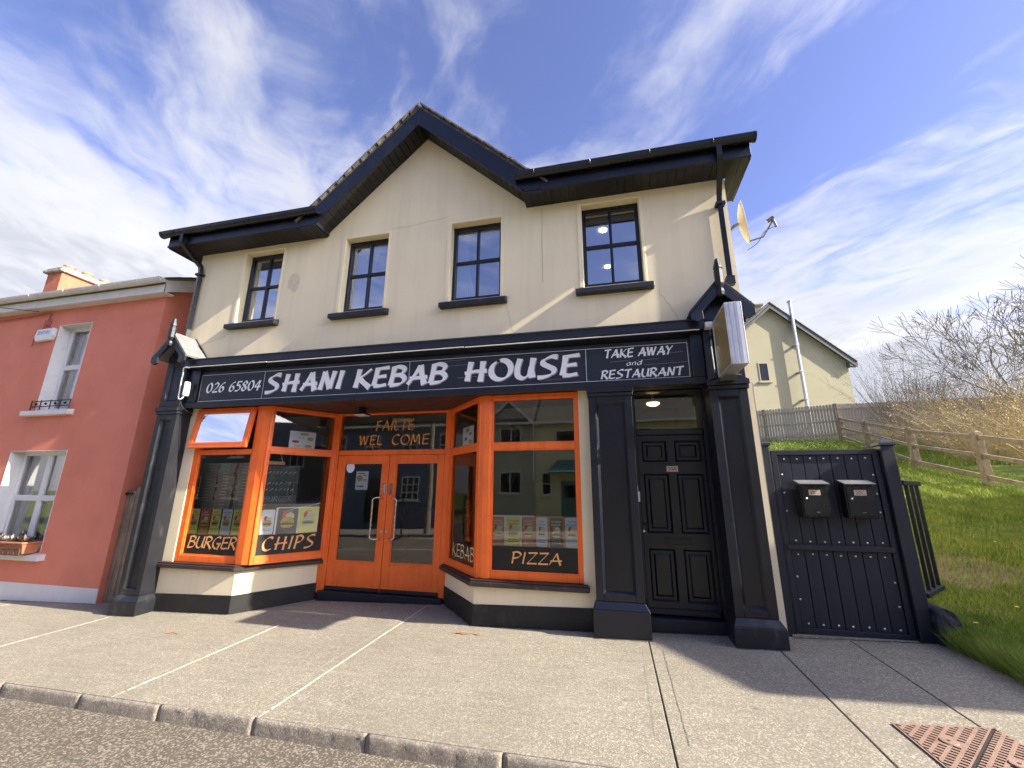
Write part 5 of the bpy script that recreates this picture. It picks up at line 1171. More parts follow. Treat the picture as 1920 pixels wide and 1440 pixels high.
    for k, (cx, cy) in enumerate(((-6.30, .34), (-5.945, .32), (-5.60, .34))):
        sn = ('left-hand', 'middle', 'right-hand')[k]
        for j in range(15):
            loc = Vector((cx + random.uniform(-.012, .012), cy + random.uniform(-.008, .008), 1.1905 + j * .0475))
            o = bpy.data.objects.new('pizza_box', None); COL.objects.link(o); o.location = loc; WL[o.name] = loc; o.empty_display_size = .1
            od = ORD[14 - j]; tag(o, ('%s brown pizza box of the %s stack behind the BURGER window' % (od, sn)) if od in ('topmost', 'lowest') else ('%s brown pizza box from the top in the %s stack, BURGER window' % (od, sn)), 'pizza box', 'pizza boxes stacked behind the BURGER window')
            rz = random.uniform(-.03, .03)
            for nm, mm in (('carton', me), ('flap', mf), ('label_strip', ms)):
                c = bpy.data.objects.new(nm, mm); COL.objects.link(c); c.parent = o; c.rotation_euler = (0, 0, rz)
    # chalkboard hung in the left return
    t = thing('chalkboard', 'dark chalkboard hung on strings behind the CHIPS window', 'chalkboard', onplan(FRL, -.06)(.28, 1.28, 0))
    m = MB(); m.obox(FRL, .02, .53, -.075, -.06, 1.29, 1.84); part(m, 'board', 'chalkboard', t)
    m = MB(); P = onplan(FRL, -.055)
    m.obox(FRL, .06, .30, -.056, -.05, 1.86, 1.91); part(m, 'hanger', 'terracotta', t)
    for a, b in (((.10, 2.02), (.06, 1.87)), ((.23, 2.02), (.28, 1.87))):
        m = MB(); m.tube([P(*a, 0), P(*b, 0)], .004, 5); part(m, 'string', 'paper', t)
    pl = onplan(FRL, -.0585); m = MB()
    letter_mb('BURGER', .08, .46, 1.325, 1.395, pl, nib=.07, mb=m)
    for zc in (1.49, 1.58, 1.74):      # smudged chalk lines
        s_ = .09
        while s_ < .44:
            w_ = random.uniform(.02, .06); m.quad(pl(s_, zc - .012, 0), pl(s_ + .006, zc - .014, 0), pl(s_ + w_, zc + random.uniform(0, .03), 0), pl(s_ + w_ - .006, zc + .03, 0)); s_ += w_ + .02
    part(m, 'chalk_writing', 'chalk', t)
build_posters()

# ------------------------------------------------------------------ red house
def build_red_house():
    Y = .20; XR_ = -7.86; X0 = -20.0
    h = thing('red_house', 'red rendered two-storey house with white windows and gutter at the left', 'house', (-12, .3, -.35))
    up, lo = (-10.43, -9.57, 2.90, 4.60), (-10.74, -9.32, .45, 2.15)
    m = MB(); m.wall(X0, XR_, -.02, 4.97, Y, [up, lo, (-14.2, -13.3, 2.90, 4.60), (-14.4, -13.1, .45, 2.15)], .26)
    m.quad((XR_, Y, -.5), (XR_, 7, -.5), (XR_, 7, 5.0), (XR_, Y, 5.0)); m.quad((XR_, Y, 5.0), (XR_, 7, 5.0), (XR_, 3.6, 7.0))
    w = part(m, 'wall', 'red_wall', h)
    m = MB(); n = 60
    m.add([(X0 + (XR_ - X0) * k / n, Y - .012, z) for k in range(n + 1) for z in (zg(X0 + (XR_ - X0) * k / n, .2) - .10 + random.uniform(0, .012), -.022)] , [(2 * k, 2 * k + 2, 2 * k + 3, 2 * k + 1) for k in range(n)])
    m.quad((X0, Y - .012, -.022), (XR_ - .002, Y - .012, -.022), (XR_ - .002, Y + .01, -.018), (X0, Y + .01, -.018))
    m.quad((XR_ - .002, Y - .012, -.5), (XR_ - .002, Y + .02, -.5), (XR_ - .002, Y + .02, -.02), (XR_ - .002, Y - .012, -.022))
    part(m, 'plinth', 'white_wash', h)
    for i, (a, b, c, d) in enumerate((up, lo)):
        m = MB(); t = .01
        m.box(a - .0, a + .008, Y - .004, Y + .25, c, d); m.box(b - .008, b, Y - .004, Y + .25, c, d); m.box(a + .008, b - .008, Y - .004, Y + .25, d - .008, d)
        wn = part(m, 'window', 'white_wash', h)
        yf = Y + .19; f = .075
        m = MB(); m.box(a + .008, a + f, yf, yf + .06, c, d); m.box(b - f, b - .008, yf, yf + .06, c, d); m.box(a + f, b - f, yf, yf + .06, d - f, d); m.box(a + f, b - f, yf, yf + .06, c, c + f)
        zm = (c + d) / 2 + .02; m.box(a + f, b - f, yf - .004, yf + .06, zm - .05, zm + .05)
        cols = [(a + f, b - f)]
        if i == 1: m.box((a + b) / 2 - .06, (a + b) / 2 + .06, yf - .003, yf + .06, c + f, d - f); cols = [(a + f, (a + b) / 2 - .06), ((a + b) / 2 + .06, b - f)]
        part(m, 'frame', 'white_pvc', wn, bev=.008)
        for ca, cb in cols:
            for za, zb in ((c + f, zm - .05), (zm + .05, d - f)):
                m = MB(); m.quad((ca, yf + .03, za), (cb, yf + .03, za), (cb, yf + .03, zb), (ca, yf + .03, zb)); part(m, 'pane', 'glass_red', wn)
        m = MB(); m.xprism([(Y - .10, c - .115), (Y + .05, c - .115), (Y + .2, c + .004), (Y - .02, c - .012), (Y - .10, c - .03)], a - .20, b + .14); part(m, 'sill', 'white_wash', wn, bev=.008)
        m = MB(); m.quad((a - .3, 1.6, c - .3), (b + .3, 1.6, c - .3), (b + .3, 1.6, d + .2), (a - .3, 1.6, d + .2)); m.quad((b + .3, Y + .27, c - .3), (b + .3, Y + .27, d + .2), (b + .3, 1.6, d + .2), (b + .3, 1.6, c - .3)); m.quad((a - .3, Y + .27, c - .3), (a - .3, 1.6, c - .3), (a - .3, 1.6, d + .2), (a - .3, Y + .27, d + .2)); part(m, 'room_wall', 'room_up', wn)
        # lace curtain
        mb = MB(); n2 = 60; vs = []
        for k in range(7):
            for q in range(n2 + 1): vs.append((a + .05 + (b - a - .1) * q / n2, yf + .12 + .018 * math.sin(q * 1.1) + .006 * math.sin(q * 2.7 + k), c + .05 + (d - c - .1) * k / 6))
        mb.add(vs, [(k * (n2 + 1) + q, k * (n2 + 1) + q + 1, (k + 1) * (n2 + 1) + q + 1, (k + 1) * (n2 + 1) + q) for k in range(6) for q in range(n2)])
        solo(mb, 'net_curtain', 'curtain', ('white net curtain behind the upper window of the red house', 'white lace curtain behind the lower window of the red house')[i], 'curtain', smooth=True)
    # low iron guard on the upper sill
    g = MB()
    for zz in (2.96, 3.06): g.tube([(-10.52, Y - .03, zz), (-9.54, Y - .03, zz)], .010, 6)
    for xx in (-10.52, -10.28, -10.03, -9.79, -9.54): g.tube([(xx, Y - .03, 2.90), (xx, Y - .03, 3.08)], .009, 6)
    for xx in (-10.4, -10.15, -9.91, -9.66): g.lathe((xx, Y - .03, 2.985), [(.004, 0), (.024, .025), (.004, .05)], 6)
    part(g, 'window_guard', 'black_plastic', h)
    # eaves
    m = MB(); m.box(X0, XR_ + .14, Y - .17, Y - .145, 4.945, 5.10); m.box(X0, XR_ + .14, Y - .145, Y + .02, 4.945, 4.965); fb = part(m, 'fascia_board', 'white_dirty', h, bev=.004)
    m = MB(); m.quad((XR_ + .14, Y - .17, 4.945), (XR_ + .14, Y + 3.6, 6.75), (XR_ + .14, Y + 3.6, 7.0), (XR_ + .14, Y - .17, 5.17)); m.quad((XR_, Y - .17, 4.95), (XR_ + .14, Y - .17, 4.95), (XR_ + .14, Y + 3.6, 6.75), (XR_, Y + 3.6, 6.75)); m.quad((XR_ + .135, 3.4, 6.75), (XR_ + .135, 7.0, 4.94), (XR_ + .135, 7.0, 5.19), (XR_ + .135, 3.4, 7.0)); part(m, 'verge_board', 'white_dirty', h)
    c = (Y - .245, 5.175); R1, R2 = .075, .066
    prof = [(c[0] + R1 * math.cos(math.radians(180 + 18 * q)), c[1] + R1 * math.sin(math.radians(180 + 18 * q))) for q in range(11)] + [(c[0] + R2 * math.cos(math.radians(360 - 18 * q)), c[1] + R2 * math.sin(math.radians(360 - 18 * q))) for q in range(11)]
    m = MB(); m.xprism(prof, X0, XR_ + .16); gu = part(m, 'gutter', 'white_dirty', h)
    for k in range(12):
        xb = XR_ - .35 - k * .92
        m = MB(); m.xprism([(c[0] + .082 * math.cos(math.radians(180 + 18 * q)), c[1] + .004 + .082 * math.sin(math.radians(180 + 18 * q))) for q in range(11)], xb - .018, xb + .018); part(m, 'gutter_bracket', 'white_pvc', gu, bev=.002)
    m = MB(); m.xprism([(c[0] + .08 * math.cos(math.radians(180 + 18 * q)), c[1] + .006 + .08 * math.sin(math.radians(180 + 18 * q))) for q in range(11)], XR_ + .155, XR_ + .17); part(m, 'gutter_end_cap', 'white_dirty', gu)
    # roof in courses
    ro = MB(); 
    ro.quad((X0, Y - .20, 5.19), (XR_ + .17, Y - .20, 5.19), (XR_ + .17, 3.6, 7.06), (X0, 3.6, 7.06)); ro.quad((X0, 3.6, 7.06), (XR_ + .17, 3.6, 7.06), (XR_ + .17, 7.2, 5.19), (X0, 7.2, 5.19))
    ro.quad((X0, Y - .20, 5.165), (X0, 3.6, 7.035), (XR_ + .17, 3.6, 7.035), (XR_ + .17, Y - .20, 5.165)); ro.quad((XR_ + .17, Y - .2, 5.165), (XR_ + .17, 3.6, 7.035), (XR_ + .17, 3.6, 7.06), (XR_ + .17, Y - .2, 5.19))
    r = part(ro, 'roof', 'slate_brown', h)
    for k in range(18):
        t0 = k / 18; y0_ = Y - .21 + (3.6 - Y + .2) * t0; z0_ = 5.192 + 1.87 * t0
        m = MB(); m.box(XR_ - .02, XR_ + .19, y0_, y0_ + .24, z0_, z0_ + .018); m.v = [(x, y, z + (y - y0_) * .55) for x, y, z in m.v]; part(m, 'verge_slate', 'slate_brown', r)
    def chimney(x0, x1, y0, y1, zb, zt, pots, orr):
        m = MB(); m.box(x0, x1, y0, y1, zb, zt); ch = part(m, 'chimney', 'chimney_orange', h, bev=.01)
        n = 12; m = MB()
        m.box(x0 - .09, x1 + .09, y0 - .09, y1 + .09, zt, zt + .09); m.box(x0 - .04, x1 + .04, y0 - .04, y1 + .04, zt + .091, zt + .17)
        bmx = m.mesh('chimney_cap'); o = put('chimney_cap', bmx, 'lichen_stone', ch, bev=.02)
        for k in range(pots):
            yy = y0 + (y1 - y0) * (k + .6) / pots
            m = MB(); m.lathe(((x0 + x1) / 2, yy, zt + .165), [(.13, 0), (.115, .10), (.125, .16), (.14, .17), (.14, .20 + .02 * (k % 2)), (.11, .205)], 12); part(m, 'chimney_pot', 'terracotta', ch)
    chimney(-16.35, -15.75, 2.65, 4.05, 5.8, 7.78, 3, True)
    chimney(-27.2, -26.5, 3.0, 3.8, 5.5, 8.05, 1, False)
    # things on and by the red house
    t = thing('alarm_box', 'white alarm box with faded blue print on the red wall', 'alarm box', (-10.66, .14, 4.27))
    m = MB(); m.yprism([(-10.92, 4.36), (-10.86, 4.27), (-10.48, 4.29), (-10.43, 4.38), (-10.45, 4.53), (-10.88, 4.52)], .12, .195); part(m, 'casing', 'white_pvc', t, bev=.012)
    part(text_mesh('SHOW', front(.118), -10.86, -10.50, 4.44, .075), 'print', 'ink_blue', t)
    m = MB(); m.tube(cr3([(-16.0, .17, 4.86), (-13, .17, 4.83), (-11.2, .17, 4.86), (-10.78, .17, 4.88), (-10.74, .17, 4.80), (-10.76, .17, 4.70)]), .012, 5); m.box(-10.80, -10.70, .15, .198, 4.60, 4.72)
    part(m, 'wall_cable', 'red_cable', h)
    m = MB(); m.tube(cr3([(-12.35, .17, 4.86), (-12.35, .17, 3.9), (-12.2, .17, 3.2)]), .010, 5); part(m, 'wall_cable', 'red_cable', h)
    m = MB(); m.tube(cr3([(-10.80, .17, 4.60), (-10.98, .17, 4.40), (-11.0, .17, 4.2)]), .006, 5); m.tube(cr3([(-10.72, .17, 4.60), (-10.55, .17, 4.52), (-10.52, .17, 4.42)]), .006, 5); part(m, 'wall_cable', 'red_cable', h)
    m = MB(); P0, P1 = Vector((-10.95, .1, 4.90)), Vector((-17.5, -2.4, 6.6)); m.tube([P0 + (P1 - P0) * k / 12 + Vector((0, 0, -.35 * (1 - (2 * k / 12 - 1) ** 2))) for k in range(13)], .007, 5)
    solo(m, 'overhead_cable', 'cable', 'thin overhead cable reaching the red house under its gutter', 'cable')
    # flower trough on the lower sill
    t = thing('flower_trough', 'terracotta trough of faded pink plants on the lower red house sill', 'plant trough', (-10.05, .08, .44))
    for (xa, xb) in ((-10.95, -10.06), (-10.05, -9.38)):
        m = MB(); m.frustum((xa + .03, xb - .03, .02, .20, .445), (xa, xb, -.02, .24, .60)); m.box(xa - .012, xb + .012, -.035, .25, .601, .635); part(m, 'trough', 'clay_pot', t, bev=.008)
    m = MB(); m.box(-10.95, -9.36, -.06, -.045, .44, .455); m.box(-10.95, -9.36, -.06, -.045, .53, .545)
    for k in range(14): m.box(-10.95 + k * .122, -10.935 + k * .122, -.06, -.045, .455, .53)
    part(m, 'rail', 'plant_dark', t)
    m = MB(); m.box(-10.92, -9.40, .0, .22, .60, .64); part(m, 'soil', 'plant_dark', t)
    for k in range(26):
        cx = -10.9 + 1.48 * k / 25 + random.uniform(-.03, .03); cy = random.uniform(0, .16); m = MB()
        for q in range(13):
            a = random.uniform(0, 6.28); e = random.uniform(.3, 1.3); L_ = random.uniform(.06, .15); d = Vector((math.cos(a) * math.cos(e), math.sin(a) * math.cos(e), math.sin(e))); s = d.cross(Vector((0, 0, 1))).normalized() * random.uniform(.012, .024); p = Vector((cx, cy, .63))
            m.add([p, p + d * L_ * .55 + s, p + d * L_, p + d * L_ * .55 - s], [(0, 1, 2, 3)])
        part(m, 'foliage', random.choice(['pinkish_leaf', 'pinkish_leaf', 'plant_dark']), t, stuff=True)
    # boarded gap between the houses
    t = thing('gap_gate', 'weathered brown boards closing the gap between red house and shop', 'gate', (-7.45, .42, -.22))
    for k, (xa, xb, zt) in enumerate(((-7.855, -7.665, 1.46), (-7.655, -7.52, 1.50), (-7.51, -7.37, 1.48), (-7.36, -7.22, 1.50), (-7.21, -7.07, 1.47), (-7.06, -6.93, 1.5))):
        m = MB(); m.box(xa, xb, 0.285, .31, zg(xa, .3) - .05, zt + random.uniform(-.03, .03)); part(m, 'plank', 'old_timber', t, bev=.003)
    for zz in (.25, 1.25):
        m = MB(); m.box(-7.86, -6.93, .311, .37, zz, zz + .10); part(m, 'rail', 'old_timber', t)
    m = MB(); m.box(-7.855, -7.72, .26, .283, 1.40, 1.43); part(m, 'latch', 'black_plastic', t)
    m = MB(); m.box(-7.78, -7.30, .95, 1.07, -.4, 2.06); solo(m, 'concrete_post', 'concrete_post', 'rough pebbled concrete post behind the boards in the gap', 'post', bev=.01)
build_red_house()

# ------------------------------------------------------------------ gate at the right, letter boxes, railing, stone
def build_gate():
    t = thing('side_gate', 'navy boarded side gate with bright studs right of the shop', 'gate', (2.3, .18, .08))
    yf, yb = .14, .185
    m = MB(); m.box(1.775, 1.832, yf - .012, yb, .095, 1.965); m.box(2.762, 2.815, yf - .012, yb, .095, 1.965); m.box(1.832, 2.762, yf - .012, yb, 1.91, 1.965); m.box(1.832, 2.762, yf - .012, yb, .095, .152); fr = part(m, 'gate_frame', 'navy_gate', t, bev=.004)
    m = MB(); m.box(1.80, 2.79, yf - .03, yf - .0125, .905, .965); part(m, 'middle_rail', 'navy_gate', t, bev=.006)
    bw = (2.762 - 1.832) / 7
    pb = MB(); pb.box(0, bw - .006, 0, .022, .152, 1.91); me = pb.mesh('board'); me.materials.append(MATS['navy_gate'])
    for k in range(7): put('board', me, None, t, (1.835 + k * bw, yf + .004 + random.uniform(-.001, .001), 0), bev=.003)
    m = MB(); m.quad((1.83, yb - .01, .15), (2.765, yb - .01, .15), (2.765, yb - .01, 1.92), (1.83, yb - .01, 1.92)); part(m, 'board_backing', 'navy', t)
    sm = MB(); sm.lathe((0, 0, 0), [(.0105, 0), (.010, .004), (.006, .007), (.001, .008)], 8); sm.v = [(x, -z, y) for x, y, z in sm.v]; ms = sm.mesh('stud'); ms.materials.append(MATS['stud'])
    S = [(1.835 + (k + .5) * bw, z) for k in range(7) for z in (1.868, .995, .862, .192)] + [(1.857, z) for z in (1.70, 1.50, 1.31, .64, .42)] + [(2.735, z) for z in (1.69, 1.49, 1.30, .62, .40)]
    for x, z in S: put('stud', ms, None, t, (x + random.uniform(-.006, .006), yf + .0035, z + random.uniform(-.005, .005)))
    def post(x0, x1, y0, y1, zt, cap, lb):
        p = thing('gate_post', lb, 'post', ((x0 + x1) / 2, (y0 + y1) / 2, zg(x0, 0)))
        m = MB(); m.prism([(x0, y0), (x1, y0), (x1, y1), (x0, y1)], lambda a, b: zg(a, b) - .02, zt); part(m, 'shaft', 'navy_gate', p, bev=.006)
        m = MB(); m.box(x0 - .018, x1 + .018, y0 - .018, y1 + .018, zt, zt + .03); m.frustum((x0 - .018, x1 + .018, y0 - .018, y1 + .018, zt + .03), ((x0 + x1) / 2 - .004, (x0 + x1) / 2 + .004, (y0 + y1) / 2 - .004, (y0 + y1) / 2 + .004, zt + cap)); part(m, 'cap', 'navy_gate', p, bev=.004)
    post(2.83, 2.955, .09, .215, 2.0, .085, 'navy gate post with pyramid cap right of the side gate')
    post(1.672, 1.762, .12, .21, 2.02, .05, 'slim navy gate post between shop wall and side gate')
    m = MB(); m.box(1.765, 1.774, .13, .20, .08, 1.96); part(m, 'jamb_strip', 'navy', t); m = MB(); m.box(2.817, 2.829, .13, .20, .09, 1.96); part(m, 'jamb_strip', 'navy', t)
    for (x0, num, lb) in ((1.965, '20', 'left black letter box numbered 20 on the gate'), (2.385, '20C', 'right black letter box numbered 20C on the gate')):
        x1 = x0 + .265; b = thing('letter_box', lb, 'letter box', (x0 + .13, .05, 1.24), 'letter boxes on the side gate'); yf2, yb2 = .0, .127
        m = MB(); m.box(x0, x1, yf2 + .012, yb2, 1.245, 1.585); part(m, 'case', 'black_plastic', b, bev=.006)
        m = MB(); m.box(x0 + .012, x1 - .012, yf2, yf2 + .0115, 1.265, 1.565); dr = part(m, 'door', 'black_plastic', b, bev=.003)
        m = MB(); m.add([(x0 - .012, -.022, 1.586), (x1 + .012, -.022, 1.586), (x1 + .012, yb2, 1.625), (x0 - .012, yb2, 1.625), (x0 - .012, -.022, 1.598), (x1 + .012, -.022, 1.598), (x1 + .012, yb2, 1.637), (x0 - .012, yb2, 1.637)], [(0, 3, 2, 1), (4, 5, 6, 7), (0, 1, 5, 4), (1, 2, 6, 5), (2, 3, 7, 6), (3, 0, 4, 7)]); part(m, 'lid', 'lid_grey', b, bev=.003)
        m = MB(); m.box(x0 + .075, x0 + .185, yf2 - .0025, yf2 - .0003, 1.475, 1.53); pl = part(m, 'number_plate', 'plate_beige', dr)
        part(text_mesh(num, front(yf2 - .0035), x0 + .082, x0 + .082 + (.062 if num == '20' else .096), 1.5025, .036), 'number', 'ink', pl)
        m = MB(); m.lathe((0, 0, 0), [(.013, 0), (.012, .006), (.008, .009)], 12); m.v = [(x0 + .045 + a, yf2 - c, 1.44 + b_) for a, b_, c in m.v]; part(m, 'lock', 'steel', dr)
        m = MB(); m.box(x0 + .12, x0 + .155, yf2 - .0015, yf2 - .0002, 1.30, 1.304); part(m, 'maker_mark', 'galv', dr)
    # railing running back from the post
    r = thing('railing', 'dark slatted railing panel right of the gate post', 'railing', (3.1, .45, .4)); fr, L_ = frame2((3.01, .22), (3.47, .75))
    m = MB(); m.obox(fr, 0, L_, -.035, .035, 1.585, 1.635); part(m, 'top_rail', 'navy_gate', r, bev=.006)
    m = MB(); m.obox(fr, 0, L_, -.035, .035, .48, .53); part(m, 'bottom_rail', 'navy_gate', r, bev=.006)
    for s in (.20, .42, .64):
        m = MB(); m.obox(fr, s - .016, s + .016, -.016, .016, .53, 1.585); part(m, 'baluster', 'navy_gate', r)
    m = MB(); vs = []
    bm = bmesh.new(); bmesh.ops.create_cube(bm, size=1); bmesh.ops.subdivide_edges(bm, edges=bm.edges[:], cuts=5, use_grid_fill=True)
    for v in bm.verts:
        x, y, z = v.co; tz = (z + .5); sq = 1 - .10 * max(0, tz - .6); 
        rr = max(abs(x), abs(y)); k = 1 - .10 * (abs(x) * abs(y) * 4) ** 2
        px, py, pz = 3.06 + x * .225 * k * sq, .19 + y * .34 * k * sq, .0 + tz * (.40 - .10 * (x + .5) - .06 * (abs(x) * 2) ** 3)
        v.co = (px + random.gauss(0, .004), py + random.gauss(0, .004), zg(px, py) - .03 + pz + random.gauss(0, .004))
    mm = bpy.data.meshes.new('kerb_block'); bm.to_mesh(mm); bm.free()
    c = np.array([tuple(v.co) for v in mm.vertices]); off = Vector((float(c[:, 0].mean()), float(c[:, 1].mean()), float(c[:, 2].min())))
    for v in mm.vertices: v.co -= off
    tag(put('stone_block', mm, 'stone_painted', None, off, bev=.006), 'chipped dark painted stone block at the foot of the gate post', 'stone block')
    m = MB(); m.box(1.72, 2.82, .10, .30, -.02, .088); m.v = [(x, y, z + (zg(x, y) - zg(1.7, .1)) * .6) for x, y, z in m.v]; part(m, 'gate_sill', 'pavement', t)
M('stud', (.62, .62, .60), .35, .1, 5, metal=.6)
M('lid_grey', (.16, .165, .175), .38, .2, 5)
M('stone_painted', (.022, .024, .034), .5, .3, 6, .6, 40, col2=(.42, .41, .40), c2lo=.70, c2hi=.76, c2scale=12)
build_gate()

# ------------------------------------------------------------------ cast iron cover in the pavement
def clip(poly, tri):
    def inside(p, a, b): return (b[0] - a[0]) * (p[1] - a[1]) - (b[1] - a[1]) * (p[0] - a[0]) >= 0
    def inter(p, q, a, b):
        d1 = (q[0] - p[0], q[1] - p[1]); d2 = (b[0] - a[0], b[1] - a[1]); den = d1[0] * d2[1] - d1[1] * d2[0]
        t = ((a[0] - p[0]) * d2[1] - (a[1] - p[1]) * d2[0]) / den; return (p[0] + d1[0] * t, p[1] + d1[1] * t)
    out = poly
    for i in range(len(tri)):
        a, b = tri[i], tri[(i + 1) % len(tri)]; inp, out = out, []
        for j in range(len(inp)):
            p, q = inp[j], inp[(j + 1) % len(inp)]
            if inside(q, a, b):
                if not inside(p, a, b): out.append(inter(p, q, a, b))
                out.append(q)
            elif inside(p, a, b): out.append(inter(p, q, a, b))
        if not out: return []
    return out
def build_cover():
    A, B, C_, D_ = (1.70, -1.52), (2.29, -1.475), (2.335, -2.06), (1.72, -2.10)     # corners: top-left, top-right, bottom-right, bottom-left
    t = thing('manhole_cover', 'rusty square iron cover of two triangles in the pavement', 'manhole cover', (2.0, -1.8, zg(2, -1.8)))
    lift = lambda p, h: (p[0], p[1], zg(*p) + h)
    m = MB(); m.quad(*[lift(p, .004) for p in (D_, C_, B, A)]); part(m, 'frame_bed', 'iron_dark', t)
    m = MB()
    def rim(a, b, w=.012):
        d = Vector((b[0] - a[0], b[1] - a[1])).normalized(); n = Vector((-d.y, d.x)) * w
        m.quad(lift(a, .008), lift(b, .008), lift((b[0] + n.x, b[1] + n.y), .008), lift((a[0] + n.x, a[1] + n.y), .008))
    for a, b in ((D_, C_), (C_, B), (B, A), (A, D_)): rim(a, b)
    part(m, 'frame', 'iron_rust', t)
    u = Vector((B[0] - D_[0], B[1] - D_[1])).normalized(); v = Vector((-u.y, u.x)); O = Vector(D_)
    for nm, tri in (('cover_plate', (D_, B, A)), ('cover_plate', (C_, B, D_))):
        cx, cy = sum(p[0] for p in tri) / 3, sum(p[1] for p in tri) / 3
        tr = [(cx + (p[0] - cx) * .93, cy + (p[1] - cy) * .93) for p in tri]
        area = sum(tr[i][0] * tr[(i + 1) % 3][1] - tr[(i + 1) % 3][0] * tr[i][1] for i in range(3))
        if area < 0: tr = tr[::-1]
        m = MB(); pitch = .056; sp = .035
        boss = (cx, cy)
        for r in range(-14, 15):
            w0 = r * pitch
            cells = [(-.1, 1.0, w0, w0 + .020)]
            for k in range(-4, 42): cells.append((k * sp, k * sp + .018, w0 + .020, w0 + pitch))
            for k in range(-4, 42):    # fill slots near the boss
                q = O + u * (k * sp + .018) + v * (w0 + .03)
                if math.hypot(q.x - boss[0], q.y - boss[1]) < .055: cells.append((k * sp + .018, k * sp + sp, w0 + .020, w0 + pitch))
            for a0, a1, b0, b1 in cells:
                pl = clip([tuple(O + u * a0 + v * b0), tuple(O + u * a1 + v * b0), tuple(O + u * a1 + v * b1), tuple(O + u * a0 + v * b1)], tr)
                if len(pl) > 2: m.quad(*[lift(p, .011) for p in pl])
        pt = part(m, nm, 'iron_rust', t)
        m = MB(); m.lathe((boss[0], boss[1], zg(*boss) + .0115), [(.046, 0), (.040, .005), (.016, .006)], 20); part(m, 'lifting_boss', 'iron_rust', pt)
        m = MB(); m.lathe((boss[0], boss[1], zg(*boss) + .018), [(.010, 0), (.009, .001)], 10); part(m, 'key_hole', 'iron_dark', pt)
build_cover()

# ------------------------------------------------------------------ lawn, grass, fences
def build_lawn():
    mb = MB()
    def grid(x0, x1, y0, y1, nx, ny):
        n0 = len(mb.v)
        for j in range(ny + 1):
            for i in range(nx + 1):
                x = x0 + (x1 - x0) * i / nx; y = y0 + (y1 - y0) * j / ny
                mb.v.append((x, y, T(x, min(y, 24)) + .025 * math.sin(x * 1.7 + y * .9) * math.sin(y * 1.3 - x * .4) * min(1, max(0, (x - 3.0) / 1.0))))
        for j in range(ny):
            for i in range(nx):
                a = n0 + j * (nx + 1) + i; mb.f.append((a, a + 1, a + nx + 2, a + nx + 1))
    grid(3.05, 11, -1.0, 12, 50, 70); grid(11, 45, -1.0, 12, 20, 20); grid(3.05, 45, 12, 24, 40, 20); grid(1.68, 3.05, .40, 24, 5, 30); grid(-8, 45, 24, 60, 10, 8)
    mb.quad((3.05, -1.0, -.3), (3.05, .5, -.3), (3.05, .5, .12), (3.05, -1.0, .085)); mb.quad((1.68, .4, -.1), (3.05, .4, -.1), (3.05, .4, .19), (1.68, .4, .17))
    struct(mb, 'lawn', 'lawn')
    def soil(x, y):
        return ((x - 4.75) ** 2 + (.95 * (y - 1.95)) ** 2) < (.62 + .25 * math.sin(x * 5) * math.cos(y * 4)) ** 2
    def blades(N, gen, hmin, hmax, w, name):
        vs = np.zeros((N, 3, 3)); keep = []
        for i in range(N):
            x, y = gen()
            if soil(x, y) and random.random() < .72: continue
            h = random.uniform(hmin, hmax) * (1 + 1.3 * math.exp(-((x - 3.15) / .2) ** 2)); a = random.uniform(0, 6.28); lean = random.uniform(.15, .9) * h; la = random.uniform(0, 6.28)
            z = T(x, y) - .008; ca, sa = math.cos(a) * w * .5, math.sin(a) * w * .5
            vs[i] = ((x - ca, y - sa, z), (x + ca, y + sa, z), (x + math.cos(la) * lean, y + math.sin(la) * lean, z + h)); keep.append(i)
        vs = vs[keep].reshape(-1, 3); me = bpy.data.meshes.new(name); n = len(vs)
        me.vertices.add(n); me.vertices.foreach_set('co', vs.ravel()); me.loops.add(n); me.loops.foreach_set('vertex_index', np.arange(n)); me.polygons.add(n // 3); me.polygons.foreach_set('loop_start', np.arange(0, n, 3)); me.update(); me.validate()
        o = put(name, me, 'grass_blade'); o['kind'] = 'stuff'; o['label'] = ('short green grass growing over the lawn beside the shop'); return o
    def near():
        t = random.random()
        if t < .30: x = 3.0 + abs(random.gauss(0, .22)); y = random.uniform(-.95, 1.6); return x, y
        y = -.95 + 6.5 * random.random() ** 1.3; return random.uniform(3.06, 3.9 + .80 * (y + 1.2)), y
    def mid():
        y = random.uniform(4.5, 12); return random.uniform(4.0, 10.5), y
    def far():
        y = random.uniform(11, 23.5); return random.uniform(3.2, 14), y
    blades(130000, near, .035, .10, .009, 'grass'); blades(70000, mid, .05, .11, .018, 'grass'); blades(35000, far, .07, .15, .035, 'grass')
    for x, y, lb in ((3.45, .35, 'yellow dandelion in the grass nearest the stone block'), (3.62, 1.55, 'yellow dandelion between the railing and the bare soil patch'), (3.30, 1.0, 'yellow dandelion right behind the slatted railing'), (4.1, .75, 'yellow dandelion just below the bare soil patch'), (3.72, -.15, 'yellow dandelion lowest in the picture, near the pavement edge'), (4.6, 3.3, 'yellow dandelion just above the bare soil patch'), (5.6, 3.0, 'yellow dandelion above the soil, nearest the right edge')):
        t = thing('dandelion', lb, 'flower', (x, y, T(x, y)), 'dandelions on the lawn')
        m = MB(); m.tube([(x, y, T(x, y)), (x + .01, y, T(x, y) + .07)], .002, 4); part(m, 'stem', 'lettuce', t)
        m = MB(); m.lathe((x + .01, y, T(x, y) + .07), [(.004, 0), (.020, .006), (.021, .010), (.006, .015)], 9); part(m, 'flower_head', 'dandelion', t)
build_lawn()

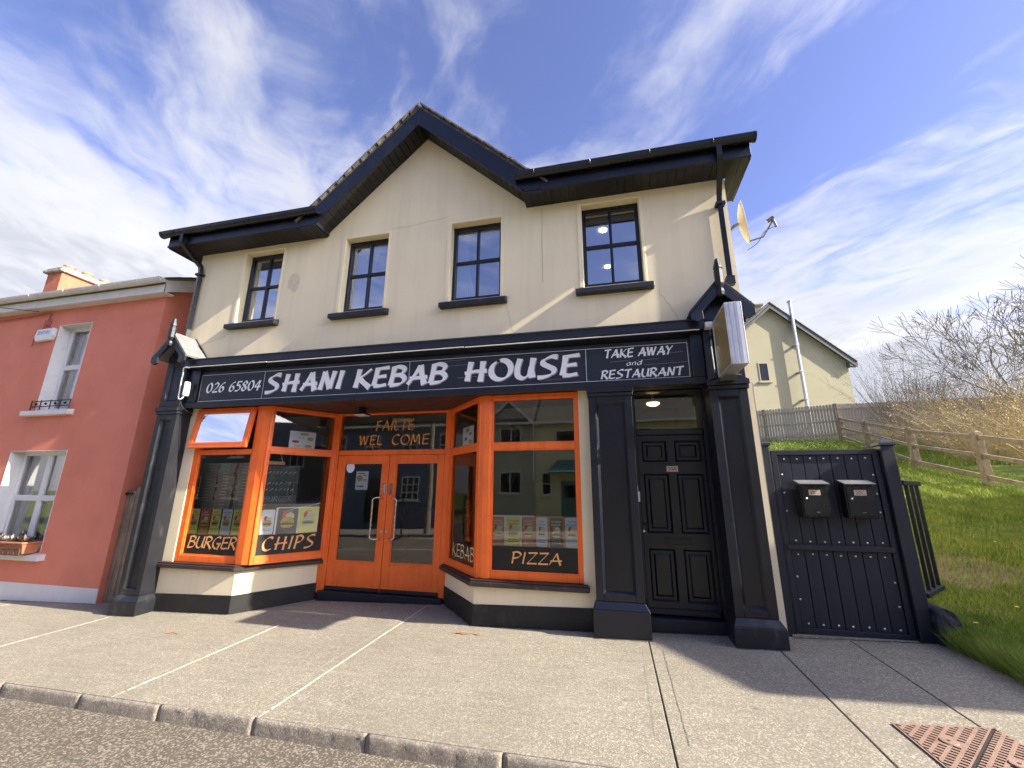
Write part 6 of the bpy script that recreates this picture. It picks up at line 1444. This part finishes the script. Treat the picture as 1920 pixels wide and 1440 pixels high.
def build_fences():
    # close-boarded fence across the top of the lawn
    t = thing('board_fence', 'weathered grey close-boarded fence across the top of the lawn', 'fence', (10.5, 21, 4.3))
    pts = [(3.5, 23.4), (8.95, 21.85), (12.1, 20.65), (24.0, 19.6)]
    pm = MB(); pm.add([(-.062, 0, 0), (.062, 0, 0), (.062, .022, 0), (-.062, .022, 0), (-.062, 0, 1.87), (.062, 0, 1.87), (.062, .022, 1.87), (-.062, .022, 1.87), (-.035, 0, 1.93), (.035, 0, 1.93), (.035, .022, 1.93), (-.035, .022, 1.93)], [(0, 3, 2, 1), (0, 1, 5, 4), (1, 2, 6, 5), (2, 3, 7, 6), (3, 0, 4, 7), (4, 5, 9, 8), (5, 6, 10, 9), (6, 7, 11, 10), (7, 4, 8, 11), (8, 9, 10, 11)])
    me = pm.mesh('pale'); me.materials.append(MATS['fence_grey'])
    for i in range(3):
        (x0, y0), (x1, y1) = pts[i], pts[i + 1]; L_ = math.hypot(x1 - x0, y1 - y0); a = math.atan2(y1 - y0, x1 - x0); n = int(L_ / .135)
        fr, _ = frame2((x0, y0), (x1, y1))
        for k in range(n):
            s = (k + .5) * L_ / n; x, y = x0 + math.cos(a) * s, y0 + math.sin(a) * s
            z = 4.30 if i < 2 else 4.30
            put('pale', me, None, t, (x, y, z + random.uniform(-.02, .02)), rot=(0, 0, a))
        for zz in (4.55, 5.25, 5.95):
            m = MB(); m.obox(fr, 0, L_, .004, .05, zz, zz + .085); part(m, 'fence_rail', 'fence_grey', t)
        npst = max(1, int(round(L_ / 2.35)))
        for k in range(npst + 1):
            s = k * L_ / npst; m = MB(); m.obox(fr, s - .06, s + .06, .0, .12, 4.0, 6.24); part(m, 'fence_post', 'fence_brown' if k % 3 else 'fence_grey', t)
        m = MB(); m.obox(fr, 0, L_, -.01, .035, 4.0, 4.30); part(m, 'gravel_board', 'fence_grey', t)
    # post and rail fence down the side
    t = thing('rail_fence', 'brown post and rail fence running down beside the shrubs', 'fence', (9.6, 11, 2.2))
    P = [(12.05, 20.3), (10.86, 15.84), (9.43, 10.74), (9.05, 7.75), (8.75, 4.6)]; H = [1.30, 1.28, 1.25, 1.30, 1.25]
    for k, (x, y) in enumerate(P):
        z = T(x, y); w = .085; m = MB(); m.box(-w, w, -w, w, -.2, H[k]); m.frustum((-w, w, -w, w, H[k]), (-w * .5, w * .5, -w * .6, w * .6, H[k] + .05))
        ln = random.uniform(-.03, .05); m.v = [(x + a + c * ln, y + b, z + c) for a, b, c in m.v]; part(m, 'fence_post', 'fence_brown', t, bev=.012)
    for k in range(len(P) - 1):
        (x0, y0), (x1, y1) = P[k], P[k + 1]; fr, L_ = frame2((x0, y0), (x1, y1))
        for fz in (.16, .66, 1.14):
            za, zb = T(x0, y0) + fz * H[k] / 1.28, T(x1, y1) + fz * H[k + 1] / 1.28
            m = MB(); m.obox(fr, -.12, L_ + .12, -.03, .03, 0, .105)
            d = Vector((x1 - x0, y1 - y0)); m.v = [(a, b, c + za + (zb - za) * ((Vector((a - x0, b - y0)).dot(d)) / d.length_squared) + .012 * math.sin(a * 3 + fz * 9)) for a, b, c in m.v]; part(m, 'fence_rail', 'fence_brown', t, bev=.008)
build_fences()

# ------------------------------------------------------------------ far house, right neighbour, houses opposite
def house_window(h, fr, s0, s1, z0, z1, frame='white_pvc', cols=1, rows=1, sill=None, n=.0):
    m = MB(); f = .06
    m.obox(fr, s0, s0 + f, n - .05, n + .03, z0, z1); m.obox(fr, s1 - f, s1, n - .05, n + .03, z0, z1); m.obox(fr, s0 + f, s1 - f, n - .05, n + .03, z0, z0 + f); m.obox(fr, s0 + f, s1 - f, n - .05, n + .03, z1 - f, z1)
    for k in range(1, cols): c = s0 + (s1 - s0) * k / cols; m.obox(fr, c - f / 2, c + f / 2, n - .05, n + .028, z0 + f, z1 - f)
    for k in range(1, rows): c = z0 + (z1 - z0) * k / rows; m.obox(fr, s0 + f, s1 - f, n - .05, n + .026, c - f / 2, c + f / 2)
    w = part(m, 'window', frame, h)
    m = MB(); P = onplan(fr, n + .006); m.quad(P(s0 + f, z0 + f, 0), P(s1 - f, z0 + f, 0), P(s1 - f, z1 - f, 0), P(s0 + f, z1 - f, 0)); part(m, 'pane', 'dark_glass', w)
    m = MB(); m.obox(fr, s0 - .12, s1 + .12, n - .02, n + .10, z0 - .09, z0 - .002); part(m, 'sill', sill or frame, w)
def build_far_house():
    h = thing('far_house', 'pale cream gabled house with steel flue beyond the board fence', 'house', (10.8, 27, 4.5))
    d = Vector((.985, .17)).normalized(); p0 = (10.8, 24.0); fr = (p0, (d.x, d.y), (d.y, -d.x))     # s = 0 under the apex
    P = lambda s, n, z: (p0[0] + d.x * s + d.y * n, p0[1] + d.y * s - d.x * n, z)
    hw, ze, za, dep = 4.45, 9.75, 13.62, -9.0
    m = MB(); m.quad(P(-hw, 0, 4), P(hw, 0, 4), P(hw, 0, ze), P(0, 0, za), P(-hw, 0, ze)); m.quad(P(hw, 0, 4), P(hw, dep, 4), P(hw, dep, ze), P(hw, 0, ze)); m.quad(P(-hw, 0, 4), P(-hw, 0, ze), P(-hw, dep, ze), P(-hw, dep, 4))
    part(m, 'wall', 'house_cream', h)
    sl = (za - ze) / hw; ov = .42
    for sg in (-1, 1):
        m = MB(); e = hw + ov; z_e = za - e * sl
        a, b = P(0, .32, za + .06), P(sg * e, .32, z_e + .06); c, e2 = P(sg * e, dep, z_e + .06), P(0, dep, za + .06)
        up = .16
        m.add([a, b, c, e2] + [(q[0], q[1], q[2] + up) for q in (a, b, c, e2)], [(0, 1, 2, 3), (7, 6, 5, 4), (0, 4, 5, 1), (1, 5, 6, 2), (2, 6, 7, 3), (3, 7, 4, 0)]); ro = part(m, 'roof', 'slate', h)
        m = MB(); a, b = P(0, .325, za + .02), P(sg * (e - .05), .325, z_e + .06); m.add([a, b, (b[0], b[1], b[2] - .18), (a[0], a[1], a[2] - .20)] + [P(0, .29, za + .02), P(sg * (e - .05), .29, z_e + .06), P(sg * (e - .05), .29, z_e - .12), P(0, .29, za - .18)], [(0, 1, 2, 3), (7, 6, 5, 4), (0, 4, 5, 1), (1, 5, 6, 2), (2, 6, 7, 3), (3, 7, 4, 0)]); part(m, 'bargeboard', 'slate', h)
        n = 20
        for k in range(n):   # verge tiles
            s0, s1 = e * k / n, e * (k + .9) / n
            m = MB(); q = [P(sg * s0, .36, za - s0 * sl + .235), P(sg * s1, .36, za - s1 * sl + .225), P(sg * s1, .05, za - s1 * sl + .225), P(sg * s0, .05, za - s0 * sl + .235)]
            m.add(q + [(a[0], a[1], a[2] + .05) for a in q], [(0, 1, 2, 3), (7, 6, 5, 4), (0, 4, 5, 1), (1, 5, 6, 2), (2, 6, 7, 3), (3, 7, 4, 0)]); part(m, 'verge_tile', 'slate', ro)
        if sg > 0:
            m = MB(); m.add([P(e - .5, .30, z_e - .05), P(e, .30, z_e - .05), P(e, .30, z_e + .12), P(e - .5, .30, z_e + .35), P(e - .5, .0, z_e - .05), P(e, .0, z_e - .05), P(e, .0, z_e + .12), P(e - .5, .0, z_e + .35)], [(0, 1, 2, 3), (7, 6, 5, 4), (0, 4, 5, 1), (1, 5, 6, 2), (2, 6, 7, 3), (3, 7, 4, 0)]); part(m, 'eave_box', 'slate', h)
    house_window(h, fr, -1.15, -.52, 8.45, 9.72, 'house_cream', sill='house_cream')
    m = MB(); m.tube([P(1.32, .30, 4.4), P(1.32, .30, 13.72)], .10, 10); fl = part(m, 'flue', 'flue', h, smooth=False)
    m = MB(); m.lathe(P(1.32, .30, 13.72), [(.11, 0), (.11, .12), (.16, .13), (.16, .20), (.05, .26)], 12); part(m, 'flue_cowl', 'flue', fl)
    for zz in (5.4, 7.2, 9.0, 10.8):
        m = MB(); m.obox(fr, 1.20, 1.44, 0, .42, zz, zz + .05); part(m, 'flue_bracket', 'flue', fl)
    m = MB(); a = P(-.38, -1.1, 0); m.box(a[0] - .45, a[0] + .45, a[1] - .4, a[1] + .4, 12.3, 14.05); ch = part(m, 'chimney', 'house_cream', h)
    m = MB(); m.box(a[0] - .55, a[0] + .55, a[1] - .5, a[1] + .5, 14.05, 14.17); part(m, 'chimney_cap', 'concrete_post', ch)
    m = MB(); m.lathe((a[0], a[1], 14.17), [(.14, 0), (.12, .25), (.02, .5)], 10); part(m, 'chimney_pot', 'slate', ch)
build_far_house()

def build_neighbour_right():
    h = thing('corner_house', 'house standing further along the street to the right, outside the picture', 'house', (15, 2, 0))
    x0, x1, y0, y1, ze, zr = 10.5, 21.0, -1.95, 5.4, 5.55, 7.15; ym = (y0 + y1) / 2
    m = MB(); m.quad((x0, y0, -.3), (x0, y0, ze), (x0, ym, zr), (x0, y1, ze), (x0, y1, -.3)); m.quad((x0, y0, -.3), (x1, y0, -.3), (x1, y0, ze), (x0, y0, ze)); m.quad((x1, y0, -.3), (x1, y1, -.3), (x1, y1, ze), (x1, ym, zr), (x1, y0, ze)); m.quad((x0, y1, -.3), (x0, y1, ze), (x1, y1, ze), (x1, y1, -.3))
    part(m, 'wall', 'house_cream', h)
    sl = (zr - ze) / (ym - y0)
    for sg, ye in ((-1, y0), (1, y1)):
        m = MB(); e = ye + sg * .2; ez = zr - abs(e - ym) * sl
        m.add([(x0 - .1, ym, zr + .02), (x1 + .1, ym, zr + .02), (x1 + .1, e, ez + .02), (x0 - .1, e, ez + .02), (x0 - .1, ym, zr + .12), (x1 + .1, ym, zr + .12), (x1 + .1, e, ez + .12), (x0 - .1, e, ez + .12)], [(0, 1, 2, 3), (7, 6, 5, 4), (0, 4, 5, 1), (1, 5, 6, 2), (2, 6, 7, 3), (3, 7, 4, 0)]); part(m, 'roof', 'slate', h)
    fr = ((0, y0), (1, 0), (0, -1))
    for a in (11.8, 14.6, 17.4):
        house_window(h, fr, a, a + 1.1, 3.5, 4.9); house_window(h, fr, a, a + 1.1, .9, 2.3)
build_neighbour_right()

def build_opposite():
    Y = -18.0; fr = ((0, Y), (1, 0), (0, 1))        # facing the shop
    def box_house(name, label, x0, x1, ze, zr, mat, roof, gable=None):
        h = thing(name, label, 'house', ((x0 + x1) / 2, Y - 3, -.6)); yb = Y - 8; ym = (Y + yb) / 2
        m = MB(); m.quad((x0, Y, -1), (x1, Y, -1), (x1, Y, ze), (x0, Y, ze)); m.quad((x1, Y, -1), (x1, yb, -1), (x1, yb, ze), (x1, ym, zr), (x1, Y, ze)); m.quad((x0, Y, -1), (x0, Y, ze), (x0, ym, zr), (x0, yb, ze), (x0, yb, -1)); m.quad((x0, yb, -1), (x0, yb, ze), (x1, yb, ze), (x1, yb, -1))
        if gable: m.quad((gable[0] - gable[1], Y + .01, ze), (gable[0] + gable[1], Y + .01, ze), (gable[0], Y + .01, gable[2]))
        part(m, 'wall', mat, h)
        n = 26; ro = None
        for k in range(n):       # slate courses
            t0, t1 = k / n, (k + 1) / n; ya, yb2 = Y + .35 + (ym - Y - .35) * t0, Y + .35 + (ym - Y - .35) * t1; za, zb = ze - .05 + (zr - ze + .05) * t0, ze - .05 + (zr - ze + .05) * t1
            m = MB(); m.quad((x0 - .1, ya, za + .03), (x1 + .1, ya, za + .03), (x1 + .1, yb2, zb), (x0 - .1, yb2, zb)); m.quad((x0 - .1, ya, za - .02), (x1 + .1, ya, za - .02), (x1 + .1, ya, za + .03), (x0 - .1, ya, za + .03))
            if ro is None: ro = part(m, 'roof', roof, h)
            else: part(m, 'slate_course', roof, ro)
        m = MB(); m.quad((x0 - .1, ym, zr), (x1 + .1, ym, zr), (x1 + .1, yb - .3, ze), (x0 - .1, yb - .3, ze)); part(m, 'rear_slope', roof, ro)
        m = MB(); m.obox(fr, x0, x1, .3, .42, ze - .12, ze); part(m, 'gutter', 'white_pvc', h)
        if gable:
            gx, gw, gz = gable
            for sg in (-1, 1):
                m = MB(); m.add([(gx, Y + .35, gz + .12), (gx + sg * (gw + .25), Y + .35, ze - .08), (gx + sg * (gw + .25), Y - 3.0, ze - .08), (gx, Y - 3.0, gz + .12)], [(0, 1, 2, 3)]); part(m, 'gable_slope', roof, ro)
                m = MB(); m.yprism([(gx, gz + .10), (gx + sg * (gw + .25), ze - .10), (gx + sg * (gw + .25), ze - .28), (gx, gz - .10)], Y + .33, Y + .36); part(m, 'bargeboard', 'white_pvc', h)
        return h
    a = box_house('green_house', 'grey green house with small gable across the street, seen in the glass', -8.4, -4.1, 5.3, 8.9, 'house_green', 'slate_brown', (-5.65, 1.35, 6.55))
    house_window(a, fr, -6.2, -4.95, 3.75, 5.0, cols=2); house_window(a, fr, -6.2, -4.95, 1.35, 2.55, cols=2)
    b = box_house('yellow_house', 'pale yellow house with teal door canopy across the street, seen in the glass', -4.1, 12.0, 5.3, 8.9, 'house_yellow', 'slate_brown')
    house_window(b, fr, -2.95, -1.75, 3.9, 4.85); house_window(b, fr, -3.75, -3.25, 1.3, 2.5, rows=2); house_window(b, fr, .9, 2.2, 3.7, 4.9, cols=2); house_window(b, fr, .6, 2.4, .9, 2.3, cols=2); house_window(b, fr, 4.2, 5.4, 3.7, 4.9, cols=2); house_window(b, fr, 4.2, 5.4, .9, 2.3, cols=2)
    m = MB(); m.obox(fr, -2.75, -1.80, -.05, .03, -.5, 2.05); dd = part(m, 'door', 'teal', b); m = MB(); m.obox(fr, -2.55, -2.0, .032, .045, 1.2, 1.85); part(m, 'pane', 'dark_glass', dd)
    m = MB(); m.add([(-3.35, Y + .02, 2.45), (-1.2, Y + .02, 2.45), (-1.2, Y + 1.0, 2.45), (-3.35, Y + 1.0, 2.45), (-2.9, Y + .02, 3.15), (-1.65, Y + .02, 3.15)], [(0, 3, 2, 1), (0, 1, 5, 4), (3, 4, 5, 2), (0, 4, 3), (1, 2, 5)]); part(m, 'door_canopy', 'teal', b)
    m = MB(); m.tube([(-4.2, Y + .12, 5.2), (-4.2, Y + .12, 2.0)], .05, 6); part(m, 'downpipe', 'white_pvc', b)
    c = box_house('blue_house', 'dark blue house across the street, seen in the glass of the doors', -19.5, -8.4, 5.6, 8.9, 'house_blue', 'slate')
    for x in (-18.4, -15.9, -13.2, -10.6): house_window(c, fr, x, x + 1.0, 3.6, 5.0, cols=2, rows=2)
    for x in (-18.3, -13.1, -10.5): house_window(c, fr, x, x + 1.15, .9, 2.35, cols=3, rows=3)
    m = MB(); poly = [(-15.6, -.5), (-14.4, -.5), (-14.4, 1.7)] + [(-15 + .6 * math.cos(math.radians(q)), 1.7 + .6 * math.sin(math.radians(q))) for q in range(0, 181, 15)] + [(-15.6, 1.7)]
    m.yprism(poly[:-1], Y + .005, Y + .03); part(m, 'arched_door', 'dark_glass', c)
    d = box_house('grey_house', 'dark grey house further left across the street, seen in the left bay glass', -33.0, -19.6, 5.8, 9.0, 'house_dark', 'slate')
    for x in (-31.4, -28.2, -25.0, -21.8): house_window(d, fr, x, x + 1.0, 3.6, 5.0, cols=2, rows=2); house_window(d, fr, x, x + 1.1, .9, 2.3, cols=2, rows=2)
    e = box_house('brown_house', 'dull brown house further right across the street, seen in the bay returns', 12.1, 30.0, 5.4, 8.9, 'house_brown', 'slate')
    for x in (13.4, 16.8, 20.2, 23.6): house_window(e, fr, x, x + 1.1, 3.6, 4.9, cols=2); house_window(e, fr, x, x + 1.1, .9, 2.3, cols=2)
    def block(name, label, x0, x1, y0, y1, ze, zr, mat, face):
        h = thing(name, label, 'house', ((x0 + x1) / 2, (y0 + y1) / 2, 0)); ym = (y0 + y1) / 2; xm = (x0 + x1) / 2
        m = MB(); m.box(x0, x1, y0, y1, -1, ze); part(m, 'wall', mat, h)
        m = MB(); m.add([(x0 - .3, y0 - .1, ze), (x1 + .3, y0 - .1, ze), (x1 + .3, y1 + .1, ze), (x0 - .3, y1 + .1, ze), (xm, y0 - .1, zr), (xm, y1 + .1, zr)], [(0, 3, 2, 1), (0, 4, 5, 3), (1, 2, 5, 4), (0, 1, 4), (2, 3, 5)]); part(m, 'roof', 'slate', h)
        f2 = ((x0, y1), (0, -1), (-1, 0)) if face < 0 else ((x1, y0), (0, 1), (1, 0)); n = int((y1 - y0) / 3)
        for k in range(n):
            for z0 in (.9, 3.6): house_window(h, f2, .9 + 3 * k, 2.0 + 3 * k, z0, z0 + 1.3, cols=2)
    block('end_house', 'plain dark house closing the street far to the right, mirrored in the left bay', 30, 38, -16, -3.2, 5.4, 8.2, 'house_brown', -1)
    block('end_house', 'plain grey house closing the street far to the left, mirrored in the kebab pane', -52, -44, -16, -3.0, 5.4, 8.2, 'house_dark', 1)
    p = thing('telegraph_pole', 'wooden telegraph pole across the street, seen in the glass', 'pole', (-7.6, -9.95, -.3))
    m = MB(); m.tube([(-7.6, -9.95, -.3), (-7.6, -9.95, 7.6)], [.13, .09], 10); part(m, 'pole', 'pole_wood', p)
    m = MB(); m.box(-8.0, -7.2, -9.99, -9.90, 7.1, 7.2); part(m, 'crossarm', 'pole_wood', p)
    # parked van seen in the glass of the kebab pane
    v = thing('parked_van', 'white van parked across the street, seen in the glass', 'van', (8.5, -8.5, 0.0)); x0, x1, y0, y1 = 6.4, 10.8, -9.4, -7.5; zb = .25
    m = MB(); m.yprism([(x0, zb + .15), (x1, zb + .15), (x1, zb + 1.75), (x1 - .15, zb + 1.95), (x0 + 1.5, zb + 1.95), (x0 + .75, zb + 1.15), (x0 + .05, zb + .95)], y0, y1); part(m, 'body', 'van_white', v, bev=.06)
    m = MB(); m.yprism([(x0 + .90, zb + 1.18), (x0 + 1.9, zb + 1.18), (x0 + 1.9, zb + 1.78), (x0 + 1.48, zb + 1.78)], y1 + .002, y1 + .01); part(m, 'side_window', 'dark_glass', v)
    for xx in (x0 + .85, x1 - .85):
        m = MB(); m.lathe((0, 0, 0), [(.33, 0), (.33, .2), (.2, .205)], 18); m.v = [(xx + a, y1 - .14 + c, zb + .12 + b) for a, b, c in m.v]; part(m, 'wheel', 'black_plinth', v)
build_opposite()

# ------------------------------------------------------------------ bare tree and shrubs
class Twigs:
    def __init__(s): s.v = []; s.f = []
    def seg(s, p, q, r0, r1, k=3):
        t = (q - p); L_ = t.length
        if L_ < 1e-5: return
        t /= L_; a = t.orthogonal().normalized(); b = t.cross(a); n = len(s.v)
        for c, r in ((p, r0), (q, r1)):
            for j in range(k): s.v.append(tuple(c + (a * math.cos(2 * math.pi * j / k) + b * math.sin(2 * math.pi * j / k)) * r))
        for j in range(k): s.f.append((n + j, n + (j + 1) % k, n + k + (j + 1) % k, n + k + j))
    def leaf(s, p, d, L_, w):
        d = d.normalized(); e = d.cross(Vector((random.gauss(0, 1), random.gauss(0, 1), random.gauss(0, 1)))).normalized() * w; n = len(s.v)
        s.v += [tuple(p), tuple(p + d * L_ * .5 + e), tuple(p + d * L_), tuple(p + d * L_ * .5 - e)]; s.f.append((n, n + 1, n + 2, n + 3))
    def obj(s, name, mat, parent, stuff=False):
        m = MB(); m.v, m.f = s.v, s.f; return part(m, name, mat, parent, stuff=stuff)
def rv(s): return Vector((random.gauss(0, s), random.gauss(0, s), random.gauss(0, s)))
def bare_tree(loc, height, stems, label, spread=.5, lean=(0, 0), mat='twig', seed=1, depth=6):
    random.seed(seed)
    t = thing('bare_tree', label, 'tree', loc, None); trunk, crown = Twigs(), Twigs()
    def grow(p, d, L_, r, lv):
        tw = trunk if lv >= depth - 1 else crown; n = 4 if lv > 2 else 3; k = 6 if lv >= depth - 1 else (4 if lv > 2 else 3)
        for i in range(n):
            d = (d + rv(.10) + Vector((0, 0, .05 if lv > 1 else .02))).normalized(); q = p + d * (L_ / n); r2 = max(.0085, r * (.86 if lv > 1 else .75)); tw.seg(p, q, r, r2, k); p, r = q, r2
            if lv > 0 and i > 0 and random.random() < (.55 if lv < 4 else .5):
                ang = random.uniform(.45, .95); ax = d.cross(rv(1)).normalized(); nd = (d * math.cos(ang) + ax * math.sin(ang)).normalized(); grow(p, nd, L_ * random.uniform(.55, .78), r * .55, lv - 1)
        if lv > 0:
            for _ in range(2):
                ang = random.uniform(.2, .55); ax = d.cross(rv(1)).normalized(); grow(p, (d * math.cos(ang) + ax * math.sin(ang)).normalized(), L_ * random.uniform(.6, .8), r * .75, lv - 1)
    for k in range(stems):
        a = 2 * math.pi * k / max(1, stems) + random.uniform(-.4, .4)
        d = Vector((math.cos(a) * spread + lean[0], math.sin(a) * spread * .6 + lean[1], 1)).normalized()
        grow(Vector(loc) + Vector((math.cos(a) * .12, math.sin(a) * .12, -.2)), d, height * .36, .022 * height * random.uniform(.45, .7), depth)
    trunk.obj('trunk', mat, t); crown.obj('crown', mat, t, stuff=True); return t
def build_plants():
    bare_tree((16.4, 14.0, 3.0), 6.6, 5, 'bare many-branched tree at the right edge against the sky', .55, (-.28, 0), seed=6, depth=5)
    bare_tree((18.6, 13.8, 3.0), 7.4, 3, 'taller bare tree behind, cut by the right edge of the view', .35, (-.1, 0), seed=9, depth=5)
    bare_tree((19.5, 27.0, 4.9), 4.2, 3, 'small dark bare tree beyond the board fence', .5, (0, 0), 'twig_far', seed=12, depth=4)
    # upright budding shrub
    def wands(loc, n, h, spread, label, mat, bud=None, leafmat=None, nleaf=0, seed=3, r=.012, arch=.25, low=0.0):
        random.seed(seed); t = thing('shrub', label, 'shrub', loc); st, lf = Twigs(), Twigs()
        for k in range(n):
            a = random.uniform(0, 6.28); rr = random.random() ** .6; b = Vector(loc) + Vector((math.cos(a) * spread * .35 * rr, math.sin(a) * spread * .35 * rr, -.1 + low * random.random()))
            d = Vector((math.cos(a) * spread / h * rr, math.sin(a) * spread / h * rr, 1)).normalized(); L_ = h * random.uniform(.5, 1.05); p = b; m = 7
            for i in range(m):
                d = (d + Vector((math.cos(a), math.sin(a), -.55)) * arch * .16 + rv(.07)).normalized(); q = p + d * L_ / m; w = r * (1 - .8 * i / m); st.seg(p, q, w, w * .85)
                if i > 1:
                    for _ in range(2 if bud else 1):
                        sd = (d + rv(.55)).normalized(); e = q + sd * L_ * random.uniform(.06, .16); st.seg(q, e, w * .5, w * .3)
                        if bud:
                            for u in (.5, .75, 1.0): c = q + (e - q) * u; lf.leaf(c, sd + rv(.4), .05, .014)
                        for _ in range(nleaf): lf.leaf(q + (e - q) * random.random() + rv(.06), rv(1), random.uniform(.03, .065), random.uniform(.008, .02))
                p = q
        st.obj('stems', mat, t, stuff=True)
        if lf.f: lf.obj('foliage', leafmat or mat, t, stuff=True)
    wands((14.3, 18.6, 3.8), 150, 5.0, 2.3, 'upright leafless shrub with budding wands left of the bare tree', 'twig', True, 'twig', 0, 21, .010, .05)
    wands((15.8, 16.2, 3.4), 130, 4.4, 2.1, 'second budding leafless shrub closer to the bare tree', 'twig', True, 'twig', 0, 22, .010, .05)
    spots = [(13.6, 18.2, 1.5, 1.5, 'low tan shrub where the two fences meet'), (13.0, 15.0, 2.1, 1.6, 'tan dry shrub behind the second bay of the rail fence'), (12.2, 12.0, 2.9, 1.9, 'dense tan shrub behind the middle of the rail fence'), (12.4, 9.7, 3.1, 1.9, 'dense tan shrub at the right edge behind the rail fence'), (14.3, 14.2, 3.5, 2.3, 'taller tan shrub beneath the bare tree'), (15.2, 11.4, 4.0, 2.4, 'tall tan shrub at the right edge below the tree'), (16.4, 17.6, 3.2, 2.5, 'tan scrub in front of the far board fence')]
    for k, (x, y, h, sp, lb) in enumerate(spots): wands((x, y, T(x, y)), 190, h, sp, lb, 'tan_stem', None, 'tan_leaf', 4, 40 + k, .009, .4)
    random.seed(77)
build_plants()
for o in list(bpy.data.objects):
    if o.name.startswith('t.') and o.type == 'FONT': bpy.data.objects.remove(o)
